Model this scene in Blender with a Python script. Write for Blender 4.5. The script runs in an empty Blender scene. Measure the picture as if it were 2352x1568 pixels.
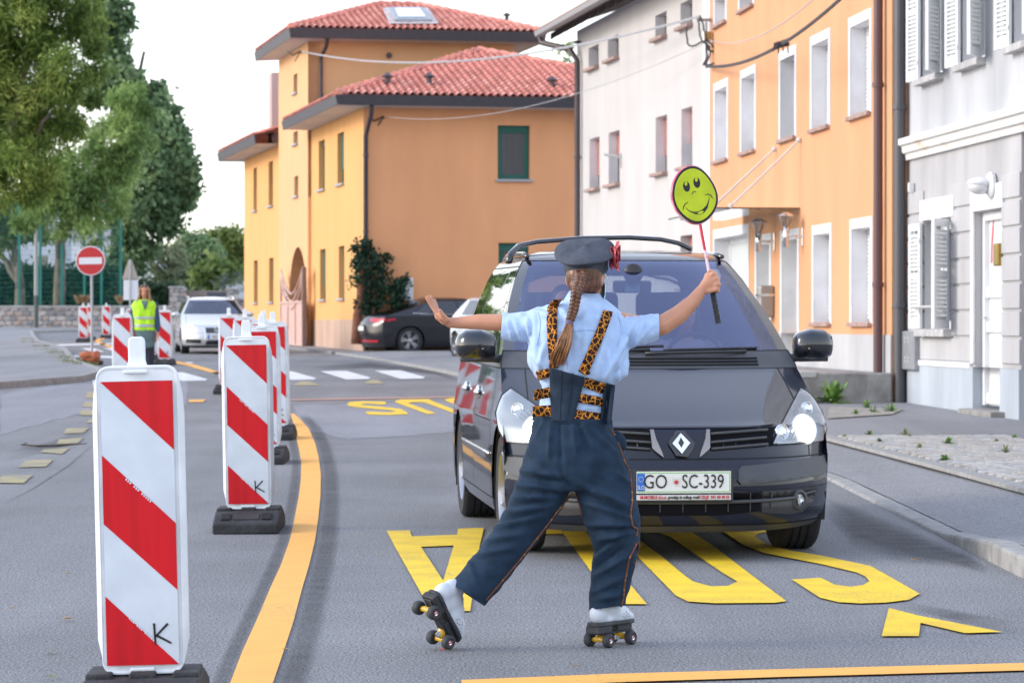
import bpy, bmesh, math, random
import numpy as np
from mathutils import Vector, Matrix, noise as mnoise
random.seed(7)
R = math.radians
scene = bpy.context.scene
COL = scene.collection
# ---------------------------------------------------------------- camera
F = 7187.0; CAMH = 1.43; PITCH = math.atan((784 - 687) / F); TILT = (745 - 687) / F
cam = bpy.data.cameras.new('camera'); camo = bpy.data.objects.new('camera', cam); COL.objects.link(camo)
camo.location = (0, 0, CAMH); camo.rotation_euler = (math.pi / 2 - PITCH, 0, 0)
cam.lens = 110; cam.sensor_width = 36; cam.clip_end = 3000; cam.clip_start = .5
cam.dof.use_dof = True; cam.dof.focus_distance = 13.6; cam.dof.aperture_fstop = 9.0
scene.camera = camo
# ---------------------------------------------------------------- world, sun, exposure
SUN_EL, SUN_AZ = R(24), R(-98)
w = bpy.data.worlds.new('World'); scene.world = w; w.use_nodes = True
nt = w.node_tree; nt.nodes.clear()
sky = nt.nodes.new('ShaderNodeTexSky'); sky.sky_type = 'NISHITA'; sky.sun_disc = False
sky.sun_elevation = SUN_EL; sky.sun_rotation = SUN_AZ; sky.air_density = 1.0; sky.dust_density = 1.0; sky.ozone_density = 1.0
hs = nt.nodes.new('ShaderNodeHueSaturation'); hs.inputs['Saturation'].default_value = .62
bg = nt.nodes.new('ShaderNodeBackground'); bg.inputs[1].default_value = .15
wo = nt.nodes.new('ShaderNodeOutputWorld')
veil = nt.nodes.new('ShaderNodeMix'); veil.data_type = 'RGBA'; veil.inputs[0].default_value = .55      # thin even overcast over the clear sky
wtc = nt.nodes.new('ShaderNodeTexCoord'); wsp = nt.nodes.new('ShaderNodeSeparateXYZ'); wcr = nt.nodes.new('ShaderNodeValToRGB'); we = wcr.color_ramp.elements
nt.links.new(wtc.outputs['Generated'], wsp.inputs[0]); nt.links.new(wsp.outputs['Z'], wcr.inputs[0])
we[0].position = 0; we[0].color = (5.2, 5.1, 5.0, 1); we[1].position = 1; we[1].color = (2.5, 3.1, 4.7, 1); wx = we.new(.28); wx.color = (4.3, 4.6, 5.3, 1)
nt.links.new(wcr.outputs[0], veil.inputs[7])
nt.links.new(sky.outputs[0], hs.inputs['Color']); nt.links.new(hs.outputs[0], veil.inputs[6]); nt.links.new(veil.outputs[2], bg.inputs[0]); nt.links.new(bg.outputs[0], wo.inputs[0])
sd = bpy.data.lights.new('sun', 'SUN'); sd.energy = .75; sd.angle = R(20); sd.color = (1, .90, .78)
so = bpy.data.objects.new('sun', sd); COL.objects.link(so)
sdir = Vector((math.sin(SUN_AZ) * math.cos(SUN_EL), math.cos(SUN_AZ) * math.cos(SUN_EL), math.sin(SUN_EL)))
so.rotation_euler = sdir.to_track_quat('Z', 'Y').to_euler(); so.location = (-30, 20, 40)
scene.view_settings.view_transform = 'Standard'; scene.view_settings.look = 'None'
scene.view_settings.exposure = 1.38; scene.view_settings.gamma = 1; scene.view_settings.use_curve_mapping = False
scene.cycles.use_denoising = True; scene.cycles.max_bounces = 8; scene.cycles.transparent_max_bounces = 24
scene.cycles.sample_clamp_indirect = 8

# ---------------------------------------------------------------- projection helpers (photo measured at 2352 x 1568)
def ray(u, v):
    x = (u - 1176) / F; z = (784 - v) / F
    return Vector((x, math.cos(PITCH) + z * math.sin(PITCH), -math.sin(PITCH) + z * math.cos(PITCH)))
def P(u, v, d):
    r = ray(u, v); k = d / r.y
    return Vector((r.x * k, d, CAMH + r.z * k))
def G(u, v, z=0.0):
    r = ray(u, v); k = (z - CAMH) / r.z
    return Vector((r.x * k, r.y * k, z))
def lerp(a, b, t): return a + (b - a) * t
def interp(x, xs, ys):
    return float(np.interp(x, xs, ys))

# ---------------------------------------------------------------- materials
MATS = {}
def mat(name, col, rough=.6, metal=0.0, spec=.5, var=0.0, vscale=6.0, col2=None, bump=0.0, bscale=60.0, coat=0.0,
        emit=None, estr=0.0, alpha=1.0, trans=0.0, sheen=0.0, detail=5.0, lo=.35, hi=.65, stretch=None):
    if name in MATS: return MATS[name]
    m = bpy.data.materials.new(name); m.use_nodes = True; MATS[name] = m
    t = m.node_tree; b = t.nodes['Principled BSDF']
    c = tuple(col) + (1,)
    b.inputs['Base Color'].default_value = c; b.inputs['Roughness'].default_value = rough
    b.inputs['Metallic'].default_value = metal; b.inputs['Specular IOR Level'].default_value = spec
    b.inputs['Coat Weight'].default_value = coat; b.inputs['Coat Roughness'].default_value = .03
    b.inputs['Transmission Weight'].default_value = trans; b.inputs['Alpha'].default_value = alpha
    if sheen: b.inputs['Sheen Weight'].default_value = sheen
    if emit: b.inputs['Emission Color'].default_value = tuple(emit) + (1,); b.inputs['Emission Strength'].default_value = estr
    tc = None
    def coords():
        nonlocal tc
        if tc is None:
            tc = t.nodes.new('ShaderNodeTexCoord')
            if stretch:
                mp = t.nodes.new('ShaderNodeMapping'); mp.inputs['Scale'].default_value = stretch
                t.links.new(tc.outputs['Object'], mp.inputs[0]); tc = mp; return tc.outputs[0]
            return tc.outputs['Object']
        return tc.outputs[0] if stretch else tc.outputs['Object']
    if var or col2:
        n = t.nodes.new('ShaderNodeTexNoise'); n.inputs['Scale'].default_value = vscale; n.inputs['Detail'].default_value = detail
        t.links.new(coords(), n.inputs['Vector'])
        cr = t.nodes.new('ShaderNodeValToRGB'); cr.color_ramp.elements[0].position = lo; cr.color_ramp.elements[1].position = hi
        a = tuple(max(0, x * (1 - var)) for x in col) if not col2 else tuple(col)
        d = tuple(min(1, x * (1 + var)) for x in col) if not col2 else tuple(col2)
        cr.color_ramp.elements[0].color = a + (1,); cr.color_ramp.elements[1].color = d + (1,)
        t.links.new(n.outputs['Fac'], cr.inputs[0]); t.links.new(cr.outputs[0], b.inputs['Base Color'])
    if bump:
        n2 = t.nodes.new('ShaderNodeTexNoise'); n2.inputs['Scale'].default_value = bscale; n2.inputs['Detail'].default_value = 6
        t.links.new(coords(), n2.inputs['Vector'])
        bp = t.nodes.new('ShaderNodeBump'); bp.inputs['Strength'].default_value = bump; bp.inputs['Distance'].default_value = .02
        t.links.new(n2.outputs['Fac'], bp.inputs['Height']); t.links.new(bp.outputs[0], b.inputs['Normal'])
    return m

def glass_mat(name, tint, refl, rough=.01, gcol=(1, 1, 1), ior=1.5):
    if name in MATS: return MATS[name]
    m = bpy.data.materials.new(name); m.use_nodes = True; MATS[name] = m
    t = m.node_tree; t.nodes.clear()
    o = t.nodes.new('ShaderNodeOutputMaterial'); mx = t.nodes.new('ShaderNodeMixShader')
    tr = t.nodes.new('ShaderNodeBsdfTransparent'); tr.inputs[0].default_value = tuple(tint) + (1,)
    gl = t.nodes.new('ShaderNodeBsdfGlossy'); gl.inputs['Roughness'].default_value = rough; gl.inputs['Color'].default_value = tuple(gcol) + (1,)
    fr = t.nodes.new('ShaderNodeFresnel'); fr.inputs[0].default_value = ior
    ad = t.nodes.new('ShaderNodeMath'); ad.operation = 'MULTIPLY_ADD'; ad.inputs[1].default_value = 1.0; ad.inputs[2].default_value = refl; ad.use_clamp = True
    t.links.new(fr.outputs[0], ad.inputs[0]); t.links.new(ad.outputs[0], mx.inputs[0])
    t.links.new(tr.outputs[0], mx.inputs[1]); t.links.new(gl.outputs[0], mx.inputs[2]); t.links.new(mx.outputs[0], o.inputs[0])
    return m

# ---------------------------------------------------------------- mesh builder
class MB:
    def __init__(s): s.v = []; s.f = []
    def add(s, vs, fs):
        o = len(s.v); s.v += [tuple(x) for x in vs]; s.f += [tuple(i + o for i in f) for f in fs]; return s
    def box(s, c, sz, M=None):
        x, y, z = (k / 2 for k in sz); vs = [Vector((a, b, d)) for a in (-x, x) for b in (-y, y) for d in (-z, z)]
        if M is not None: vs = [M @ p for p in vs]
        c = Vector(c); vs = [p + c for p in vs]
        return s.add(vs, [(0, 1, 3, 2), (4, 6, 7, 5), (0, 4, 5, 1), (2, 3, 7, 6), (0, 2, 6, 4), (1, 5, 7, 3)])
    def b2(s, a, b):
        return s.box([(p + q) / 2 for p, q in zip(a, b)], [abs(q - p) for p, q in zip(a, b)])
    def quad(s, *p): return s.add(p, [tuple(range(len(p)))])
    def prism(s, poly, ext):
        n = len(poly); ext = Vector(ext); a = [Vector(p) for p in poly]; b = [p + ext for p in a]
        fs = [tuple(range(n))[::-1], tuple(range(n, 2 * n))] + [(i, (i + 1) % n, n + (i + 1) % n, n + i) for i in range(n)]
        return s.add(a + b, fs)
    def tube(s, pts, r, n=8, cap=True, flat=1.0):
        pts = [Vector(p) for p in pts]; m = len(pts)
        rs = r if isinstance(r, (list, tuple)) else [r] * m
        up = Vector((0, 0, 1)); rings = []; prev = None
        for i in range(m):
            t = (pts[min(i + 1, m - 1)] - pts[max(i - 1, 0)]).normalized()
            if prev is None:
                a = t.cross(up)
                if a.length < 1e-3: a = t.cross(Vector((1, 0, 0)))
            else: a = prev - t * prev.dot(t)
            a.normalize(); prev = a; b = t.cross(a)
            rings.append([pts[i] + (a * math.cos(2 * math.pi * k / n) + b * math.sin(2 * math.pi * k / n) * flat) * rs[i] for k in range(n)])
        return s.loft(rings, cap)
    def loft(s, rings, cap=True, closed=True):
        n = len(rings[0]); m = len(rings); vs = [p for r_ in rings for p in r_]; fs = []
        for i in range(m - 1):
            for k in range(n if closed else n - 1):
                fs.append((i * n + k, i * n + (k + 1) % n, (i + 1) * n + (k + 1) % n, (i + 1) * n + k))
        if cap and closed: fs += [tuple(range(n))[::-1], tuple(range((m - 1) * n, m * n))]
        return s.add(vs, fs)
    def lathe(s, prof, n=24, M=None, cap=False):
        rings = []
        for r_, h in prof:
            ring = [Vector((r_ * math.cos(2 * math.pi * k / n), r_ * math.sin(2 * math.pi * k / n), h)) for k in range(n)]
            rings.append([M @ p for p in ring] if M is not None else ring)
        return s.loft(rings, cap)
    def ball(s, c, r, n=14, m=9, M=None):
        c = Vector(c); r = (r, r, r) if not isinstance(r, (tuple, list)) else r; rings = []
        for j in range(m + 1):
            ph = math.pi * (j / m - .5); cr = max(math.cos(ph), .02)
            ring = [Vector((r[0] * cr * math.cos(2 * math.pi * k / n), r[1] * cr * math.sin(2 * math.pi * k / n), r[2] * math.sin(ph))) for k in range(n)]
            rings.append([(M @ p if M is not None else p) + c for p in ring])
        return s.loft(rings, True)
    def mesh(s, name):
        me = bpy.data.meshes.new(name); me.from_pydata([tuple(p) for p in s.v], [], s.f); me.update(); return me
    def build(s, name, m, parent=None, smooth=False, bevel=0.0, seg=2, sub=0, shift=None, fix=True, auto=None):
        if shift is not None:
            s.v = [(p[0] - shift[0], p[1] - shift[1], p[2] - shift[2]) for p in s.v]
        me = s.mesh(name)
        if fix:
            bm = bmesh.new(); bm.from_mesh(me); bmesh.ops.recalc_face_normals(bm, faces=bm.faces); bm.to_mesh(me); bm.free()
        return link(name, me, m, parent, smooth, bevel, seg, sub, auto)

def link(name, me, m, parent=None, smooth=False, bevel=0.0, seg=2, sub=0, auto=None):
    o = bpy.data.objects.new(name, me); COL.objects.link(o)
    for x in (m if isinstance(m, (list, tuple)) else [m]):
        if x is not None and len(me.materials) < (len(m) if isinstance(m, (list, tuple)) else 1): me.materials.append(x)
    if smooth or auto: me.polygons.foreach_set('use_smooth', [True] * len(me.polygons))
    if auto: me.set_sharp_from_angle(angle=R(auto))
    if bevel:
        b = o.modifiers.new('b', 'BEVEL'); b.width = bevel; b.segments = seg; b.limit_method = 'ANGLE'; b.angle_limit = R(40)
    if sub:
        b = o.modifiers.new('s', 'SUBSURF'); b.levels = sub; b.render_levels = sub
    if parent is not None: o.parent = parent
    return o
def tag(o, label, cat, group=None):
    o['label'] = label; o['category'] = cat
    if group: o['group'] = group
    return o
def structure(o, kind='structure'): o['kind'] = kind; return o
def thing(name, label, cat, loc=(0, 0, 0), rz=0.0, group=None):
    o = bpy.data.objects.new(name, None); COL.objects.link(o); o.location = loc; o.rotation_euler = (0, 0, rz); o.empty_display_size = .2
    return tag(o, label, cat, group)
def copy_tree(o, parent=None):
    c = o.copy(); COL.objects.link(c)
    if parent is not None: c.parent = parent
    for ch in list(o.children): copy_tree(ch, c)
    return c
def bake(ob):
    """evaluated mesh of a temporary object"""
    dg = bpy.context.evaluated_depsgraph_get(); ev = ob.evaluated_get(dg)
    me = bpy.data.meshes.new_from_object(ev); bpy.data.objects.remove(ob); return me
def text_mesh(s, size=1.0, ext=0.0, align='CENTER', sx=1.0, bold=0.0):
    cu = bpy.data.curves.new('t', 'FONT'); cu.body = s; cu.size = size; cu.extrude = ext; cu.align_x = align; cu.align_y = 'CENTER'; cu.resolution_u = 3; cu.offset = bold
    o = bpy.data.objects.new('t', cu); COL.objects.link(o); me = bake(o); bpy.data.curves.remove(cu)
    if sx != 1: me.transform(Matrix.Diagonal((sx, 1, 1, 1)))
    me.materials.clear(); return me
def organic(mb, voxel, it=8, extra=None):
    """weld overlapping volumes into one continuous smooth skin"""
    me = mb.mesh('tmp'); bm = bmesh.new(); bm.from_mesh(me); bmesh.ops.recalc_face_normals(bm, faces=bm.faces); bm.to_mesh(me); bm.free()
    o = bpy.data.objects.new('tmp', me); COL.objects.link(o)
    r_ = o.modifiers.new('r', 'REMESH'); r_.mode = 'VOXEL'; r_.voxel_size = voxel
    if it:
        sm = o.modifiers.new('s', 'SMOOTH'); sm.factor = .5; sm.iterations = it
    m2 = bake(o); bpy.data.meshes.remove(me); m2.materials.clear(); return m2
def grid_wall(mb, x0, x1, z0, z1, holes, y=0.0, depth=.25):
    """front face in the local x-z plane with real openings and reveals going to +y"""
    xs = sorted({x0, x1} | {h[0] for h in holes} | {h[2] for h in holes}); zs = sorted({z0, z1} | {h[1] for h in holes} | {h[3] for h in holes})
    xs = [x for x in xs if x0 <= x <= x1]; zs = [z for z in zs if z0 <= z <= z1]
    for i in range(len(xs) - 1):
        for j in range(len(zs) - 1):
            cx, cz = (xs[i] + xs[i + 1]) / 2, (zs[j] + zs[j + 1]) / 2
            if any(h[0] < cx < h[2] and h[1] < cz < h[3] for h in holes): continue
            mb.quad((xs[i], y, zs[j]), (xs[i + 1], y, zs[j]), (xs[i + 1], y, zs[j + 1]), (xs[i], y, zs[j + 1]))
    for a, b, c, d in holes:
        b = max(b, z0); d = min(d, z1)
        q = [(a, b), (c, b), (c, d), (a, d)]
        for k in range(4):
            p, n = q[k], q[(k + 1) % 4]
            mb.quad((p[0], y, p[1]), (n[0], y, n[1]), (n[0], y + depth, n[1]), (p[0], y + depth, p[1]))
# ================================================================ ground materials
def asphalt(name, dark, light, patch=.16, grain=130.0):
    m = bpy.data.materials.new(name); m.use_nodes = True; t = m.node_tree; b = t.nodes['Principled BSDF']
    b.inputs['Roughness'].default_value = .82; b.inputs['Specular IOR Level'].default_value = .35
    tc = t.nodes.new('ShaderNodeTexCoord')
    def nz(sc, det=3, rough=.6):
        n = t.nodes.new('ShaderNodeTexNoise'); n.inputs['Scale'].default_value = sc; n.inputs['Detail'].default_value = det; n.inputs['Roughness'].default_value = rough
        t.links.new(tc.outputs['Object'], n.inputs['Vector']); return n
    g = nz(grain, 2, .8); rp = t.nodes.new('ShaderNodeValToRGB')
    rp.color_ramp.elements[0].position = .36; rp.color_ramp.elements[0].color = tuple(dark) + (1,)
    rp.color_ramp.elements[1].position = .68; rp.color_ramp.elements[1].color = tuple(light) + (1,)
    t.links.new(g.outputs['Fac'], rp.inputs[0])
    big = nz(.35, 6); mr = t.nodes.new('ShaderNodeMapRange'); mr.inputs[1].default_value = .3; mr.inputs[2].default_value = .7
    mr.inputs[3].default_value = 1 - patch; mr.inputs[4].default_value = 1 + patch
    t.links.new(big.outputs['Fac'], mr.inputs[0])
    mid = nz(9, 5); mr2 = t.nodes.new('ShaderNodeMapRange'); mr2.inputs[1].default_value = .3; mr2.inputs[2].default_value = .7
    mr2.inputs[3].default_value = .93; mr2.inputs[4].default_value = 1.07; t.links.new(mid.outputs['Fac'], mr2.inputs[0])
    mu = t.nodes.new('ShaderNodeMath'); mu.operation = 'MULTIPLY'; t.links.new(mr.outputs[0], mu.inputs[0]); t.links.new(mr2.outputs[0], mu.inputs[1])
    # streaks of wear along the driving direction
    mp = t.nodes.new('ShaderNodeMapping'); mp.inputs['Scale'].default_value = (1.6, .05, 1); t.links.new(tc.outputs['Object'], mp.inputs[0])
    st = t.nodes.new('ShaderNodeTexNoise'); st.inputs['Scale'].default_value = 1.0; st.inputs['Detail'].default_value = 4; t.links.new(mp.outputs[0], st.inputs['Vector'])
    mr3 = t.nodes.new('ShaderNodeMapRange'); mr3.inputs[1].default_value = .3; mr3.inputs[2].default_value = .7; mr3.inputs[3].default_value = .9; mr3.inputs[4].default_value = 1.1
    t.links.new(st.outputs['Fac'], mr3.inputs[0])
    mu2 = t.nodes.new('ShaderNodeMath'); mu2.operation = 'MULTIPLY'; t.links.new(mu.outputs[0], mu2.inputs[0]); t.links.new(mr3.outputs[0], mu2.inputs[1])
    mx = t.nodes.new('ShaderNodeVectorMath'); mx.operation = 'SCALE'; t.links.new(rp.outputs[0], mx.inputs[0]); t.links.new(mu2.outputs[0], mx.inputs['Scale'])
    t.links.new(mx.outputs[0], b.inputs['Base Color'])
    bp = t.nodes.new('ShaderNodeBump'); bp.inputs['Strength'].default_value = .55; bp.inputs['Distance'].default_value = .006
    t.links.new(g.outputs['Fac'], bp.inputs['Height']); t.links.new(bp.outputs[0], b.inputs['Normal'])
    return m
A_ROAD = asphalt('road_asphalt', (.044, .0445, .049), (.375, .377, .385), .17, 85)
A_PAVE = asphalt('pavement_asphalt', (.11, .11, .118), (.41, .41, .42), .10, 80)
A_LIGHT = asphalt('light_asphalt', (.085, .088, .10), (.44, .45, .48), .10, 85)
M_KERB = mat('kerb_concrete', (.30, .295, .285), .85, var=.16, vscale=9, bump=.4, bscale=90)
def paint(name, c1, c2):
    m = mat(name, c1, .7, col2=c2, vscale=4, lo=.36, hi=.60, bump=.35, bscale=160, detail=9); t = m.node_tree; b = t.nodes['Principled BSDF']
    src = b.inputs['Base Color'].links[0].from_socket; tc = t.nodes.new('ShaderNodeTexCoord'); n = t.nodes.new('ShaderNodeTexNoise'); n.inputs['Scale'].default_value = 65; n.inputs['Detail'].default_value = 3
    n2 = t.nodes.new('ShaderNodeTexNoise'); n2.inputs['Scale'].default_value = 1.3; n2.inputs['Detail'].default_value = 6; ad = t.nodes.new('ShaderNodeMath'); ad.operation = 'MULTIPLY_ADD'; ad.inputs[1].default_value = .55
    for x in (n, n2): t.links.new(tc.outputs['Object'], x.inputs['Vector'])
    t.links.new(n2.outputs['Fac'], ad.inputs[0]); t.links.new(n.outputs['Fac'], ad.inputs[2]); mr = t.nodes.new('ShaderNodeMapRange'); mr.inputs[1].default_value = .93; mr.inputs[2].default_value = 1.04; t.links.new(ad.outputs[0], mr.inputs[0])
    mx = t.nodes.new('ShaderNodeMix'); mx.data_type = 'RGBA'; mx.inputs[7].default_value = (.16, .155, .15, 1); t.links.new(mr.outputs[0], mx.inputs[0]); t.links.new(src, mx.inputs[6]); t.links.new(mx.outputs[2], b.inputs['Base Color']); return m
PAINT_Y = paint('yellow_road_paint', (.72, .47, .022), (.84, .57, .012))
PAINT_O = paint('orange_road_paint', (.84, .40, .075), (.86, .43, .08))
PAINT_W = paint('white_road_paint', (.55, .56, .58), (.74, .75, .77))
PAINT_YF = paint('faded_yellow_paint', (.23, .215, .165), (.40, .335, .16))
PAINT_R = paint('thin_red_paint', (.42, .24, .19), (.5, .28, .2))

def stain_mat(name, col):
    """a worn dark area with soft edges of its own: opacity from a vertex attribute times noise"""
    m = bpy.data.materials.new(name); m.use_nodes = True; t = m.node_tree; b = t.nodes['Principled BSDF']
    b.inputs['Base Color'].default_value = tuple(col) + (1,); b.inputs['Roughness'].default_value = .8
    at = t.nodes.new('ShaderNodeAttribute'); at.attribute_name = 'fade'
    tc = t.nodes.new('ShaderNodeTexCoord'); n = t.nodes.new('ShaderNodeTexNoise'); n.inputs['Scale'].default_value = 5; n.inputs['Detail'].default_value = 8
    t.links.new(tc.outputs['Object'], n.inputs['Vector'])
    mr = t.nodes.new('ShaderNodeMapRange'); mr.inputs[1].default_value = .25; mr.inputs[2].default_value = .7; mr.inputs[3].default_value = .55; t.links.new(n.outputs['Fac'], mr.inputs[0])
    mu = t.nodes.new('ShaderNodeMath'); mu.operation = 'MULTIPLY'; mu.use_clamp = True
    t.links.new(at.outputs['Fac'], mu.inputs[0]); t.links.new(mr.outputs[0], mu.inputs[1]); t.links.new(mu.outputs[0], b.inputs['Alpha'])
    return m
STAIN = stain_mat('dark_wear', (.035, .036, .042))
def band(name, left, right, fade, z):
    """soft strip between two edges: fade = opacity in its middle"""
    mb = MB(); fa = []
    for a, b in zip(left, right):
        for t_, f_ in ((0, 0), (.3, fade), (.7, fade), (1, 0)):
            mb.v.append(tuple(a.lerp(b, t_)[:2]) + (z,)); fa.append(f_)
    n = len(left)
    for i in range(4): fa[i] = 0; fa[-1 - i] = 0
    for i in range(n - 1):
        for k in range(3): mb.f.append((i * 4 + k, i * 4 + k + 1, i * 4 + 5 + k, i * 4 + 4 + k))
    o = mb.build(name, STAIN); a = o.data.attributes.new('fade', 'FLOAT', 'POINT'); a.data.foreach_set('value', fa)
    return structure(o)

# ================================================================ ground sheet
mb = MB(); xs = [-260, -60, -20, -8, 0, 8, 20, 60, 260]; ys = [-20, 0, 10, 20, 40, 70, 110, 160, 260, 600]
for y in ys:
    for x in xs: mb.v.append((x, y, 0))
for j in range(len(ys) - 1):
    for i in range(len(xs) - 1):
        a = j * len(xs) + i; mb.f.append((a, a + 1, a + 1 + len(xs), a + len(xs)))
structure(mb.build('road', A_ROAD))

# ---------------------------------------------------------------- right pavement with kerb stones
def kx(y): return interp(y, [-10, 16, 24.6, 31, 40, 50, 57.7, 72, 82], [2.62, 2.62, 2.5, 2.1, 1.3, .2, -.93, -2.96, -4.7])
def khe(y): return interp(y, [17.3, 18.8, 84], [.105, .018, .018]) if y < 26 else interp(y, [26, 60, 84], [.03, .05, .05])
def pav_z(x, y):
    t_ = min(1, max(0, (x - kx(y)) / 1.5)); t_ = t_ * t_ * (3 - 2 * t_)
    return lerp(khe(y), .10, t_)
mb = MB(); ny = 90; offs = [.15, .35, .6, .9, 1.2, 1.5, 2.2, 3.5, 6, 12]
for j in range(ny + 1):
    y = lerp(-8, 81.5, j / ny)
    for o_ in offs: mb.v.append((kx(y) + o_, y, pav_z(kx(y) + o_, y)))
for j in range(ny):
    for i in range(len(offs) - 1):
        a = j * len(offs) + i; mb.f.append((a, a + 1, a + 1 + len(offs), a + len(offs)))
structure(mb.build('pavement', A_PAVE, smooth=True))
kroot = bpy.data.objects.new('kerb', None); COL.objects.link(kroot); structure(kroot)
def kerb_run(pts, zf, parent, step=1.0, w_=.15):
    """kerb stones end to end along a polyline, the pavement on their right hand"""
    for i in range(len(pts) - 1):
        a, b = Vector(pts[i]), Vector(pts[i + 1]); L = (b - a).length; n = max(1, round(L / step))
        for k in range(n):
            p = a.lerp(b, k / n + .004); q = a.lerp(b, (k + 1) / n - .004); d = (q - p).normalized(); s_ = Vector((d.y, -d.x)) * w_
            h0, h1 = zf(p) + random.uniform(.002, .007), zf(q) + random.uniform(.002, .007)
            c = [p, q, q + s_, p + s_]
            mb = MB(); mb.add([(v[0], v[1], -.08) for v in c] + [(v[0], v[1], h) for v, h in zip(c, (h0, h1, h1, h0))],
                              [(3, 2, 1, 0), (4, 5, 6, 7), (0, 1, 5, 4), (1, 2, 6, 5), (2, 3, 7, 6), (3, 0, 4, 7)])
            mb.build('kerb_stone', M_KERB, parent, bevel=.018, seg=2)
kerb_run([(kx(y), y) for y in [6, 11, 16, 20, 24.6, 31, 40, 50, 57.7, 65, 72, 81.5]], lambda p: khe(p.y), kroot)
# far wedge of pavement beside the yellow house
mb = MB(); mb.prism([(-4.7, 81.5, -.02), (14, 81.5, -.02), (14, 112, -.02), (-10.6, 112, -.02), (-8.4, 100, -.02), (-6.4, 90, -.02)], (0, 0, .09))
structure(mb.build('pavement', A_PAVE))

# ---------------------------------------------------------------- left pavement
lp = [(-40, 38), (-14, 44.5), (-8.6, 48.3), (-7.55, 54), (-7.75, 58.7), (-9.6, 68), (-12.4, 86), (-15.4, 101), (-18.0, 117), (-20.2, 131), (-19, 138), (-15.5, 141), (-11, 143), (-6, 144)]
mb = MB(); mb.prism([(x, y, -.03) for x, y in lp] + [(-6, 150, -.03), (-90, 150, -.03), (-90, 38, -.03)], (0, 0, .14)); structure(mb.build('pavement', A_PAVE))
kl = bpy.data.objects.new('kerb', None); COL.objects.link(kl); structure(kl)
kerb_run([(x, y) for x, y in lp[1:]][::-1], lambda p: .115, kl, 1.4, -.15)
# ---------------------------------------------------------------- worn strips, repaired asphalt
def GP(pts, z): return [(lambda g: (g.x, g.y, z))(G(u, v)) for u, v in pts]
def patch(name, pts, m, z, rough=0.0):
    q = []
    for i in range(len(pts)):
        a, b = Vector(pts[i]), Vector(pts[(i + 1) % len(pts)]); n = max(1, int((b - a).length / 14)) if rough else 1
        for k in range(n):
            p = a.lerp(b, k / n); q.append((p.x + random.uniform(-rough, rough), p.y + random.uniform(-rough, rough) * .5))
    mb = MB(); mb.v = GP(q, z); mb.f = [tuple(range(len(q)))[::-1]]
    me_o = mb.build(name, m); bm = bmesh.new(); bm.from_mesh(me_o.data); bmesh.ops.triangulate(bm, faces=bm.faces)
    for f in bm.faces:
        if f.normal.z < 0: f.normal_flip()
    bm.to_mesh(me_o.data); bm.free(); return structure(me_o)
patch('road_patch', [(672, 930), (1130, 922), (1130, 1010), (1080, 990), (800, 1010), (700, 985)], A_LIGHT, .0025, 3)
patch('road_patch', [(0, 905), (228, 868), (430, 870), (430, 930), (228, 940), (60, 980), (0, 1000)], A_LIGHT, .0025, 4)
LO = [(530, 1568), (556, 1500), (588, 1430), (622, 1350), (645, 1300), (666, 1241), (676, 1195), (686, 1142), (691, 1102), (692, 1065), (687, 1035), (679, 999), (673, 969), (667, 951)]
RO = [(628, 1568), (651, 1500), (674, 1430), (695, 1350), (710, 1300), (724, 1241), (731, 1192), (736, 1142), (737, 1092), (732, 1052), (724, 1019), (709, 985), (691, 965), (676, 951)]
LO = [(470, 1760), (500, 1650)] + LO; RO = [(560, 1760), (597, 1650)] + RO
LO2 = [(u - 34 * (v - 687) / 700 - 6, v) for u, v in LO]; RO2 = [(u + 62 * (v - 687) / 700 + 8, v) for u, v in RO]
band('worn_strip', [G(*p) for p in RO], [G(*p) for p in RO2], .46, .004); band('worn_strip', [G(*p) for p in LO2], [G(*p) for p in LO], .40, .004)
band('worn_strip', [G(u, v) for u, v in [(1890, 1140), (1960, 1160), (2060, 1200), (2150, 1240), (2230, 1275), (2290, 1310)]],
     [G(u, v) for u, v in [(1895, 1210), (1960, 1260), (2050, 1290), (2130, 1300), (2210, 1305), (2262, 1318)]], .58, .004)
band('worn_strip', [G(u, v) for u, v in [(690, 842), (850, 830), (1000, 848), (1060, 866)]], [G(u, v) for u, v in [(690, 856), (850, 848), (1000, 862), (1060, 880)]], .6, .004)
band('worn_strip', [G(u, v) for u, v in [(2060, 1378), (2200, 1400), (2352, 1420)]], [G(u, v) for u, v in [(2060, 1400), (2200, 1432), (2352, 1462)]], .4, .004)
band('worn_strip', [G(u, v) for u, v in [(0, 1040), (120, 1010), (228, 960)]], [G(u, v) for u, v in [(0, 1075), (120, 1040), (228, 985)]], .35, .004)
# thin crack lines
for pts in ([(0, 1163), (80, 1120), (160, 1068), (225, 1010)], [(870, 895), (935, 912), (1000, 924)]):
    L_ = [G(*p) for p in pts]; band('road_crack', [p + Vector((-.012, -.02, 0)) for p in L_], [p + Vector((.012, .02, 0)) for p in L_], .5, .004)

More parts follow.
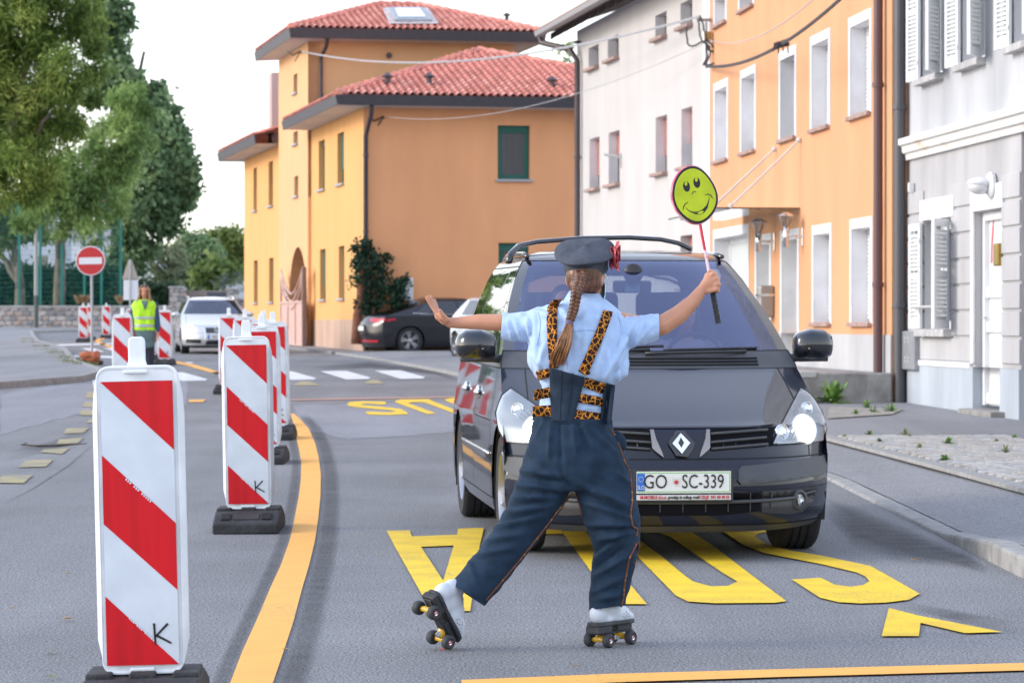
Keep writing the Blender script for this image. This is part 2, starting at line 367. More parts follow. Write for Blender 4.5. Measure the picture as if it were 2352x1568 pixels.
# ---------------------------------------------------------------- painted markings
def mark(name, polys, m, z=.008, rough=0.0):
    mb = MB()
    for pl in polys:
        o_ = len(mb.v); mb.v += GP(pl, z); mb.f.append(tuple(range(o_, o_ + len(pl))))
    ob = mb.build(name, m); bm = bmesh.new(); bm.from_mesh(ob.data); bmesh.ops.triangulate(bm, faces=bm.faces)
    for f in bm.faces:
        if f.normal.z < 0: f.normal_flip()
    bm.to_mesh(ob.data); bm.free(); return structure(ob)
def strip(l, r): return [[l[i], r[i], r[i + 1], l[i + 1]] for i in range(len(l) - 1)]
mark('painted_line', strip(LO, RO), PAINT_O)
c3 = lambda L: [(1633.3 + x * .4167, 816.7 + y * .4167) for x, y in L]
mark('painted_letter', [c3([(445, 1240), (600, 1340), (700, 1365), (820, 1372), (960, 1368), (1090, 1352), (1150, 1318), (880, 1165), (610, 1108), (440, 1080), (300, 1042), (240, 1000), (260, 985), (330, 975), (420, 978), (420, 945), (200, 945), (50, 955), (80, 985), (180, 1050), (300, 1095), (440, 1122), (610, 1155), (800, 1200), (850, 1222), (873, 1250), (840, 1270), (770, 1280), (680, 1268), (605, 1230)]),
                        c3([(980, 1397), (940, 1553), (1145, 1553), (1155, 1480), (1400, 1537), (1605, 1530), (1145, 1440)])], PAINT_Y)
oo = [(1400, 1222), (1465, 1281), (1552, 1370), (1580, 1384), (1640, 1388), (1780, 1387), (1806, 1383), (1754, 1344), (1633, 1252), (1575, 1216), (1480, 1205), (1410, 1210)]
oi = [(1450, 1228), (1521, 1281), (1575, 1326), (1592, 1338), (1633, 1349), (1672, 1348), (1694, 1338), (1660, 1318), (1600, 1277), (1540, 1235), (1500, 1220), (1460, 1222)]
mark('painted_letter', strip(oo + oo[:1], oi + oi[:1]), PAINT_Y)
mark('painted_letter', [[(1290, 1222), (1344, 1222), (1486, 1390), (1412, 1390)], [(1232, 1216), (1289, 1219), (1292, 1228), (1240, 1229)]], PAINT_Y)
mark('painted_letter', [[(888, 1221), (941, 1220), (946, 1234), (1050, 1230), (1052, 1216), (1112, 1214), (1102, 1254), (1042, 1255), (967, 1258), (906, 1256)],
                        [(906, 1256), (967, 1258), (1018, 1336), (1006, 1406), (988, 1402)], [(1042, 1255), (1102, 1254), (1080, 1406), (1006, 1406), (1018, 1336)]], PAINT_Y)
c5 = lambda L: [(784 + x * .1944, 784 + y * .1944) for x, y in L]
mark('painted_letter', [c5([(520, 715), (250, 710), (110, 720), (65, 740), (90, 770), (200, 785), (420, 805), (600, 820), (640, 828), (600, 842), (480, 840), (320, 830), (275, 840), (320, 870), (560, 875), (780, 865), (790, 850), (700, 800), (460, 775), (250, 755), (240, 745), (300, 738), (480, 752), (530, 745)])], PAINT_Y)
mark('painted_letter', [c5([(630, 710), (700, 690), (1030, 685), (1090, 715), (1410, 840), (1430, 855), (1330, 855), (1000, 730), (960, 722), (830, 724), (790, 735), (1120, 855), (1020, 865), (640, 725)])], PAINT_Y)
mark('painted_letter', [c5([(1220, 690), (1290, 675), (1440, 665), (1600, 668), (1720, 690), (1800, 760), (2000, 850), (1700, 850), (1560, 760), (1360, 755), (1240, 710)])], PAINT_Y)
zb = []
for k in range(-1, 5):
    sx = -125 * k; sy = k * 1.2
    zb.append([(735 + sx, 853 + sy), (795 + sx, 852 + sy), (852 + sx, 868 + sy), (846 + sx, 871 + sy), (795 + sx, 872 + sy)])
for q in zb: mark('zebra_stripe', [q], PAINT_W)
mark('zebra_stripe', [[(212, 874), (232, 870), (233, 893), (215, 893)]], PAINT_W)
mark('painted_triangle', [[(672, 886), (690, 876), (712, 876), (736, 886)]], PAINT_YF); mark('painted_triangle', [[(834, 882), (852, 872), (866, 872), (884, 882)]], PAINT_YF)
c2 = lambda L: [(x * .25, 718.7 + y * .25) for x, y in L]
for a in ([(785, 785), (800, 730), (930, 725), (930, 787)], [(750, 865), (775, 822), (930, 820), (930, 868)], [(720, 942), (748, 897), (920, 893), (915, 945)], [(795, 1015), (820, 985), (895, 978), (880, 1010)],
          [(585, 1112), (612, 1066), (825, 1058), (765, 1106)], [(520, 1208), (545, 1165), (770, 1148), (712, 1203)], [(368, 1284), (400, 1258), (640, 1246), (572, 1300)], [(165, 1424), (235, 1360), (490, 1353), (420, 1418)],
          [(-40, 1568), (20, 1500), (305, 1494), (215, 1570)]):
    mark('faded_dash', [c2(a)], PAINT_YF)
mark('painted_line', [[(400, 829), (440, 836), (482, 848), (508, 857), (500, 860), (470, 852), (432, 841), (398, 833)]], PAINT_O)
mark('painted_line', [[(262, 771), (240, 774), (219, 780), (218, 785), (236, 793), (262, 801), (262, 797), (240, 789), (228, 783), (242, 778), (262, 775)]], PAINT_O)
mark('painted_line', [[(434, 919), (472, 918), (466, 924), (434, 924)]], PAINT_O)
mark('painted_line', [[(668, 917.5), (860, 914), (1130, 910), (1130, 912.5), (860, 917), (668, 920.5)]], PAINT_R)
mark('painted_line', [[(1060, 1565), (1400, 1551), (1800, 1540), (2500, 1522), (2500, 1539), (1800, 1558), (1400, 1571), (1060, 1587)]], PAINT_O)
for q in ([(64, 781), (125, 791), (260, 788), (260, 791), (125, 795), (60, 784)], [(100, 799), (150, 799), (155, 809), (120, 806)], [(185, 800), (215, 800), (240, 808), (215, 809)], [(235, 799), (260, 800), (260, 806)], [(130, 816), (258, 818), (258, 823), (140, 820)], [(180, 833), (230, 832), (230, 836), (182, 836)], [(426, 832), (446, 832), (440, 835), (424, 835)]):
    mark('lane_line', [q], PAINT_W)

# ---------------------------------------------------------------- cobbled verge beside the right pavement
M_SAND = mat('verge_sand', (.30, .28, .245), .95, var=.2, vscale=7, bump=.5, bscale=50)
M_COB = [mat('cobble_%s' % k, c, .8, var=.15, vscale=14, bump=.3, bscale=60) for k, c in (('pale', (.42, .405, .385)), ('grey', (.33, .325, .32)), ('buff', (.38, .35, .31)))]
def vx(y): return interp(y, [10, 22.3, 28.7, 30.4], [4.3, 3.62, 3.18, 3.05])
mb = MB()
for y in (14, 18, 22, 26, 30.2): mb.v += [(vx(y), y, .112), (vx(y) + 1.75, y, .112)]
mb.f = [(2 * i, 2 * i + 1, 2 * i + 3, 2 * i + 2) for i in range(4)]
verge = structure(mb.build('cobbled_verge', M_SAND))
cobs = []
for j in range(68):
    y = 20.2 + j * .147; n = 9
    for i in range(n):
        x = vx(y) + .10 + (i + (j % 2) * .5) * .178
        if x > vx(y) + 1.68: continue
        cobs.append((x + random.uniform(-.01, .01), y + random.uniform(-.008, .008)))
vis = [c for c in cobs if c[0] / c[1] < .165]; vis.sort(key=lambda c: c[1])
big = set(vis[:290]); var = []
for k in range(6):
    mb = MB(); n = 8; ring = []
    for (r_, h) in ((1.0, -.03), (1.0, .008), (.82, .017)):
        ring.append([Vector(((.078 if abs(math.cos(a)) > .3 else .07) * r_ * math.copysign(abs(math.cos(a)) ** .5, math.cos(a)), .060 * r_ * math.copysign(abs(math.sin(a)) ** .5, math.sin(a)), h + random.uniform(-.002, .002))) for a in [2 * math.pi * (q + .5) / n for q in range(n)]])
    mb.loft(ring); me = mb.mesh('cobble'); me.materials.append(M_COB[k % 3]); var.append(me)
rest = MB()
for c in cobs:
    k = random.randrange(6)
    if c in big:
        o = bpy.data.objects.new('cobble', var[k]); COL.objects.link(o); o.parent = verge; o.location = (c[0], c[1], .112); o.rotation_euler = (random.uniform(-.03, .03), random.uniform(-.03, .03), random.uniform(-.12, .12))
    else:
        rest.add([(v.co.x + c[0], v.co.y + c[1], v.co.z + .112) for v in var[k].vertices], [tuple(p.vertices) for p in var[k].polygons])
structure(rest.build('cobble', M_COB[1], verge), 'stuff')
# concrete edging of the verge
mb = MB()
e = [(vx(y), y) for y in (12, 16, 20, 24, 27, 30.2)]
for i in range(len(e) - 1): mb.add([(e[i][0] - .12, e[i][1], .09), (e[i][0], e[i][1], .09), (e[i + 1][0], e[i + 1][1], .09), (e[i + 1][0] - .12, e[i + 1][1], .09)] + [(e[i][0] - .12, e[i][1], .121), (e[i][0], e[i][1], .121), (e[i + 1][0], e[i + 1][1], .121), (e[i + 1][0] - .12, e[i + 1][1], .121)], [(4, 5, 6, 7), (0, 1, 5, 4), (1, 2, 6, 5), (2, 3, 7, 6), (3, 0, 4, 7)])
structure(mb.build('verge_edging', M_KERB))
# gravelly weedy strip in front of the terrace
mb = MB(); q = [G(u, v, .105) for u, v in ((1905, 935), (2075, 940), (2050, 952), (1960, 958), (1900, 962))]
mb.v = [(p.x, p.y, .112) for p in q]; mb.f = [(0, 1, 2, 3, 4)]; structure(mb.build('gravel_strip', M_SAND))
# ================================================================ house building helpers
def house(name, label, cat, origin, dirx):
    """Empty whose local x runs along the facade, y into the house, z up"""
    o = bpy.data.objects.new(name, None); COL.objects.link(o); tag(o, label, cat)
    M = Matrix.Translation(origin) @ Matrix.Rotation(-TILT, 4, 'X') @ Matrix.Rotation(math.atan2(dirx[1], dirx[0]), 4, 'Z')
    o.matrix_world = M; return o, M
def FH(M, u, v, axis=1, val=0.0):
    Mi = M.inverted(); o = Mi @ Vector((0, 0, CAMH)); d = Mi.to_3x3() @ ray(u, v)
    k = (val - o[axis]) / d[axis]; return o + d * k
def tr(mb, Mf):
    if Mf is not None: mb.v = [tuple(Mf @ Vector(p)) for p in mb.v]
    return mb
def plaster(name, col, v=.08, bump=.25, streak=False):
    return mat(name, col, .9, spec=.2, var=v, vscale=1.1, bump=bump, bscale=45, detail=8, stretch=(1, 1, .3))
M_DARK = mat('dark_opening', (.02, .02, .022), .7)
M_PANE = glass_mat('window_glass', (.25, .27, .28), .08, .02)
M_WHITE = mat('white_frame', (.72, .73, .75), .45, var=.05, vscale=3)
M_BROWNMETAL = mat('brown_sheet_metal', (.075, .055, .06), .45, metal=.2, var=.12, vscale=4)
def window(parent, Mf, r, sill=None, frame=None, fw=.06, rec=.14, pane=M_PANE, shutter=None, sh_frac=0.0, sh_mat=None, sillh=.06, sillo=.08, pitch=.055, divide=False):
    """recessed window: frame (part) > pane, sill, roller_shutter (sub-parts); r = x0,z0,x1,z1"""
    x0, z0, x1, z1 = r; mb = MB(); e = .002
    for a, b in (((x0 + e, z0 + e), (x0 + fw, z1 - e)), ((x1 - fw, z0 + e), (x1 - e, z1 - e))): mb.b2((a[0], rec, a[1]), (b[0], rec + .07, b[1]))
    for a, b in (((x0 + fw, z0 + e), (x1 - fw, z0 + fw)), ((x0 + fw, z1 - fw), (x1 - fw, z1 - e))): mb.b2((a[0], rec + .001, a[1]), (b[0], rec + .069, b[1]))
    if divide: c = (x0 + x1) / 2; mb.b2((c - .035, rec + .002, z0 + fw), (c + .035, rec + .066, z1 - fw))
    f = tr(mb, Mf).build('window', frame or M_WHITE, parent, bevel=.006, seg=1)
    mb = MB(); mb.b2((x0 + fw, rec + .03, z0 + fw), (x1 - fw, rec + .036, z1 - fw)); tr(mb, Mf).build('pane', pane, f)
    mb = MB(); mb.b2((x0 + .01, rec + .12, z0 + .01), (x1 - .01, rec + .13, z1 - .01)); tr(mb, Mf).build('curtain', M_CURTAIN, f)
    if sill:
        mb = MB(); mb.b2((x0 - .07, -sillo, z0 - sillh), (x1 + .07, rec + .02, z0 + .004)); tr(mb, Mf).build('sill', sill, f, bevel=.008)
    if sh_frac > 0:
        zb = z1 - (z1 - z0) * sh_frac; n = max(3, int((z1 - zb) / pitch)); mb = MB(); prof = []
        for k in range(n):
            za = z1 - (z1 - zb) * k / n; zc = z1 - (z1 - zb) * (k + 1) / n
            prof += [(rec - .022, za - .004), (rec - .034, (za + zc) / 2), (rec - .022, zc + .004), (rec - .014, zc)]
        for i in range(len(prof) - 1):
            (ya, za), (yb, zb_) = prof[i], prof[i + 1]; mb.quad((x0 + .012, ya, za), (x1 - .012, ya, za), (x1 - .012, yb, zb_), (x0 + .012, yb, zb_))
        tr(mb, Mf).build('roller_shutter', sh_mat, f, auto=50)
    return f
M_CURTAIN = mat('curtain', (.30, .29, .28), .9, var=.4, vscale=3, stretch=(6, 6, .3))
M_CURTAIND = mat('dim_room', (.03, .03, .033), .9)
def pipe(parent, pts, r, m, name='downspout', clips=()):
    mb = MB(); mb.tube(pts, r, 12)
    for c in clips: mb.lathe([(r * .9, -.03), (r * 1.25, -.03), (r * 1.25, .03), (r * .9, .03)], 12, Matrix.Translation(c))
    return mb.build(name, m, parent, auto=45)

# ================================================================ yellow house with the tiled roofs
C0 = P(835, 800, 82); C0.z = 0
yel, MY = house('yellow_house', 'yellow orange house with red tiled hip roofs and a taller middle block', 'house', C0, (1, .205))
M_YEL = plaster('yellow_plaster', (.76, .362, .178), .05); M_YEL_LIT = plaster('yellow_plaster_lit_side', (.72, .39, .155), .04); M_YELT = plaster('peach_plaster', (.72, .42, .22), .04); M_PLINTH = plaster('pink_plinth', (.50, .35, .27), .1)  # side walls get a yellower copy, sunlight from the left put into its colour
M_FASCIA = mat('dark_fascia', (.050, .044, .052), .5, var=.1); M_SOFFIT = mat('soffit', (.60, .57, .55), .8)
M_GREEN = mat('green_frame', (.012, .10, .075), .45); M_GSH = mat('green_shutter', (.03, .13, .10), .5); M_SILLG = mat('grey_sill', (.38, .37, .38), .7)
TILEM = [mat('roof_tile_%s' % n, c, .62, var=.22, vscale=3, spec=.35, bump=.2, bscale=30) for n, c in (('red', (.66, .25, .19)), ('rose', (.72, .32, .25)), ('dull', (.58, .21, .16)))]
def side_frame(x, y0):
    """facade frame of the left side: local x runs away from the street corner (+y), into the wall = +x"""
    return Matrix(((0, 1, 0, x), (1, 0, 0, y0), (0, 0, 1, 0), (0, 0, 0, 1)))
YR, YT = 9.9, 16.6                       # depth of right wing / end of tower along the side
zw, zt, zl = 6.45, 9.05, 6.45            # wall tops
XT = -.10                                # the tower stands proud of the side wall
def srect(u0, v0, u1, v1, x): a = FH(MY, u0, v1, 0, x); b = FH(MY, u1, v0, 0, x); return (min(a.y, b.y), a.z, max(a.y, b.y), b.z)
def frect(u0, v0, u1, v1, y=0): a = FH(MY, u0, v1, 1, y); b = FH(MY, u1, v0, 1, y); return (a.x, a.z, b.x, b.z)
def norm_rows(rs):
    z0 = sum(r[1] for r in rs) / len(rs); z1 = sum(r[3] for r in rs) / len(rs); return [(r[0], z0, r[2], z1) for r in rs]
# right wing front wall
fr_up = frect(1143, 289, 1217, 412); fr_lo = frect(1145, 558, 1215, 690)
mb = MB(); grid_wall(mb, 0, 11.5, .9, zw, [fr_up, fr_lo], 0, .26)
mb.quad((0, 11, .9), (11.5, 11, .9), (11.5, 11, zw), (0, 11, zw)); mb.quad((11.5, 0, .9), (11.5, 11, .9), (11.5, 11, zw), (11.5, 0, zw)); wl = mb.build('wall', M_YEL, yel, fix=False)
mb = MB(); mb.b2((-.012, -.012, -.9), (11.5, .0, .9)); mb.b2((-.012, 0, -.9), (0, YR, .9)); mb.build('plinth', M_PLINTH, yel)
for r, lo in ((fr_up, 0), (fr_lo, 0)):
    f = window(yel, None, r, M_SILLG, M_GREEN, .14, .12, glass_mat('clear_window_glass', (.50, .52, .54), .10), pitch=.06, sh_frac=.14, sh_mat=M_GSH)
# side wall of right wing
Ms = side_frame(0, 0)
up = norm_rows([srect(732, 320, 746, 437, 0), srect(775, 302, 790, 425, 0)]); dn = norm_rows([srect(735, 571, 748, 689, 0), srect(778, 564, 791, 685, 0)])
mb = MB(); grid_wall(mb, 0, YR, .9, zw, up + dn, 0, .22); tr(mb, Ms).build('wall', M_YEL_LIT, yel, fix=False)
for r in up + dn: window(yel, Ms, r, M_SILLG, M_GREEN, .06, .14, sh_frac=.72 if r in (up[1], dn[0]) else .12, sh_mat=M_GSH, pitch=.08)
# tower side with arch, tall block
Mt = side_frame(XT, YR)
def trect(u0, v0, u1, v1): r = srect(u0, v0, u1, v1, XT); return (r[0] - YR, r[1], r[2] - YR, r[3])
tw = [trect(674, 168, 683, 216), trect(674, 300, 684, 333), trect(676, 403, 685, 452)]
ar = trect(663, 563, 706, 788); ar = (ar[0], -.5, ar[2], ar[3])
mb = MB(); acx, aw = (ar[0] + ar[2]) / 2, (ar[2] - ar[0]) / 2; spring = ar[3] - aw * .95
grid_wall(mb, 0, YT - YR, -.5, zt, tw + [(ar[0], -.5, ar[2], ar[3])], 0, .45)
for k in range(16):                    # fill the spandrels above the round arch
    t0, t1 = math.pi * k / 16, math.pi * (k + 1) / 16
    a = (acx - aw * math.cos(t0), spring + aw * .95 * math.sin(t0)); b = (acx - aw * math.cos(t1), spring + aw * .95 * math.sin(t1))
    mb.quad((a[0], 0, a[1]), (b[0], 0, b[1]), (b[0], 0, ar[3]), (a[0], 0, ar[3])); mb.quad((a[0], 0, a[1]), (b[0], 0, b[1]), (b[0], .45, b[1]), (a[0], .45, a[1]))
mb.quad((0, 0, -.5), (0, .35, -.5), (0, .35, zt), (0, 0, zt)); mb.quad((YT - YR, 0, -.5), (YT - YR, .35, -.5), (YT - YR, .35, zt), (YT - YR, 0, zt))
mb.quad((0, 2.6, -.5), (YT - YR, 2.6, -.5), (YT - YR, 2.6, 4.5), (0, 2.6, 4.5))
tr(mb, Mt).build('wall', M_YELT, yel, fix=False)
for r in tw: window(yel, Mt, r, M_SILLG, M_BROWNMETAL, .07, .12)
XTR = FH(MY, 1180, 110, 1, YR).x
mb = MB(); grid_wall(mb, XT, XTR, 4.5, zt, [], YR); mb.quad((XTR, YR, 4.5), (XTR, YT, 4.5), (XTR, YT, zt), (XTR, YR, zt)); mb.quad((XT, YT, 3), (XTR, YT, 3), (XTR, YT, zt), (XT, YT, zt)); mb.build('wall', M_YELT, yel, fix=False)
v = FH(MY, 893, 128, 1, YR); mb = MB(); mb.lathe([(.0, .0), (.07, 0), (.09, -.05), (.06, -.06), (0, -.06)], 14, Matrix.Translation((v.x, YR, v.z)) @ Matrix.Rotation(-math.pi / 2, 4, 'X')); mb.build('vent_cap', M_BROWNMETAL, yel)
# left wing
Ml = side_frame(0, YT); YL = FH(MY, 561, 560, 0, 0).y - YT
lu = norm_rows([(r[0] - YT, r[1], r[2] - YT, r[3]) for r in (srect(582, 385, 590, 485, 0), srect(617, 368, 627, 474, 0))])
ld = norm_rows([(r[0] - YT, r[1], r[2] - YT, r[3]) for r in (srect(583, 597, 592, 695, 0), srect(618, 592, 628, 694, 0))])
mb = MB(); grid_wall(mb, 0, YL, -.8, zl, lu + ld, 0, .22); mb.quad((YL, 0, -.8), (YL, 9, -.8), (YL, 9, zl), (YL, 0, zl)); tr(mb, Ml).build('wall', M_YEL_LIT, yel, fix=False)
for r in lu + ld: window(yel, Ml, r, M_SILLG, M_BROWNMETAL, .06, .14, sh_frac=.5, sh_mat=M_BROWNMETAL)
# ---- roofs
tiles_me = []
for k in range(6):                     # a barrel tile: pan and roll with real thickness, 1 tile = .215 x .36
    mb = MB(); W_, L_ = .215, .375; sec = [(-.5, .005), (-.42, .0), (-.22, .0), (-.14, .03), (0.02, .062), (.2, .062), (.36, .03), (.5, .005)]
    rings = []
    for (l, dz, s_) in ((0, .028, 1.0), (L_, -.006, .97)):
        rings.append([Vector((a * W_ * s_, l, h + dz)) for a, h in sec] + [Vector((a * W_ * s_, l, h + dz - .016)) for a, h in sec[::-1]])
    mb.loft(rings); me = mb.mesh('roof_tile'); me.materials.append(TILEM[k % 3]); tiles_me.append(me)
    me.polygons.foreach_set('use_smooth', [True] * len(me.polygons)); me.set_sharp_from_angle(angle=R(60))
def roof_plane(roofpart, poly, single, skip=None, maxn=300):
    """poly: eave-left, eave-right, then ridge points; barrel tiles laid in courses on it"""
    a, b = Vector(poly[0]), Vector(poly[1]); ex = (b - a).normalized(); n = ex.cross(Vector(poly[2]) - a).normalized()
    if n.z < 0: n = -n
    ey = n.cross(ex); pts = [((Vector(p) - a).dot(ex), (Vector(p) - a).dot(ey)) for p in poly]
    ymax = max(p[1] for p in pts); cs = []
    def inside(x, y):
        c = False; j = len(pts) - 1
        for i in range(len(pts)):
            if (pts[i][1] > y) != (pts[j][1] > y) and x < (pts[j][0] - pts[i][0]) * (y - pts[i][1]) / (pts[j][1] - pts[i][1]) + pts[i][0]: c = not c
            j = i
        return c
    r_ = 0; y = -.04
    while y < ymax:
        x = .1
        while x < pts[1][0]:
            if inside(x, y + .18) and not (skip and skip(x, y)): cs.append((x, y))
            x += .205
        y += .315
    M3 = Matrix((ex, ey, n)).transposed().to_4x4(); rest = MB(); random.seed(3); cnt = 0
    for x, y in cs:
        p = a + ex * x + ey * y + n * .02; k = random.randrange(6); Mt_ = Matrix.Translation(p) @ M3 @ Matrix.Rotation(random.uniform(-.012, .012), 4, 'Z')
        if single and cnt < maxn:
            o = bpy.data.objects.new('roof_tile', tiles_me[k]); COL.objects.link(o); o.parent = roofpart; o.matrix_local = Mt_; cnt += 1
        else: rest.add([Mt_ @ v.co for v in tiles_me[k].vertices], [tuple(q.vertices) for q in tiles_me[k].polygons])
    if rest.v:
        o = rest.build('roof_tile', TILEM[0], roofpart, auto=60); structure(o, 'stuff')
    return cnt
def ridge(parent, a, b, m=None):
    a, b = Vector(a), Vector(b); L = (b - a).length; n = max(2, int(L / .36)); mb = MB()
    for k in range(n):
        p, q = a.lerp(b, k / n), a.lerp(b, (k + 1.12) / n); mb.tube([p + Vector((0, 0, .02)), p.lerp(q, .12) + Vector((0, 0, .03)), q + Vector((0, 0, .005))], [.125, .125, .095], 10)
    mb.build('ridge_tile', TILEM[0], parent, auto=50)
def eaves(parent, pts, zt_, h, inner):
    """fascia board round the eave and the soffit up to the walls"""
    mb = MB()
    for i in range(len(pts) - 1):
        p, q = Vector(pts[i]), Vector(pts[i + 1]); d = (q - p).normalized(); s_ = Vector((d.y, -d.x, 0)) * .06
        mb.add([p, q, q + s_, p + s_] + [x + Vector((0, 0, -h)) for x in (p, q, q + s_ * .2, p + s_ * .2)], [(0, 1, 2, 3), (7, 6, 5, 4), (0, 4, 5, 1), (1, 5, 6, 2), (2, 6, 7, 3), (3, 7, 4, 0)])
    mb.build('fascia', M_FASCIA, parent, bevel=.01)
    mb = MB()
    for i in range(len(pts) - 1):
        p, q = Vector(pts[i]), Vector(pts[i + 1]); a, b = Vector(inner[i]), Vector(inner[i + 1]); dz = Vector((0, 0, -h + .02)); mb.quad(p + dz, q + dz, b + Vector((0, 0, 0)), a + Vector((0, 0, 0)))
    mb.build('soffit', M_SOFFIT, parent)
# right wing roof
O_, fz, ze = .80, .27, 6.72
A = (-O_, -O_, ze); B = (10.2, -O_, ze); D = (-O_, YR + .2, ze); AP = FH(MY, 1100, 118, 1, 4.9); AP = (AP.x, 4.9, AP.z)
mb = MB(); mb.v = [A, B, (10.2, 10, ze), D, AP]; mb.f = [(0, 1, 4), (1, 2, 4), (3, 0, 4)]; rf = mb.build('roof', TILEM[2], yel)
roof_plane(rf, [A, B, AP], True); roof_plane(rf, [D, A, AP], False)
ridge(rf, A, AP); ridge(rf, AP, B)
eaves(yel, [D, A, B], ze, fz, [(0, YR, zw), (0, 0, zw), (10.2, 0, zw)])
# tall block roof
zT = 9.36; A2 = FH(MY, 668, 62, 1, YR - O_ - .1); A2 = Vector((A2.x, YR - O_ - .1, zT)); B2 = FH(MY, 1251, 76, 1, YR - O_ - .1); B2 = Vector((B2.x, A2.y, zT)); yb_ = YT + O_
D2 = Vector((A2.x, yb_, zT)); E2 = Vector((B2.x, yb_, zT)); ym = (A2.y + yb_) / 2
R1 = FH(MY, 870, 12, 1, ym); R2 = FH(MY, 962, 17, 1, ym); R1 = Vector((R1.x, ym, R1.z)); R2 = Vector((R2.x, ym, R1.z))
mb = MB(); mb.v = [A2, B2, E2, D2, R1, R2]; mb.f = [(0, 1, 5, 4), (1, 2, 5), (2, 3, 4, 5), (3, 0, 4)]; rf2 = mb.build('roof', TILEM[2], yel)
sk = [FH(MY, u, v, 1, (A2.y + ym) / 2) for u, v in ((905, 30), (990, 58))]
ex_, slope = (B2 - A2).normalized(), math.atan2(R1.z - zT, ym - A2.y)
roof_plane(rf2, [A2, B2, R2, R1], True); roof_plane(rf2, [D2, A2, R1], False)
ridge(rf2, A2, R1); ridge(rf2, R1, R2); ridge(rf2, R2, B2)
eaves(yel, [D2, A2, B2, E2], zT, .30, [(XT, YT, zt), (XT, YR, zt), (XTR, YR, zt), (XTR, YT, zt)])
# skylight lying on the front plane
def on_roof(u, v):                     # pixel to the front plane of the tall roof
    Mi = MY.inverted(); o = Mi @ Vector((0, 0, CAMH)); d = Mi.to_3x3() @ ray(u, v); n = ex_.cross(R1 - A2).normalized(); return o + d * ((A2 - o).dot(n) / d.dot(n)), n
q = [on_roof(u, v)[0] for u, v in ((905, 58), (992, 58), (972, 30), (893, 30))]; n_ = on_roof(900, 40)[1]; n_ = n_ if n_.z > 0 else -n_
mb = MB(); mb.prism([p + n_ * .02 for p in q], n_ * .16); sky_o = mb.build('skylight', mat('grey_sky_frame', (.30, .33, .36), .4), yel, bevel=.02)
c = sum(q, Vector()) / 4; mb = MB(); mb.prism([c + (p - c) * .72 + n_ * .19 for p in q], n_ * .012); mb.build('pane', glass_mat('skylight_glass', (.5, .55, .58), .55), sky_o)
mb = MB(); q2 = [c + (p - c) * 1.32 + n_ * .105 for p in q]; mb.quad(*q2); mb.build('flashing', mat('pale_flashing', (.62, .62, .62), .5, col2=(.5, .3, .26), vscale=5), sky_o)
# left wing roof
D3 = Vector((-O_, YT + .2, ze)); E3 = Vector((-O_, YT + YL + O_, ze)); mb = MB(); mb.v = [D3, E3, (4, YT + YL + O_, ze), (4, YT + .2, ze + .2), (3.2, YT + 5.2, ze + 1.2), (3.2, YT + .2, ze + 1.2)]; mb.f = [(0, 1, 4, 5), (1, 2, 4)]
rf3 = mb.build('roof', TILEM[2], yel); roof_plane(rf3, [E3, D3, (3.2, YT + .2, ze + 1.2), (3.2, YT + 5.2, ze + 1.2)], False)
eaves(yel, [(4, YT + YL + O_, ze), E3, D3], ze, .3, [(4, YT + YL, zl), (0, YT + YL, zl), (0, YT, zl)])
mb = MB(); c = FH(MY, 641, 290, 0, .6); mb.b2((.3, c.y - .4, ze), (.9, c.y + .4, ze + 2.35)); mb.build('chimney', plaster('pale_render', (.52, .42, .38)), yel)
# roof vents
def roof_vent(u, v, y, s_=1.0):
    p = FH(MY, u, v, 1, y); mb = MB(); mb.lathe([(.0, 0), (.15, 0), (.16, .04), (.075, .10), (.075, .34), (.15, .345), (.16, .37), (.03, .47), (0, .47)], 16, Matrix.Translation(p) @ Matrix.Scale(s_, 4))
    mb.box(p + Vector((.05, -.12, .02)), (.42, .34, .06), Matrix.Rotation(R(17), 3, 'X')); mb.build('roof_vent', M_BROWNMETAL, yel, auto=40)
for u, v in ((890, 208), (986, 208), (1268, 216)): roof_vent(u, v, .35)
roof_vent(1164, 58, 10.3, .8); p = FH(MY, 629, 296, 0, 0.2); mb = MB(); mb.lathe([(.14, 0), (.08, .1), (.08, .3), (.15, .3), (0, .45)], 12, Matrix.Translation((.1, p.y, ze - .1))); mb.build('roof_vent', M_BROWNMETAL, yel)
# downspouts
pb = FH(MY, 845, 600, 1, -.08).x
pipe(yel, [(pb, -.70, 6.45), (pb, -.62, 6.22), (pb - .02, -.30, 5.98), (pb - .06, -.09, 5.7), (pb - .06, -.09, .1)], .062, M_BROWNMETAL, clips=[(pb - .06, -.09, z) for z in (1.2, 3.2, 5.2)])
p2 = FH(MY, 737, 150, 1, YR - .08).x
pipe(yel, [(p2 + .1, YR - .75, 9.08), (p2 + .08, YR - .6, 8.85), (p2, YR - .12, 8.6), (p2, YR - .09, 8.4), (p2, YR - .09, 6.6)], .06, M_BROWNMETAL, clips=[(p2, YR - .09, 7.5)])
# wall boxes
c = FH(MY, 934, 664, 1, -.1); mb = MB(); mb.b2((c.x - .16, -.22, c.z - .3), (c.x + .16, 0, c.z + .3)); mb.build('meter_box', M_WHITE, yel, bevel=.02)
c = FH(MY, 658, 690, 0, XT); mb = MB(); mb.b2((XT - .05, c.y - .2, c.z - .45), (XT, c.y + .2, c.z + .45)); mb.build('letter_plate', M_SILLG, yel, bevel=.01)

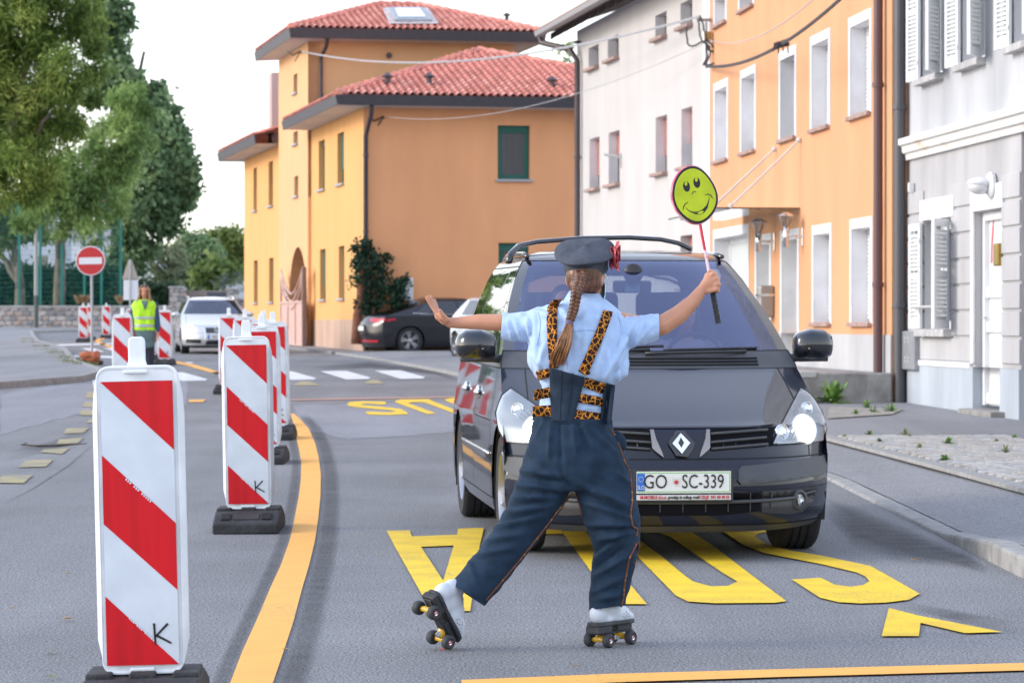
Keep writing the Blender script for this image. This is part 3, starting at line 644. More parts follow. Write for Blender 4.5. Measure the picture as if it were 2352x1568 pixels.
# pink gate in the arch of the tower
gt = bpy.data.objects.new('metal_gate', None); COL.objects.link(gt); gt.matrix_world = MY @ Matrix.Translation((XT, YR, 0)); tag(gt, 'pink metal gate with a sagging curved top, standing in the archway of the yellow house', 'gate')
M_PINK = mat('pink_gate', (.56, .36, .31), .55, var=.08); M_PINKD = mat('dark_gate_post', (.20, .13, .12), .6)
g0, g1 = FH(MY, 714, 700, 0, XT).y - YR, FH(MY, 662, 700, 0, XT).y - YR
g0, g1 = min(g0, g1), max(g0, g1); gx = -.22; zbm, zmid, ztop = .02, FH(MY, 690, 694, 0, XT).z, FH(MY, 664, 620, 0, XT).z
def gz(t_): return zmid + .25 + (ztop - zmid - .25) * (abs(2 * t_ - 1) ** 1.7)
for k in range(3):
    a, b = lerp(g0, g1, k / 3) + .03, lerp(g0, g1, (k + 1) / 3) - .03; mb = MB(); mb.b2((gx, a, zbm + .1), (gx + .02, b, zmid)); mb.build('gate_panel', M_PINK, gt)
for k in range(4):
    y = lerp(g0, g1, k / 3); mb = MB(); mb.b2((gx - .03, y - .025, zbm), (gx + .03, y + .025, gz(k / 3))); mb.build('gate_bar', M_PINK, gt)
for off in (0, .22, .44):
    mb = MB(); mb.tube([(gx - .01, lerp(g0, g1, t_ / 20), gz(t_ / 20) - off * (1 if abs(t_ - 10) < 9 else .4)) for t_ in range(21)], .03, 6); mb.build('gate_swag', M_PINK, gt)
for z in (zbm + .12, zmid): mb = MB(); mb.b2((gx - .035, g0, z - .03), (gx + .035, g1, z + .03)); mb.build('gate_rail', M_PINK, gt)
mb = MB(); mb.b2((gx - .06, g0 - .24, -.3), (gx + .06, g0 - .06, ztop)); mb.build('gate_post', M_PINKD, gt, bevel=.01)

# ================================================================ street front on the right: white, orange and grey houses
CO = P(2040, 760, 40.6); CO.z = 0
CW = P(1632, 760, 55.3); CW.z = 0
CE = P(1325, 760, 68.6); CE.z = 0
M_ORA = plaster('orange_plaster', (.66, .34, .185), .05); M_WHT = plaster('white_plaster', (.54, .515, .505), .04); M_PLG = plaster('grey_plinth', (.46, .46, .47), .1)
M_TRIM = mat('white_trim', (.70, .70, .72), .8, var=.06, vscale=3); M_SILLR = mat('red_stone_sill', (.36, .24, .205), .75, var=.25, vscale=12)
M_SHW = mat('white_roller', (.72, .73, .76), .5); M_SHR = mat('rose_roller', (.45, .19, .155), .6, var=.1)
M_DKF = mat('dark_wood_frame', (.07, .045, .04), .5)
ora, MO = house('orange_house', 'orange rendered street house with white trimmed windows and a glass canopy over its doors', 'house', CW, (CO - CW).normalized())
LO_ = (CO - CW).length + .22
def orect(u0, v0, u1, v1): a = FH(MO, u0, v1); b = FH(MO, u1, v0); return (a.x, a.z, b.x, b.z)
rows = [norm_rows([orect(1640, 172, 1673, 376), orect(1701, 147, 1737, 353), orect(1790, 100, 1830, 328), orect(1862, 66, 1908, 304), orect(1950, 22, 2003, 276)]),
        norm_rows([orect(1640, -40, 1670, 58), orect(1697, -70, 1733, 26), orect(1786, -140, 1828, -20), orect(1858, -190, 1905, -60), orect(1946, -260, 2000, -110)])]
low = norm_rows([orect(1866, 511, 1911, 745), orect(1953, 496, 2005, 743)])
gar = orect(1639, 513, 1721, 800); dr1 = orect(1735, 535, 1772, 830); dr2 = orect(1793, 523, 1836, 800)
zg = max(gar[3], dr1[3])
gar = (gar[0], .12, gar[2], gar[3]); dr1 = (dr1[0], .12, dr1[2], dr1[3]); dr2 = (dr2[0], .12, dr2[2], dr2[3])
inset = .14
wins = rows[0] + rows[1] + low; holes = [(a + .12, b + .02, c - .12, d - .14) for a, b, c, d in wins]; dh = [(a + .13, b, c - .13, d - .16) for a, b, c, d in (gar, dr1, dr2)]
ztopO = 12.0; zpl = .85
mb = MB(); grid_wall(mb, .004, LO_, zpl, ztopO, holes + [(a, zpl, c, d) for a, b, c, d in dh], 0, .30)
mb.quad((LO_, 0, -.7), (LO_, 8, -.7), (LO_, 8, ztopO), (LO_, 0, ztopO)); mb.build('wall', M_ORA, ora, fix=False)
mb = MB(); grid_wall(mb, .004, LO_, -.7, zpl, [(a, b, c, zpl + .02) for a, b, c, d in dh], -.015, .3); mb.quad((LO_, -.015, -.7), (LO_, 2, -.7), (LO_, 2, zpl), (LO_, -.015, zpl)); mb.build('plinth', M_PLG, ora, fix=False)
def reveal(parent, i_, dp):
    mb = MB()
    for x, s_ in ((i_[0], .003), (i_[2], -.003)): mb.quad((x + s_, 0, i_[1]), (x + s_, dp, i_[1]), (x + s_, dp, i_[3]), (x + s_, 0, i_[3]))
    mb.quad((i_[0], 0, i_[3] - .003), (i_[2], 0, i_[3] - .003), (i_[2], dp, i_[3] - .003), (i_[0], dp, i_[3] - .003)); mb.build('window_reveal', M_TRIM, parent, fix=False)
def trim(parent, o_, i_, name='window_trim', t=.012, bottom=False):
    """flat white band round an opening, proud of the plaster"""
    mb = MB(); mb.b2((o_[0], -t, o_[1] if not bottom else o_[1]), (i_[0], -.001, o_[3])); mb.b2((i_[2], -t, o_[1]), (o_[2], -.001, o_[3])); mb.b2((i_[0], -t, i_[3]), (i_[2], -.001, o_[3])); mb.build(name, M_TRIM, parent)
    reveal(parent, i_, .29)
for k, (o_, i_) in enumerate(zip(wins, holes)):
    trim(ora, o_, i_); window(ora, None, i_, M_SILLR, M_WHITE, .05, .24, sh_frac=(.97 if k not in (2, 1, 6) else (.86 if k == 1 else .10)), sh_mat=M_SHW, sillo=.07, sillh=.055)
for k, (o_, i_) in enumerate(zip((gar, dr1, dr2), dh)):
    trim(ora, o_, i_, 'door_trim')
    mb = MB(); mb.b2((i_[0], .27, i_[1]), (i_[2], .31, i_[3])); d_ = mb.build('garage_door' if k == 0 else 'door', mat('pale_door', (.55, .58, .58), .4) if k == 0 else mat('grey_white_door', (.60, .63, .63), .4), ora)
    mb = MB(); mb.b2((i_[0], .255, i_[1]), (i_[0] + .1, .27, i_[3])); mb.b2((i_[2] - .1, .255, i_[1]), (i_[2], .27, i_[3])); mb.b2((i_[0] + .1, .256, i_[3] - .1), (i_[2] - .1, .27, i_[3]))
    if k == 0:
        for q in range(1, 5): z = lerp(i_[1], i_[3], q / 5); mb.b2((i_[0] + .1, .262, z - .01), (i_[2] - .1, .27, z + .01))
    mb.build('door_frame', M_WHITE, d_)
    if k: mb = MB(); mb.tube([(i_[0] + .16, .20, i_[1] + .75), (i_[0] + .16, .20, i_[1] + 1.5)], .016, 8); mb.build('handle', mat('brushed_steel', (.5, .5, .5), .3, metal=1), d_)
# glass canopy with two stays
M_CANO = glass_mat('canopy_glass', (.66, .80, .78), .12); M_STEEL = mat('stay_metal', (.62, .60, .58), .4, metal=.3)
ca, cb = FH(MO, 1725, 478).x, FH(MO, 1852, 470).x; cz = FH(MO, 1790, 488).z
c0 = FH(MO, 1655, 500, 2, cz); ca2, cb2 = ca - .3, FH(MO, 1838, 472).x
mb = MB(); mb.b2((ca2 - .5, -1.25, cz - .012), (cb2, -.01, cz + .012)); can = mb.build('glass_canopy', M_CANO, ora)
for u, v in ((1783, 343), (1840, 322)):
    h = FH(MO, u, v); e = (h.x - .15 if u == 1783 else h.x - .05, -1.05, cz + .03); mb = MB(); mb.tube([(h.x, -.03, h.z), e], .016, 8); mb.ball(e, .04, 8, 6); mb.ball((h.x, -.03, h.z), .045, 8, 6); mb.build('canopy_stay', M_STEEL, can)
# wall lamps, letter boxes
M_CHROME = mat('chrome', (.72, .72, .73), .18, metal=1); M_LAMPG = glass_mat('lamp_glass', (.7, .7, .7), .15)
for u, v in ((1764, 560), (1829, 548)):
    h = FH(MO, u + 16, v - 8); x, z = h.x, h.z; mb = MB(); mb.b2((x - .05, -.03, z - .17), (x + .05, 0, z + .12)); wlp = mb.build('wall_lamp', M_CHROME, ora, bevel=.01)
    mb = MB(); mb.tube([(x, -.02, z - .02), (x, -.26, z - .02)], .018, 8); mb.tube([(x, -.26, z - .18), (x, -.26, z + .14)], [.042, .05], 12); mb.build('lamp_arm', M_CHROME, wlp, smooth=True)
    mb = MB(); mb.lathe([(.05, .14), (.10, .27), (.10, .28)], 14, Matrix.Translation((x, -.26, z))); mb.build('lamp_glass', M_LAMPG, wlp, smooth=True)
    mb = MB(); mb.lathe([(.145, .275), (.15, .285), (.03, .34), (0, .345)], 14, Matrix.Translation((x, -.26, z))); mb.build('lamp_cap', M_CHROME, wlp, auto=40)
h = FH(MO, 1776, 688); mb = MB(); mb.b2((h.x - .14, -.24, h.z - .28), (h.x + .14, -.0, h.z + .22)); lb = mb.build('letter_box', mat('letterbox_grey', (.33, .31, .29), .4, metal=.4), ora, bevel=.04, seg=3)
mb = MB(); mb.b2((h.x - .15, -.26, h.z + .05), (h.x + .15, -.01, h.z + .09)); mb.build('letter_flap', M_CHROME, lb)
h = FH(MO, 2023, 680); h2 = FH(MO, 2023, 620); mb = MB(); mb.b2((h.x - .12, -.06, FH(MO, 2023, 740).z), (h.x + .1, 0, FH(MO, 2023, 595).z)); pb_ = mb.build('intercom_panel', mat('anthracite', (.06, .065, .07), .4), ora, bevel=.01)
mb = MB(); mb.b2((h.x - .08, -.072, FH(MO, 2023, 640).z), (h.x + .04, -.06, FH(MO, 2023, 608).z)); mb.build('intercom_screen', mat('screen_grey', (.35, .36, .33), .3), pb_)
h = FH(MO, 2024, 778); mb = MB(); mb.b2((h.x - .1, -.08, h.z - .2), (h.x + .08, 0, h.z + .2)); mb.build('meter_box', M_WHITE, ora, bevel=.015)
h = FH(MO, 2024, 504); mb = MB(); mb.b2((h.x - .08, -.03, h.z - .22), (h.x + .1, 0, h.z + .22)); mb.build('house_number_plate', mat('maroon_plate', (.16, .05, .04), .5), ora)
px_ = LO_ - .14
px_ = FH(MO, 2034, 700).x
pipe(ora, [(px_, -.10, 12), (px_, -.10, -.05)], .062, mat('maroon_pipe', (.105, .055, .058), .4, metal=.2), clips=[(px_, -.10, z) for z in (1.5, 4.1, 6.9)])
# stepped terrace in front of the orange house
tA = FH(MO, 1838, 862, 2, .0)
mb = MB(); M_TER = mat('old_concrete', (.34, .33, .32), .9, col2=(.20, .19, .18), vscale=4, bump=.5, bscale=25)
tx = FH(MO, 2055, 900, 1, -1.0)
for i in range(7):
    x0 = lerp(LO_ + .05, 2.0, i / 7); x1 = lerp(LO_ + .05, 2.0, (i + 1) / 7); mb.b2((x1, -1.15, -.5), (x0, -.018, .14 + (x1 - LO_) * .0))
mb = MB(); mb.b2((1.0, -1.25, -.6), (LO_ + .1, -.017, .36)); ter = mb.build('terrace_step', M_TER, ora, bevel=.02)
mb = MB(); mb.b2((1.0, -1.28, .30), (LO_ + .12, -1.0, .385)); mb.build('terrace_coping', mat('pale_coping', (.42, .41, .40), .85, var=.15, vscale=5), ora, bevel=.015)

# ---------------------------------------------------------------- white house
whi, MW = house('white_house', 'white rendered house with rose shutters and dark eaves, between yellow and orange houses', 'house', CE, (CW - CE).normalized())
LW = (CW - CE).length
def wrect(u0, v0, u1, v1): a = FH(MW, u0, v1); b = FH(MW, u1, v0); return (a.x, a.z, b.x, b.z)
w1 = norm_rows([wrect(1354, 316, 1377, 438), wrect(1398, 299, 1423, 426), wrect(1506, 261, 1532, 400), wrect(1565, 241, 1590, 384)])
w2 = norm_rows([wrect(1352, 103, 1375, 162), wrect(1396, 80, 1421, 141), wrect(1505, 22, 1531, 93), wrect(1563, -5, 1590, 63)])
w0 = norm_rows([wrect(1354, 552, 1377, 660), wrect(1563, 556, 1590, 680)])
ztW = 7.3
for r in w1 + w2: reveal(whi, r, .195)
mb = MB(); grid_wall(mb, 0, LW, -.7, ztW, w1 + w2 + w0, 0, .28); mb.quad((0, 0, -.7), (0, 9, -.7), (0, 9, ztW), (0, 0, ztW)); mb.build('wall', M_WHT, whi, fix=False)
mb = MB(); mb.b2((LW - .55, -.02, -.7), (LW + .002, 0, 12)); mb.build('corner_strip', mat('pale_corner', (.74, .74, .76), .8), whi)
for k, r in enumerate(w1): window(whi, None, r, M_SILLR, M_DKF, .06, .20, glass_mat('dim_glass', (.12, .13, .14), .08), sh_frac=(.72, .42, .68, .58)[k], sh_mat=M_SHR, sillo=.12)
for r in w2: window(whi, None, r, M_SILLR, M_DKF, .07, .20, glass_mat('dim_glass', (.12, .13, .14), .08), sillo=.12)
for r in w0: window(whi, None, r, M_SILLR, M_DKF, .07, .20, sillo=.10, sh_frac=.2, sh_mat=M_SHR)
# roof overhang with rafters
M_TIMB = mat('dark_timber', (.095, .062, .058), .8, var=.25, vscale=5); M_TIMB2 = mat('rafter_timber', (.06, .042, .042), .8)
mb = MB(); mb.v = [(-.7, -.62, ztW - .02), (LW, -.62, ztW - .02), (LW, 5, ztW + 1.9), (-.7, 5, ztW + 1.9), (-.7, -.62, ztW + .05), (LW, -.62, ztW + .05), (LW, 5, ztW + 1.97), (-.7, 5, ztW + 1.97)]
mb.f = [(0, 1, 2, 3), (4, 5, 6, 7), (0, 1, 5, 4), (0, 3, 7, 4), (1, 2, 6, 5)]; rfw = mb.build('roof', M_TIMB, whi)
for k in range(15):
    x = -.35 + k * (LW + .3) / 14.5; mb = MB(); mb.v = [(x - .06, -.52, ztW - .17), (x + .06, -.52, ztW - .17), (x + .06, 0, ztW + .14), (x - .06, 0, ztW + .14), (x - .06, -.52, ztW - .03), (x + .06, -.52, ztW - .03), (x + .06, 0, ztW + .30), (x - .06, 0, ztW + .30)]
    mb.f = [(0, 1, 2, 3), (4, 5, 6, 7), (0, 1, 5, 4), (1, 2, 6, 5), (2, 3, 7, 6), (3, 0, 4, 7)]; mb.build('rafter', M_TIMB2, rfw)
mb = MB(); prof = [(-1.16, .03), (-1.19, -.05), (-1.26, -.08), (-1.33, -.05), (-1.35, .04), (-1.36, .04), (-1.34, -.06), (-1.26, -.10), (-1.18, -.06), (-1.15, .03)]
mb.loft([[Vector((x, y + .53, ztW + z)) for y, z in prof] for x in (-.75, LW)], True); mb.build('gutter', mat('grey_gutter', (.33, .31, .32), .4, metal=.3), whi, auto=40)
k_ = MB(); ew = [(-.72, -1.2, ztW + .07), (LW, -1.2, ztW + .07)]
for i in range(70): x = lerp(-.7, LW, i / 69); k_.tube([(x, -.70, ztW + .075), (x, -.2, ztW + .25)], .075, 6)
structure(k_.build('roof_tile', mat('brown_tile', (.36, .17, .10), .7, var=.2), rfw, auto=50), 'stuff')
xd = FH(MW, 1327, 400, 1, -.09).x
pipe(whi, [(-.55, -.73, ztW - .08), (-.5, -.70, ztW - .22), (xd - .1, -.25, ztW - .45), (xd, -.10, ztW - .7), (xd, -.10, .0)], .065, M_BROWNMETAL, clips=[(xd, -.1, z) for z in (2, 4.5, 7)])
h = FH(MW, 1428, 362); mb = MB(); mb.tube([(h.x, 0, h.z), (h.x - .05, -.35, h.z + .06)], .03, 6); mb.box((h.x, -.02, h.z - .06), (.05, .04, .3)); mb.build('wall_bracket', M_STEEL, whi)

# ---------------------------------------------------------------- grey house with louvred shutters
CG = G(2075, 922, .10); CG2 = G(2352, 965, .10); dG = (CG2 - CG); dG.z = 0
CG.z = 0
gre, MG = house('grey_house', 'pale grey street house with rusticated ground floor and white louvred shutters', 'house', CG, dG.normalized())
M_GW = plaster('grey_plaster', (.43, .425, .437), .16); M_GUP = plaster('upper_grey_plaster', (.46, .47, .495), .16); M_GPL = plaster('blue_grey_plinth', (.40, .44, .49), .14)
M_SHU = mat('shutter_white', (.76, .78, .79), .4); M_SLAT = mat('slat_white', (.70, .72, .73), .45); M_CORN = mat('cornice_white', (.70, .69, .67), .7, col2=(.55, .42, .30), vscale=1.6, lo=.55, hi=.78, stretch=(1, 1, 4))
def grect(u0, v0, u1, v1): a = FH(MG, u0, v1); b = FH(MG, u1, v0); return (a.x, a.z, b.x, b.z)
gw = grect(2124, 500, 2187, 756); gd = grect(2240, 478, 2312, 935)
zc0, zpG = FH(MG, 2075, 372).z, FH(MG, 2075, 833).z
u1 = grect(2120, -60, 2165, 185); u2 = grect(2212, -90, 2262, 150); u3 = grect(2330, -120, 2390, 110); uz = (min(u1[1], u2[1]) + max(u1[1], u2[1])) / 2
ups = [(u1[0], uz, u1[2], uz + 1.75), (u2[0], uz, u2[2], uz + 1.75), (u3[0], uz, u3[2], uz + 1.75)]
gp = FH(MG, 2318, 700).x; LG = 18
gd = (gd[0], .06, gp - .32, gd[3]); gw = (gw[0], gw[1], gw[2], gw[3])
mb = MB(); grid_wall(mb, 0, gp + .55, zpG, zc0, [gw, (gd[0], zpG, gd[2], gd[3])], 0, .35); mb.quad((0, 0, -.3), (0, 8, -.3), (0, 8, 10), (0, 0, 10))
# right of the door a deep porch recess opens
xr = FH(MG, 2330, 800).x; mb.quad((gp + .55, 0, zpG), (gp + .55, 1.6, zpG), (gp + .55, 1.6, 3.45), (gp + .55, 0, 3.45)); mb.quad((gp + .55, 0, 3.45), (LG, 0, 3.45), (LG, 0, zc0), (gp + .55, 0, zc0)); mb.quad((gp + .55, 0, 3.45), (LG, 0, 3.45), (LG, 1.6, 3.45), (gp + .55, 1.6, 3.45)); mb.quad((gp + .55, 1.6, -.2), (LG, 1.6, -.2), (LG, 1.6, 3.45), (gp + .55, 1.6, 3.45))
mb.build('wall', M_GW, gre, fix=False)
mb = MB(); grid_wall(mb, -.01, gp + .56, -.4, zpG, [(gd[0], -.4, gd[2], zpG + .01)], -.03, .38); mb.quad((gp + .56, -.03, -.4), (gp + .56, 1.6, -.4), (gp + .56, 1.6, zpG), (gp + .56, -.03, zpG)); mb.quad((-.01, -.03, zpG), (gd[0], -.03, zpG), (gd[0], 0, zpG), (-.01, 0, zpG)); mb.build('plinth', M_GPL, gre, fix=False)
mb = MB(); grid_wall(mb, 0, LG, zc0 + .3, 11, ups, -.0, .3); mb.build('wall', M_GUP, gre, fix=False)
# cornice string course
mb = MB(); prof = [(0, 0), (-.05, 0), (-.06, .07), (-.10, .09), (-.11, .17), (-.15, .19), (-.155, .27), (-.02, .31), (0, .31)]
mb.loft([[Vector((x, y, zc0 + z)) for y, z in prof] for x in (-.02, LG)], True); mb.build('cornice', M_CORN, gre, auto=30)
# raised facade blocks with recessed joints
M_BLK = plaster('block_plaster', (.45, .445, .456), .13)
bz = [zpG + .05]; bh = (zc0 - .45 - zpG) / 7
for j in range(7):
    za = zpG + .06 + j * bh; zb_ = za + bh - .035; spans = []
    xs = [.03, (gw[0] - .42), None, gw[2] + .48, gd[0] - .13, None, gd[2] + .04, gp + .54]
    for a, b in ((.03, gw[0] - .02), (gw[2] + .02, gd[0] - .12), (gd[2] + .03, gp + .54)):
        if b - a < .05: continue
        mb = MB(); mb.b2((a, -.022, za), (b, -.001, zb_)); mb.build('facade_block', M_BLK, gre, bevel=.008)
    for w_, t_ in ((gw, 0), (gd, 1)):
        z_lo, z_hi = w_[1] - (.08 if not t_ else 9), w_[3] + .25
        if za > z_hi or zb_ < z_lo:
            mb = MB(); mb.b2((w_[0] - .02, -.021, za), (w_[2] + (.02 if not t_ else .02), -.001, zb_)); mb.build('facade_block', M_BLK, gre, bevel=.008)
mb = MB(); mb.b2((gw[0] - .16, -.035, gw[3] + .01), (gw[2] + .16, -.002, gw[3] + .27)); mb.build('window_lintel', M_TRIM, gre, bevel=.008)
mb = MB(); mb.b2((gd[0] - .12, -.035, gd[3] + .01), (gd[2] + .1, -.002, gd[3] + .30)); mb.b2((gd[0] - .12, -.034, zpG + .04), (gd[0] - .001, -.002, gd[3] + .01)); mb.build('door_surround', M_TRIM, gre, bevel=.008)
mb = MB(); mb.b2((.0, -.045, zpG - .02), (gd[0] - .13, -.001, zpG + .05)); mb.build('plinth_cap', M_TRIM, gre, bevel=.008)
def shutter(x_h, z0, z1, wd, ang):
    """open louvred shutter hinged at x_h (ang = swing from the wall plane)"""
    s_ = 1 if wd > 0 else -1; wd = abs(wd); Mf = Matrix.Translation((x_h, -.05, 0)) @ Matrix.Rotation(-s_ * ang, 4, 'Z') @ Matrix.Diagonal((s_, 1, 1, 1))
    mb = MB(); st = .065
    mb.b2((0, -.022, z0), (st, .022, z1)); mb.b2((wd - st, -.022, z0), (wd, .022, z1))
    for za, zb_ in ((z0, z0 + .11), ((z0 + z1) / 2 - .04, (z0 + z1) / 2 + .04), (z1 - .09, z1)): mb.b2((st, -.021, za), (wd - st, .021, zb_))
    o = tr(mb, Mf).build('shutter', M_SHU, gre, bevel=.005, seg=1)
    me = None; zz = z0 + .13
    while zz < z1 - .11:
        if abs(zz - (z0 + z1) / 2) > .06:
            if me is None:
                mb = MB(); mb.box(((wd) / 2, 0, 0), (wd - 2 * st, .008, .052), Matrix.Rotation(R(-38), 3, 'X')); tr(mb, Mf); me = mb.mesh('slat'); me.materials.append(M_SLAT)
            so_ = bpy.data.objects.new('slat', me); COL.objects.link(so_); so_.parent = o; so_.location = (0, 0, zz)
        zz += .052
    mb = MB(); mb.b2((-.02, -.03, z0 + .2), (.12, -.025, z0 + .24)); mb.b2((-.02, -.03, z1 - .24), (.12, -.025, z1 - .2)); tr(mb, Mf).build('hinge', M_STEEL, o)
    return o
f = window(gre, None, gw, mat('stone_sill', (.42, .41, .41), .8, var=.2), M_WHITE, .11, .20, sillo=.13, sillh=.09); shutter(gw[0], gw[1] + .01, gw[3] - .02, -.46, R(5)); shutter(gw[2], gw[1] + .01, gw[3] - .02, .46, R(36))
mb = MB(); mb.tube([(gw[0] - .25, -.10, gw[1] + .28), (gw[2] - .05, -.10, gw[1] + .28)], .016, 6); mb.build('window_bar', M_STEEL, f)
for r in ups:
    window(gre, None, r, mat('stone_sill', (.42, .41, .41), .8), M_WHITE, .10, .18, sillo=.12, sillh=.08); shutter(r[0], r[1], r[3], -.47, R(6)); shutter(r[2], r[1], r[3], .47, R(30))
# door
mb = MB(); mb.b2((gd[0], .14, gd[1] + .1), (gd[2] + .3, .2, gd[3])); dd = mb.build('door', mat('upvc_door', (.78, .79, .80), .3), gre)
mb = MB(); dx0, dx1 = gd[0] + .02, gd[2] + .28
mb.b2((dx0, .08, gd[1] + .1), (dx0 + .10, .14, gd[3])); mb.b2((dx1 - .1, .08, gd[1] + .1), (dx1, .14, gd[3])); mb.b2((dx0 + .1, .081, gd[3] - .1), (dx1 - .1, .14, gd[3]))
for z in (gd[1] + .12, gd[1] + .95, gd[1] + 1.35): mb.b2((dx0 + .1, .10, z), (dx1 - .1, .14, z + .13))
mb.build('door_frame', M_WHITE, dd, bevel=.006)
mb = MB(); mb.tube([(dx0 + .14, .10, gd[1] + 1.12), (dx0 + .14, .03, gd[1] + 1.12), (dx0 + .26, .03, gd[1] + 1.12)], .014, 6); mb.build('handle', M_CHROME, dd)
sx, sz0 = dx0 + .2, gd[1] + 1.75
mb = MB(); mb.prism([(sx - .02, .137, sz0), (sx + .05, .137, sz0 + .02), (sx + .05, .137, sz0 + .18), (sx + .1, .137, sz0 + .34), (sx + .13, .137, sz0 + .55), (sx + .06, .137, sz0 + .42), (sx, .137, sz0 + .2)], (0, -.004, 0)); mb.build('door_sticker', mat('pink_red_sticker', (.72, .08, .12), .5), dd)
mb = MB(); mb.b2((gd[0] - .05, -.2, -.3), (gd[2] + .25, .3, gd[1] + .06)); mb.build('door_step', M_TER, gre, bevel=.01)
# brass box, porch lamp, meter cupboard, downspout, small sensor
h = FH(MG, 2299, 585); mb = MB(); mb.b2((h.x - .10, -.07, h.z - .13), (h.x + .10, -.0, h.z + .13)); mb.build('brass_box', mat('brass', (.36, .24, .06), .35, metal=.7), gre, bevel=.02)
h = FH(MG, 2285, 425); mb = MB(); mb.lathe([(0, 0), (.14, 0), (.15, .04), (.12, .07), (0, .07)], 18, Matrix.Translation((h.x + .02, -.02, h.z)) @ Matrix.Rotation(math.pi / 2, 4, 'X')); lp_ = mb.build('porch_lamp', M_WHITE, gre, auto=40)
mb = MB(); mb.ball((h.x - .03, -.17, h.z - .02), (.13, .13, .09), 14, 8); mb.build('lamp_globe', mat('frosted_globe', (.62, .62, .63), .3), lp_, smooth=True); mb = MB(); mb.ball((h.x - .02, -.16, h.z + .03), (.15, .15, .06), 14, 8); mb.build('lamp_hood', M_WHITE, lp_, smooth=True)
q = grect(2086, 760, 2117, 848); mb = MB(); mb.b2((q[0], -.10, q[1]), (q[2], 0, q[3])); mc = mb.build('meter_cupboard', mat('grey_cupboard', (.28, .29, .31), .45, metal=.3, var=.1), gre, bevel=.015)
for zz in (.22, .32, .72, .82):
    for xx in (.35, .6): mb = MB(); mb.box((lerp(q[0], q[2], xx), -.102, lerp(q[1], q[3], zz)), (.05, .008, .025)); mb.build('vent_slot', mat('pale_vent', (.5, .5, .5), .6), mc)
xp = FH(MG, 2066, 500, 1, -.12).x
pipe(gre, [(xp, -.12, 11), (xp, -.12, .02)], .075, mat('grey_pipe', (.085, .085, .095), .4, metal=.3), clips=[(xp, -.12, z) for z in (1.35, 3.9, 6.2)])
h = FH(MG, 2101, 431); mb = MB(); mb.box((h.x, -.05, h.z), (.06, .07, .13)); mb.build('sensor', M_WHITE, gre, bevel=.01)
# ================================================================ trees, hedges, fence, stone wall and far houses
def leaf_mat(name, c1, c2, c3):
    m = bpy.data.materials.new(name); m.use_nodes = True; t = m.node_tree; b = t.nodes['Principled BSDF']
    b.inputs['Roughness'].default_value = .6; b.inputs['Specular IOR Level'].default_value = .3
    g = t.nodes.new('ShaderNodeNewGeometry'); cr = t.nodes.new('ShaderNodeValToRGB'); e = cr.color_ramp.elements
    e[0].position = .0; e[0].color = tuple(c1) + (1,); e[1].position = 1; e[1].color = tuple(c3) + (1,); x = e.new(.55); x.color = tuple(c2) + (1,)
    tc = t.nodes.new('ShaderNodeTexCoord'); n = t.nodes.new('ShaderNodeTexNoise'); n.inputs['Scale'].default_value = .55; n.inputs['Detail'].default_value = 3
    t.links.new(tc.outputs['Object'], n.inputs['Vector'])
    mr = t.nodes.new('ShaderNodeMapRange'); mr.inputs[1].default_value = .35; mr.inputs[2].default_value = .65; t.links.new(n.outputs['Fac'], mr.inputs[0])
    mx = t.nodes.new('ShaderNodeMix'); mx.data_type = 'FLOAT'; mx.inputs[0].default_value = .42
    t.links.new(mr.outputs[0], mx.inputs[2]); t.links.new(g.outputs['Random Per Island'], mx.inputs[3])
    t.links.new(mx.outputs[0], cr.inputs[0]); t.links.new(cr.outputs[0], b.inputs['Base Color'])
    tl = t.nodes.new('ShaderNodeBsdfTranslucent'); t.links.new(cr.outputs[0], tl.inputs[0]); ms = t.nodes.new('ShaderNodeMixShader'); ms.inputs[0].default_value = .45
    t.links.new(b.outputs[0], ms.inputs[1]); t.links.new(tl.outputs[0], ms.inputs[2]); t.links.new(ms.outputs[0], t.nodes['Material Output'].inputs[0]); return m
L_CON = leaf_mat('yellow_green_sprays', (.035, .075, .02), (.22, .32, .07), (.64, .67, .19))
L_DRK = leaf_mat('dark_leaves', (.055, .11, .05), (.20, .31, .15), (.46, .56, .29))
L_LGT = leaf_mat('light_sprays', (.06, .12, .035), (.24, .36, .11), (.52, .64, .24))
L_MID = leaf_mat('mid_leaves', (.08, .13, .04), (.20, .27, .08), (.40, .46, .15))
L_OLV = leaf_mat('olive_leaves', (.13, .17, .10), (.28, .33, .20), (.46, .50, .36))
L_HDG = leaf_mat('hedge_leaves', (.018, .05, .028), (.04, .085, .045), (.075, .13, .065))
L_LAV = leaf_mat('grey_green_leaves', (.10, .13, .11), (.19, .23, .20), (.29, .32, .29))
M_BARK = mat('bark', (.20, .165, .13), .95, var=.35, vscale=6, bump=.8, bscale=14, stretch=(1, 1, .2)); M_BARKD = mat('dark_bark', (.10, .08, .065), .95, var=.35, vscale=5, bump=.8, bscale=14)
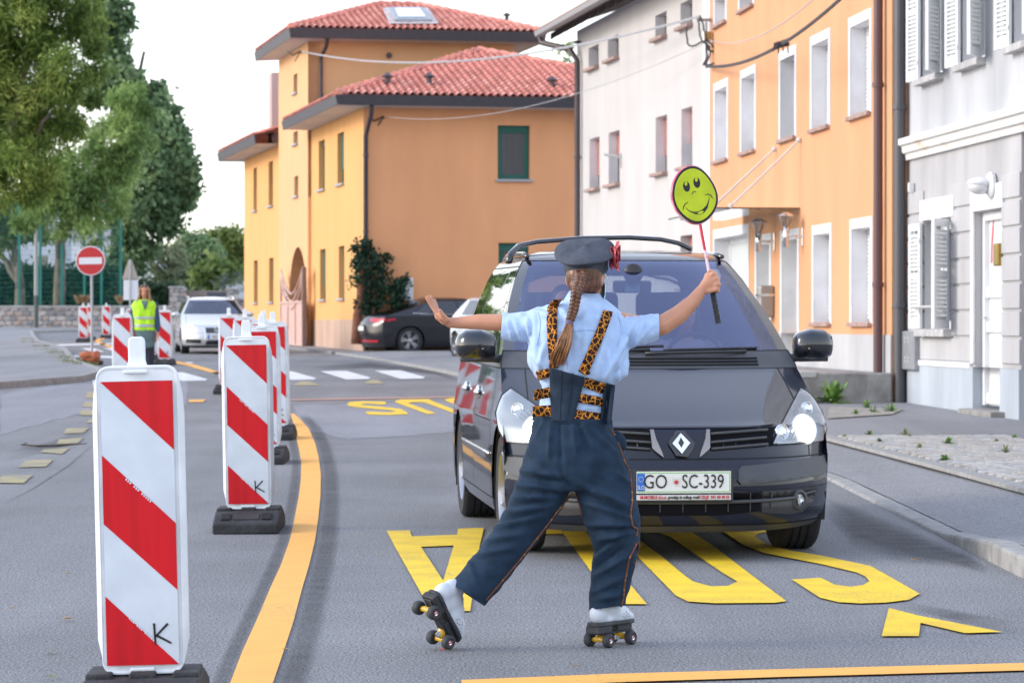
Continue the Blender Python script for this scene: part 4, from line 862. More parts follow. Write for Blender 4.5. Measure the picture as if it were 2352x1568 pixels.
def leaf_mesh(name, blobs, dens, ln, wd, droop, m, seed, clump=.42, shell=.45, up=0.0):
    """thousands of small leaf faces gathered in clumps through the blobs (centre, radius, squash)"""
    rg = np.random.default_rng(seed); cs = []
    for c, r, sq in blobs:
        nc = max(6, int(26 * (r / 1.0) ** 1.6)); d = rg.normal(size=(nc, 3)); d /= np.linalg.norm(d, axis=1)[:, None]
        rad = r * rg.uniform(shell, 1.0, nc) ** .7; pos = np.array(c) + d * rad[:, None] * np.array([1, 1, sq])
        k = max(8, int(dens * min(1.0, r)))
        off = rg.normal(size=(nc, k, 3)) * (clump * min(r, 1.1) * .5) * rg.uniform(.6, 1.25, (nc, 1, 1))
        cs.append((pos[:, None, :] + off).reshape(-1, 3))
    p = np.concatenate(cs); n = len(p)
    a = rg.normal(size=(n, 3)); a[:, 2] -= droop; a /= np.linalg.norm(a, axis=1)[:, None]
    b = rg.normal(size=(n, 3)); b -= a * (a * b).sum(1)[:, None]; b /= np.linalg.norm(b, axis=1)[:, None]
    L = ln * rg.uniform(.6, 1.3, (n, 1)); W_ = wd * rg.uniform(.6, 1.3, (n, 1)); nn = np.cross(a, b)
    v = np.stack([p, p + a * L * .5 + b * W_ * .5 + nn * W_ * .15, p + a * L, p + a * L * .5 - b * W_ * .5 + nn * W_ * .15], 1).reshape(-1, 3)
    me = bpy.data.meshes.new(name); me.vertices.add(n * 4); me.vertices.foreach_set('co', v.ravel().astype('f4'))
    me.loops.add(n * 4); me.loops.foreach_set('vertex_index', np.arange(n * 4, dtype='i4')); me.polygons.add(n)
    me.polygons.foreach_set('loop_start', np.arange(0, n * 4, 4, dtype='i4')); me.polygons.foreach_set('loop_total', np.full(n, 4, 'i4')); me.update(); me.validate()
    me.materials.append(m); return me
def branch(mb, a, b, r0, r1, wob=.25, n=6):
    a, b = Vector(a), Vector(b); pts = []
    for i in range(n + 1):
        t_ = i / n; w_ = wob * math.sin(math.pi * t_) * (b - a).length * .25; pts.append(a.lerp(b, t_) + Vector((random.uniform(-w_, w_), random.uniform(-w_, w_), random.uniform(-w_, w_) * .4)))
    mb.tube(pts, [lerp(r0, r1, i / n) for i in range(n + 1)], 8)
def tree(name, label, px_blobs, d, base, r0, m, dens, ln, wd, droop, seed, dj=.8, bark=None, cat='tree', group=None, clump=.42, shell=.45, extra=()):
    random.seed(seed); o = thing(name, label, cat, base, 0, group); s_ = F / d; bl = []
    for u, v, r in px_blobs:
        c = P(u, v, d + random.uniform(-dj, dj) * r / s_ * 1.2); bl.append((c - Vector(base), r / s_, random.uniform(.8, 1.0)))
    me = leaf_mesh('crown', bl, dens, ln, wd, droop, m, seed, clump, shell); cr = bpy.data.objects.new('crown', me); COL.objects.link(cr); cr.parent = o
    tp = sum((b[0] for b in bl), Vector()) / len(bl); mb = MB(); top = Vector((tp.x, tp.y, max(b[0].z for b in bl) * .8)); mid = Vector((tp.x * .1, tp.y * .1, top.z * .42))
    branch(mb, (0, 0, -.2), mid, r0, r0 * .75, .03); branch(mb, mid, top, r0 * .75, r0 * .2, .2)
    for c, r, sq in bl[::2]: branch(mb, mid.lerp(top, random.uniform(.1, .7)), c.lerp(mid.lerp(top, .5), .3), r0 * .28, r0 * .06, .4, 5)
    for a, b, ra, rb in extra: branch(mb, a, b, ra, rb, .3)
    mb.build('trunk', bark or M_BARK, o, smooth=True); return o
def gx_at(u, d, z=0.0): p = P(u, 700, d); return (p.x, d, z)
tree('conifer', 'tall yellow green conifer with drooping sprays at the top left, nearest tree', [(40, 60, 90), (130, 40, 88), (200, 50, 52), (222, 110, 30), (60, 170, 100), (160, 150, 78), (195, 205, 42), (30, 290, 90), (110, 270, 80), (160, 275, 42), (20, 390, 78), (90, 365, 68), (62, 436, 40), (0, 440, 42), (112, 420, 32), (-90, 200, 130), (-90, 40, 130), (60, -80, 110), (170, -60, 80), (-80, 360, 90)],
     70, gx_at(-60, 71), .38, L_CON, 210, .22, .042, .8, 11, clump=.38, shell=.5)
tree('conifer', 'pale green feathery conifer hanging between the yellow green one and the dark tree', [(292, 215, 36), (305, 270, 46), (322, 320, 34), (255, 320, 52), (285, 370, 42), (205, 375, 56), (165, 440, 56), (245, 425, 48), (150, 510, 32), (205, 500, 38), (110, 400, 60), (215, 560, 22), (100, 470, 40), (262, 480, 28), (60, 500, 32)],
     140, gx_at(132, 152), .34, L_LGT, 84, .32, .08, .9, 12, clump=.46, dj=.5, shell=.6)
tree('broadleaf_tree', 'tall dark green broadleaf tree with a ragged edge against the white sky', [(272, 40, 36), (250, 110, 50), (285, 165, 40), (235, 200, 55), (300, 215, 46), (345, 230, 54), (375, 285, 50), (330, 300, 62), (398, 340, 50), (350, 380, 70), (412, 405, 48), (290, 400, 66), (390, 445, 56), (330, 470, 66), (430, 440, 30), (250, 470, 60), (378, 512, 42), (300, 545, 42), (340, 565, 30), (270, 600, 30), (320, 610, 24), (225, 30, 50), (240, -40, 60), (415, 300, 16), (440, 400, 15), (448, 440, 12)],
     165, gx_at(262, 166), .40, L_DRK, 27, .42, .28, .2, 13, clump=.34, shell=.3, bark=M_BARKD)
tree('plane_tree', 'tree with a pale forked trunk behind the green fence at the left edge', [(20, 500, 50), (60, 520, 40), (-30, 480, 60), (95, 540, 30), (10, 560, 26)], 152, gx_at(48, 152), .34, L_MID, 40, .3, .2, .2, 14, extra=[((0, 0, 2.2), (-1.6, 0, 4.2), .22, .09)])
tree('garden_tree', 'leafy tree top showing behind the white house roof', [(1292, 118, 18), (1300, 145, 16), (1285, 150, 14), (1306, 110, 10)], 112, (P(1300, 700, 112).x + .5, 112, 0), .16, L_MID, 40, .16, .1, .2, 15)
tree('bush', 'pale olive green bush behind the woman in the yellow vest', [(345, 600, 26), (375, 590, 30), (400, 610, 30), (360, 640, 28), (335, 655, 22), (390, 650, 28), (410, 575, 22)], 168, gx_at(370, 168), .12, L_OLV, 34, .3, .16, .1, 21, cat='bush')
tree('bush', 'dark green rounded bush left of the yellow house', [(440, 570, 34), (470, 580, 34), (430, 610, 34), (465, 630, 36), (490, 600, 28), (420, 650, 26), (450, 660, 26)], 172, gx_at(455, 172), .12, L_DRK, 40, .32, .2, .1, 22, cat='bush')
tree('garden_tree', 'bright green tree crowns beside the yellow house wall', [(430, 550, 22), (470, 545, 24), (500, 550, 28), (530, 545, 28), (552, 560, 26), (520, 580, 30), (545, 600, 28), (415, 565, 18), (560, 620, 24)], 180, gx_at(520, 180), .16, L_MID, 44, .34, .2, .1, 23)
tree('fig_bush', 'light green fig bush with big leaves over the stone gate pillar', [(460, 625, 20), (490, 610, 22), (515, 625, 22), (475, 640, 18), (505, 645, 18), (540, 630, 16), (445, 640, 14)], 160, gx_at(490, 160), .1, leaf_mat('fig_leaves', (.10, .16, .05), (.20, .28, .09), (.34, .42, .16)), 26, .46, .34, .1, 24, cat='bush')
tree('bush', 'low grey green lavender bush on the far garden wall', [(500, 655, 16), (525, 648, 18), (550, 645, 18), (565, 655, 16)], 156, gx_at(530, 156), .06, L_LAV, 46, .24, .05, -.6, 25, cat='bush')
# hedges
def hedge(label, u0, u1, v0, v1, d, th, m, seed):
    a, b = P(u0, v1, d), P(u1, v0, d); bl = []; n = int((b.x - a.x) / .55) + 1; rg = random.Random(seed)
    for i in range(n):
        for z in np.arange(max(.3, a.z), b.z - .2, .6): bl.append(((lerp(a.x, b.x, i / max(1, n - 1)), d + rg.uniform(-th, th) * .3, z + rg.uniform(-.1, .15)), .5, .9))
    me = leaf_mesh('hedge', bl, 120, .26, .18, .1, m, seed, .8); o = bpy.data.objects.new('hedge', me); COL.objects.link(o); return tag(o, label, 'hedge')
hedge('dark clipped hedge behind the green mesh fence', -60, 290, 605, 697, 154, .6, L_HDG, 31)
hedge('dark hedge between the fence end and the stone gate pillar', 288, 388, 648, 700, 151, .6, L_HDG, 32)
# dry grass tufts on the wall
def tuft(name, label, p, n, h, m, seed, cat, wd=.012, spread=.35, group=None):
    rg = random.Random(seed); mb = MB()
    for i in range(n):
        a = rg.uniform(0, 6.283); r = rg.uniform(0, .3) * spread; b = Vector((p[0] + r * math.cos(a), p[1] + r * math.sin(a), p[2])); L = h * rg.uniform(.5, 1.1); t_ = Vector((math.cos(a) * spread * rg.uniform(.2, 1), math.sin(a) * spread * rg.uniform(.2, 1), 1)).normalized()
        s_ = Vector((-math.sin(a), math.cos(a), 0)) * wd; m_ = b + t_ * L * .6; e = b + t_ * L + Vector((math.cos(a), math.sin(a), -.5)) * L * .25
        mb.add([b - s_, b + s_, m_ + s_ * 1.2, e, m_ - s_ * 1.2], [(0, 1, 2, 3, 4)])
    o = mb.build(name, m, fix=False); return tag(o, label, cat, group)
M_DRYG = mat('dry_grass', (.36, .24, .14), .9, var=.3, vscale=8)
for i, u in enumerate((182, 195, 296 - 20)): tuft('grass_tuft', ('dry brown grass tuft on the stone wall beside the brown tree trunk', 'dry brown grass tuft on the stone wall under the no entry sign', 'dry brown grass tuft on the wall by the fence end')[i], P(u, 697, 147.6), 46, .5, M_DRYG, 40 + i, 'grass tuft', .014, .35)
# ---------------------------------------------------------------- stone wall
M_STN = [mat('wall_stone_%s' % k, c, .9, var=.25, vscale=3, bump=.5, bscale=12) for k, c in (('grey', (.36, .345, .34)), ('pale', (.47, .43, .41)), ('rose', (.42, .33, .29)), ('dark', (.25, .25, .26)))]
M_MORT = mat('wall_mortar', (.27, .25, .24), .95, var=.2, vscale=4)
def stone_wall(label, u0, u1, d, z0, z1, sw=.36, sh=.21, depth=.5, seed=1, name='stone_wall', cat='wall'):
    a, b = P(u0, 700, d).x, P(u1, 700, d).x; rg = random.Random(seed); o = thing(name, label, cat, (a, d, 0)); L = b - a
    mb = MB(); mb.b2((0, .04, -.2), (L, depth, z1)); mb.build('wall_core', M_MORT, o); var = []
    for k in range(8):
        n = rg.choice((5, 6, 7)); ring = [(math.cos(2 * math.pi * (i + rg.uniform(-.2, .2)) / n), math.sin(2 * math.pi * (i + rg.uniform(-.2, .2)) / n)) for i in range(n)]
        mb = MB(); mb.loft([[Vector((x * f_ * .54, y_, z * f_ * .56)) for x, z in ring] for f_, y_ in ((1.0, .06), (1.0, 0), (.7, -.045))]); me = mb.mesh('stone'); me.materials.append(M_STN[k % 4]); var.append(me)
    z = z0; cnt = 0; rest = MB()
    while z < z1 - .05:
        x = rg.uniform(0, .1); h = sh * rg.uniform(.8, 1.2)
        while x < L:
            w_ = sw * rg.uniform(.6, 1.4); k = rg.randrange(8)
            if cnt < 290:
                s_ = bpy.data.objects.new('stone', var[k]); COL.objects.link(s_); s_.parent = o; s_.location = (x + w_ / 2, .04, z + h / 2); s_.scale = (w_, 1, h); s_.rotation_euler = (0, rg.uniform(-.12, .12), 0)
            cnt += 1; x += w_
        z += h
    mb = MB(); mb.b2((-.03, -.05, z1), (L + .03, depth + .05, z1 + .10)); mb.build('coping', mat('wall_coping', (.40, .38, .37), .9, var=.15, vscale=2), o, bevel=.02); return o
zw1 = P(200, 702, 147.5).z
stone_wall('low rubble stone wall with grey coping behind the road bend', -70, 392, 147.5, .02, zw1 - .1, seed=2)
stone_wall('stone gate pillar right of the dark hedge, behind the silver estate car', 388, 420, 150, .1, P(400, 662, 150).z, .3, .24, .6, 3, 'gate_pillar', 'pillar')
stone_wall('stone gate pillar standing against the yellow house end', 519, 546, 150, .1, P(400, 666, 150).z, .3, .24, .6, 4, 'gate_pillar', 'pillar')
stone_wall('low stone wall running from the gate pillar to the yellow house', 546, 575, 151, .1, P(400, 690, 150).z, .3, .22, .5, 5)
# wooden sliding gate between the pillars
a, b = P(420, 700, 150.2), P(520, 700, 150.2); zg_ = P(400, 664, 150).z
wg = thing('wooden_gate', 'greyish brown horizontal board gate between the two stone pillars', 'gate', (a.x, 150.2, 0)); M_GB = mat('grey_board', (.25, .205, .19), .85, var=.2, vscale=3, stretch=(.3, 1, 3))
for k in range(9):
    z = .25 + k * (zg_ - .3) / 9; mb = MB(); mb.b2((0, 0, z), (b.x - a.x, .03, z + (zg_ - .3) / 9 - .02)); mb.build('board', M_GB, wg)
for x in (.02, .9, (b.x - a.x) - .1): mb = MB(); mb.b2((x, .032, .1), (x + .08, .09, zg_)); mb.build('gate_post', M_GB, wg)
mb = MB(); mb.b2(((b.x - a.x) * .55, -.05, .5), ((b.x - a.x) - .02, -.01, zg_ - .15)); mb.build('dark_panel', mat('dark_blue_panel', (.07, .08, .10), .6), wg)
# ---------------------------------------------------------------- green mesh fence
M_FEN = mat('green_fence', (.012, .19, .155), .5); fd = 149.0
fe = thing('mesh_fence', 'tall green wire mesh sports fence with posts standing behind the stone wall', 'fence', (P(-80, 700, fd).x, fd, 0)); fx0 = P(-80, 700, fd).x; ftop = P(0, 455, fd).z
for u in (-60, -4, 44, 93, 142, 194, 233, 277):
    mb = MB(); x = P(u, 700, fd).x - fx0; mb.b2((x - .055, -.055, .4), (x + .055, .055, ftop)); mb.build('post', M_FEN, fe)
x1 = P(279, 700, fd).x - fx0; mb = MB(); x = 0
while x < x1:
    mb.quad((x - .006, 0, .9), (x + .006, 0, .9), (x + .006, 0, ftop - .1), (x - .006, 0, ftop - .1)); x += .11
z = .9
while z < ftop - .1: mb.quad((0, .005, z - .006), (x1, .005, z - .006), (x1, .005, z + .006), (0, .005, z + .006)); z += .22
structure(mb.build('mesh', M_FEN, fe), 'stuff')
# street lamp pole whose head is lost in the conifer
lpz = P(83, 300, 145).z; sl = thing('street_lamp', 'grey green lamp post rising into the conifer in front of the stone wall', 'street lamp', gx_at(83, 145)); M_LP = mat('lamp_post_grey', (.30, .33, .31), .5, metal=.2); M_LPD = mat('lamp_post_dark', (.07, .09, .085), .5)
mb = MB(); mb.tube([(0, 0, 0), (0, 0, 1.6)], .105, 12); mb.build('pole_base', M_LPD, sl, auto=40); mb = MB(); mb.tube([(0, 0, 1.6), (0, 0, lpz)], [.10, .065], 12); mb.tube([(0, 0, lpz), (.1, -.2, lpz + .4), (.3, -.9, lpz + .6)], .05, 8); mb.build('pole', M_LP, sl, auto=40)
mb = MB(); mb.box((.35, -1.2, lpz + .58), (.28, .7, .14)); mb.build('lamp_head', M_LP, sl, bevel=.04)
# ---------------------------------------------------------------- far buildings behind the fence
def far_house(label, u0, u1, v0, d, m, rows, cols, rm, gab=1.2, name='far_house', rw=(.5, .5)):
    a, b = P(u0, 700, d).x, P(u1, 700, d).x; h = P(u0, v0, d).z; o = thing(name, label, 'house', (a, d, -.9)); L = b - a; h += .9; hs = []
    for j in range(rows):
        for i in range(cols):
            cx = (i + .5) * L / cols; cz = 1.6 + (j + .35) * (h - 1.6) / rows; hs.append((cx - rw[0] * L / cols / 2, cz - rw[1], cx + rw[0] * L / cols / 2, cz + rw[1]))
    mb = MB(); grid_wall(mb, 0, L, 0, h, hs, 0, .25); mb.quad((0, 0, 0), (0, 9, 0), (0, 9, h), (0, 0, h)); mb.quad((L, 0, 0), (L, 9, 0), (L, 9, h), (L, 0, h)); mb.build('wall', m, o, fix=False)
    for r in hs: window(o, None, r, None, M_WHITE, .06, .1)
    if rm: mb = MB(); mb.prism([(-.5, -.6, h), (-.5, 4.5, h + gab), (-.5, 9.5, h)], (L + 1, 0, 0)); mb.build('roof', rm, o)
    return o
M_FAR = mat('far_pale_wall', (.47, .50, .56), .9, var=.06, vscale=.6); M_FARW = mat('far_white_wall', (.62, .66, .72), .9, var=.06, vscale=.6)
far_house('pale grey blue building behind the fence at the left edge', -120, 128, 470, 205, M_FAR, 3, 4, None)
far_house('pale block with grey windows behind the fence and no entry sign', 165, 283, 545, 195, M_FARW, 2, 4, mat('far_grey_roof', (.25, .24, .25), .8), .5)
far_house('small white house end wall behind the back of the warning sign', 286, 330, 590, 190, mat('far_bright_wall', (.74, .75, .77), .9), 1, 1, None, .8, rw=(.3, .4))
# distant wooded hills, haze mixed into their colour
M_HILL = mat('hazy_hill_forest', (.20, .235, .25), 1, col2=(.27, .30, .32), vscale=.03, spec=0)
mb = MB(); n = 60
for i in range(n + 1):
    x = lerp(-420, 420, i / n); h = 26 + 10 * math.sin(i * .5) + 6 * math.sin(i * 1.3 + 1) + (6 if 14 < i < 20 else 0); mb.v += [(x, 980, -3), (x, 1010, h * .45), (x, 1080, h), (x, 1200, -3)]
for i in range(n):
    for k in range(3): q = i * 4 + k; mb.f.append((q, q + 4, q + 5, q + 1))
structure(mb.build('hills', M_HILL, smooth=True))
# ---------------------------------------------------------------- climbing shrub on the corner of the yellow house
def yl(u, v, y=-.25): return MY @ FH(MY, u, v, 1, y)
iv = thing('climbing_shrub', 'dark green climbing shrub growing up the downspout at the yellow house corner', 'shrub', tuple(MY @ FH(MY, 850, 790, 1, -.2))); ib = Vector(iv.location); bl = []
for u, v, r in [(840, 560, 16), (858, 575, 20), (830, 590, 18), (870, 600, 20), (845, 620, 24), (820, 640, 18), (880, 640, 20), (860, 660, 26), (895, 660, 20), (840, 690, 24), (880, 690, 24), (915, 660, 18), (930, 640, 10), (905, 690, 18), (825, 700, 14), (850, 720, 14), (922, 680, 14), (815, 610, 12), (815, 570, 8), (890, 590, 8)]:
    bl.append((yl(u, v) - ib, r / 87.0, 1.0))
me = leaf_mesh('foliage', bl, 90, .13, .085, .3, leaf_mat('shrub_leaves', (.014, .045, .03), (.035, .085, .05), (.09, .15, .09)), 51, .7, .1); o = bpy.data.objects.new('foliage', me); COL.objects.link(o); o.parent = iv
mb = MB(); branch(mb, (-.35, -.05, 0), tuple(yl(832, 590) - ib), .16, .06, .05); branch(mb, (-.1, 0, 0), tuple(yl(880, 640) - ib), .06, .03, .2); mb.build('stem', mat('red_brown_stem', (.20, .085, .05), .9, var=.2), iv, smooth=True)
# ---------------------------------------------------------------- weeds and small ground litter
M_WEED = mat('weed_green', (.13, .24, .05), .6, var=.4, vscale=9); M_WEED2 = mat('weed_dull', (.24, .26, .10), .7, var=.4, vscale=9)
def weed(label, u, v, z, n, h, seed, broad, m, name='weed'):
    rg = random.Random(seed); p = G(u, v, z); mb = MB()
    for i in range(n):
        a = rg.uniform(0, 6.283); el = rg.uniform(.25, 1.3); L = h * rg.uniform(.6, 1.1); d_ = Vector((math.cos(a) * math.cos(el), math.sin(a) * math.cos(el), math.sin(el))); s_ = Vector((-math.sin(a), math.cos(a), 0)); n_ = d_.cross(s_); pts = []
        for t_, w_ in ((0, .12), (.3, .7), (.6, 1), (.85, .6), (1, .02)):
            c = d_ * L * t_ - n_ * 0 + Vector((0, 0, -.35 * L * t_ * t_)) * (1 if el < .9 else .3); pts.append((c - s_ * broad * w_, c + s_ * broad * w_ + Vector((0, 0, broad * .3))))
        o_ = len(mb.v); mb.v += [tuple(p + q) for pr in pts for q in pr]; mb.f += [(o_ + 2 * k, o_ + 2 * k + 1, o_ + 2 * k + 3, o_ + 2 * k + 2) for k in range(4)]
    o = mb.build(name, m, fix=False); return tag(o, label, 'weed')
weed('big bright green leafy weed growing at the terrace step of the orange house', 1914, 926, .1, 46, .34, 1, .045, M_WEED, 'leafy_weed')
for i, (u, v, h, lb) in enumerate([(1992, 938, .13, 'small weed on the gravel in front of the terrace'), (2046, 946, .15, 'weed at the end of the gravel, near the grey house downspout'), (2006, 948, .11, 'low sprawling weed at the middle of the gravel edge'), (1966, 952, .08, 'tiny weed by the headlight edge on the gravel')]): weed(lb, u, v, .1, 26, h, 60 + i, .014, M_WEED)
wl_ = [(1942, 1004, 'first weed from the car along the far cobble edge'), (1998, 1000, 'second weed from the car along the far cobble edge'), (2080, 1001, 'yellowish weed midway on the far cobble edge'), (2020, 1016, 'weed on the verge edging nearest the car'), (2112, 1030, 'weed in the front row of the cobbles'), (2178, 1020, 'weed among cobbles right of the middle'), (2290, 1016, 'weed at the far right of the cobbles'), (2170, 1058, 'weed lying over the edging kerb'), (2310, 1040, 'weed at the right frame edge on the cobbles'), (2330, 1006, 'far weed at the right frame edge')]
for i, (u, v, lb) in enumerate(wl_): weed(lb, u, v, .118, 30 + 14 * (i % 4), .045 + .022 * (i % 3), 80 + i, .007 + .004 * (i % 2), M_WEED if i % 2 else M_WEED2)
for i, (u, v) in enumerate([(60, 783), (95, 800), (125, 815), (150, 828), (175, 838), (160, 834), (110, 808), (75, 790), (190, 842), (140, 822)]):
    tuft('kerb_grass', 'grass tuft along the left kerb at the road bend', G(u, v, .05), 60, .13, mat('kerb_grass', (.26, .29, .11), .9, var=.4, vscale=3), 90 + i, 'grass tuft', .012, .9, 'grass tufts along the left kerb')
M_LEAFD = mat('fallen_leaf', (.42, .24, .06), .8, var=.4, vscale=20)
def fallen(label, u, v, s_, seed, m=None):
    rg = random.Random(seed); p = G(u, v, .012); a = rg.uniform(0, 6.28); c, q = math.cos(a), math.sin(a); mb = MB(); pts = []
    for x, y, z in ((-1, 0, 0), (-.5, .4, .12), (.2, .45, .2), (1, 0, .1), (.2, -.45, .16), (-.5, -.4, .1)): pts.append((p.x + (x * c - y * q) * s_, p.y + (x * q + y * c) * s_, p.z + z * s_))
    mb.v = [(p.x, p.y, p.z)] + pts; mb.f = [(0, i, i % 6 + 1) for i in range(1, 7)]; o = mb.build('fallen_leaf', m or M_LEAFD, fix=False); return tag(o, label, 'leaf')
for i, (u, v, s_, lb) in enumerate([(156, 1316, .022, 'yellow fallen leaf on the asphalt left of the nearest marker panel'), (155, 1420, .03, 'long dry leaf on the asphalt at the lower left'), (118, 1494, .035, 'green fallen leaf at the lower left'), (28, 1396, .02, 'small dry leaf near the left edge'), (118, 1553, .03, 'greenish leaf at the bottom left corner'), (656, 1489, .02, 'pale leaf scrap beside the orange line'), (2102, 1285, .03, 'brown leaf in the gutter by the kerb stones'), (1322, 1528, .018, 'tiny leaf scrap below the skater'), (878, 1272, .02, 'leaf scrap left of the letter A')]): fallen(lb, u, v, s_, 200 + i, mat('green_leaf', (.16, .22, .05), .7) if 'green' in lb else None)
tw = MB(); tw.tube([G(48, 1021, .02), G(90, 1024, .03), G(140, 1023, .02), G(200, 1018, .03)], [.008, .013, .011, .004], 6); tw.tube([G(48, 1021, .02), G(62, 1017, .05)], .005, 5); tag(tw.build('fallen_twig', M_BARKD, smooth=True), 'dark dead twig lying on the road by the yellow dashes', 'twig')
# ================================================================ red and white marker panels
M_PLW = mat('panel_plastic', (.74, .77, .80), .42, var=.10, vscale=7, coat=.15); M_SHT = mat('sheeting_white', (.60, .655, .72), .38, var=.08, vscale=6); M_RED = mat('sheeting_red', (.58, .003, .010), .42, spec=.3, var=.12, vscale=3, coat=.08, stretch=(6, 6, .4))
M_RUB = mat('black_rubber', (.028, .028, .032), .8, var=.35, vscale=9, bump=.4, bscale=60); M_RUB_SHADE = mat('recess_shade_rubber', (.008, .008, .01), .9); M_INK = mat('black_ink', (.012, .012, .013), .6)
def make_panel(hw=.1375):
    o = bpy.data.objects.new('marker_panel', None); COL.objects.link(o)
    H = 1.07; z0 = .13
    def outline(wf, top, y, r=.045):
        pts = []
        for cx, cz, a0 in ((wf(H - r) - r, H - top - r, 0), (-(wf(H - r) - r), H - top - r, 90)):
            for k in range(6): a = R(a0 + 18 * k); pts.append((cx + r * math.cos(a), cz + r * math.sin(a)))
        lft = [(-wf(z), z) for z in (.97, .90, .5, .12, .06)]; rgt = [(wf(z), z) for z in (.06, .12, .5, .90, .97)]
        bot = []
        for cx, cz, a0 in ((-(wf(r) - r), top + r, 180), ((wf(r) - r), top + r, 270)):
            for k in range(6): a = R(a0 + 18 * k); bot.append((cx + r * math.cos(a), cz + r * math.sin(a)))
        return [Vector((x, y, z0 + z)) for x, z in pts + lft + bot + rgt]
    wide = lambda z: interp(z, [0, .02, .12, .95, 1.05, 1.07], [.130, .136, .158, .158, .136, .130]); nar = lambda z: .1385
    mb = MB(); mb.loft([outline(nar, .012, -.045, .04), outline(nar, .004, -.052, .045), outline(lambda z: .141, .0, -.046), outline(wide, 0, -.012), outline(wide, 0, .022), outline(nar, .01, .05)])
    b = mb.build('panel_body', M_PLW, o, bevel=.004, seg=1, auto=28)
    mb = MB(); mb.b2((-.125, -.0545, z0 + .033), (.125, -.0535, z0 + 1.0 + .017)); sh = mb.build('sheeting', M_SHT, o)
    S = lambda x, z: (x * .25 - .125, -.0552, z0 + .033 + z * .984)
    for pl in ([(0, 1), (1, 1), (1, .755)], [(0, .742), (1, .497), (1, .262), (0, .500)], [(0, .245), (1, 0), (0, 0)]):
        mb = MB(); mb.prism([S(*p) for p in pl], (0, -.0006, 0)); mb.build('red_stripe', M_RED, o)
    mb = MB()
    for (xa, za, xb, zb_) in ((.33, .655, .68, .57), (.33, .165, .68, .08)):
        for k in range(13):
            if k in (3, 7): continue
            t_ = k / 13; x, z = lerp(xa, xb, t_), lerp(za, zb_, t_); p = S(x, z); mb.box((p[0], -.0562, p[2]), (.0055, .0006, .0065), Matrix.Rotation(R(45), 3, 'Y'))
    mb.build('fine_print', M_SHT, sh)
    # hand drawn K
    mb = MB(); kx_, kz = .063, z0 + .135
    for a, b_ in (((-.022, .042), (-.018, -.034)), ((.026, .040), (-.018, -.004)), ((-.014, .0), (.036, -.028))):
        p, q = Vector((kx_ + a[0], -.0566, kz + a[1])), Vector((kx_ + b_[0], -.0566, kz + b_[1])); d = (q - p).normalized(); s_ = Vector((d.z, 0, -d.x)) * .0042; mb.prism([p + s_, q + s_ * .8, q - s_ * .8, p - s_], (0, -.0006, 0))
    mb.build('letter_mark', M_INK, o)
    mb = MB(); n = 10; ring = [(-.036, 0), (.036, 0), (.031, .012), (.029, .02), (.029, .085), (.026, .098), (.016, .104), (-.016, .104), (-.026, .098), (-.029, .085), (-.029, .02), (-.031, .012)]
    mb.prism([(x, -.02, z0 + H - .004 + z) for x, z in ring], (0, .034, 0)); mb.build('handle', M_PLW, o, bevel=.005)
    for z in (H - .021, .018):
        mb = MB(); mb.box((-.003, -.055, z0 + z), (.085, .012, .014)); mb.build('grip_slot', M_PLW, b, bevel=.005)
    mb = MB(); mb.box((0, -.01, .14), (.07, .05, .05)); mb.build('foot_pin', M_PLW, o, bevel=.005)
    # rubber base
    mb = MB(); prof = [(-.40, 0), (-.40, .062), (-.385, .07), (-.17, .125), (.17, .125), (.385, .07), (.40, .062), (.40, 0)]
    mb.loft([[Vector((x, y, z)) for y, z in prof] for x in (-.2, .2)]); bs = mb.build('base', M_RUB, o, bevel=.01)
    for x in (-.125, .125):
        for sg in (-1, 1):
            mb = MB(); mb.box((x, sg * .285, .0985), (.055, .11, .012), Matrix.Rotation(sg * -R(14.3), 3, 'X')); mb.build('recess', M_RUB_SHADE, bs)  # near-black plates on the slope, their colour standing for shade in recesses
    mb = MB(); mb.box((0, -.285, .099), (.16, .10, .008), Matrix.Rotation(R(14.3), 3, 'X')); mb.build('raised_plate', M_RUB, bs, bevel=.003)
    mb = MB()
    for x in (-.15, .0, .15): mb.box((x, .0, .128), (.09, .26, .03))
    mb.build('top_block', M_RUB, bs, bevel=.008)
    return o
proto = make_panel()
plist = [(333, 660, 1.3, 2, 'nearest and biggest red and white marker panel, marked K, at the lower left'), (573, 370, .9, 1, 'second nearest marker panel, marked K, standing inside the orange curve on its whole black base'),
         (606, 262, .8, 0, 'marker panel right behind the second nearest one, base half hidden'), (632, 224, 1.2, 0, 'marker panel beside the start of the orange curve, just left of the S'),
         (527, 152, .4, -2, 'marker panel in front of the silver estate car bonnet, leftmost of the right row'), (564, 172, .5, 0, 'marker panel overlapping the one before the silver car, only its top seen'), (608, 203, .6, 0, 'marker panel mostly hidden between others, in front of the pink gate side'),
         (281.5, 150, .2, -2, 'marker panel left of the woman in the vest, behind the nearest panel'), (379, 106, .4, 0, 'marker panel right of the woman in the vest, before the silver car'), (348, 98, .3, 0, 'marker panel half hidden behind the woman in the vest'), (304, 91, .3, 0, 'marker panel showing as a sliver left of the woman in the vest'),
         (192, 69, .8, -2, 'far marker panel just left of the no entry sign pole'), (204, 66, .5, -2, 'far marker panel right behind the no entry sign pole'), (245, 63, .5, 0, 'farthest marker panel, alone right of the no entry sign pole')]
for i, (u, s_, tilt, yaw, lb) in enumerate(plist):
    o = proto if i == 0 else copy_tree(proto); d = F / s_; o.location = (P(u, 700, d).x, d, 0); o.rotation_euler = (0, -R(tilt), R(yaw)); tag(o, lb, 'traffic panel', 'red and white marker panels along the orange line')
    if i in (4, 11, 12, 13, 7):                                           # these show no hand drawn letter
        for c in list(o.children):
            if c.name.startswith('letter_mark'): bpy.data.objects.remove(c)

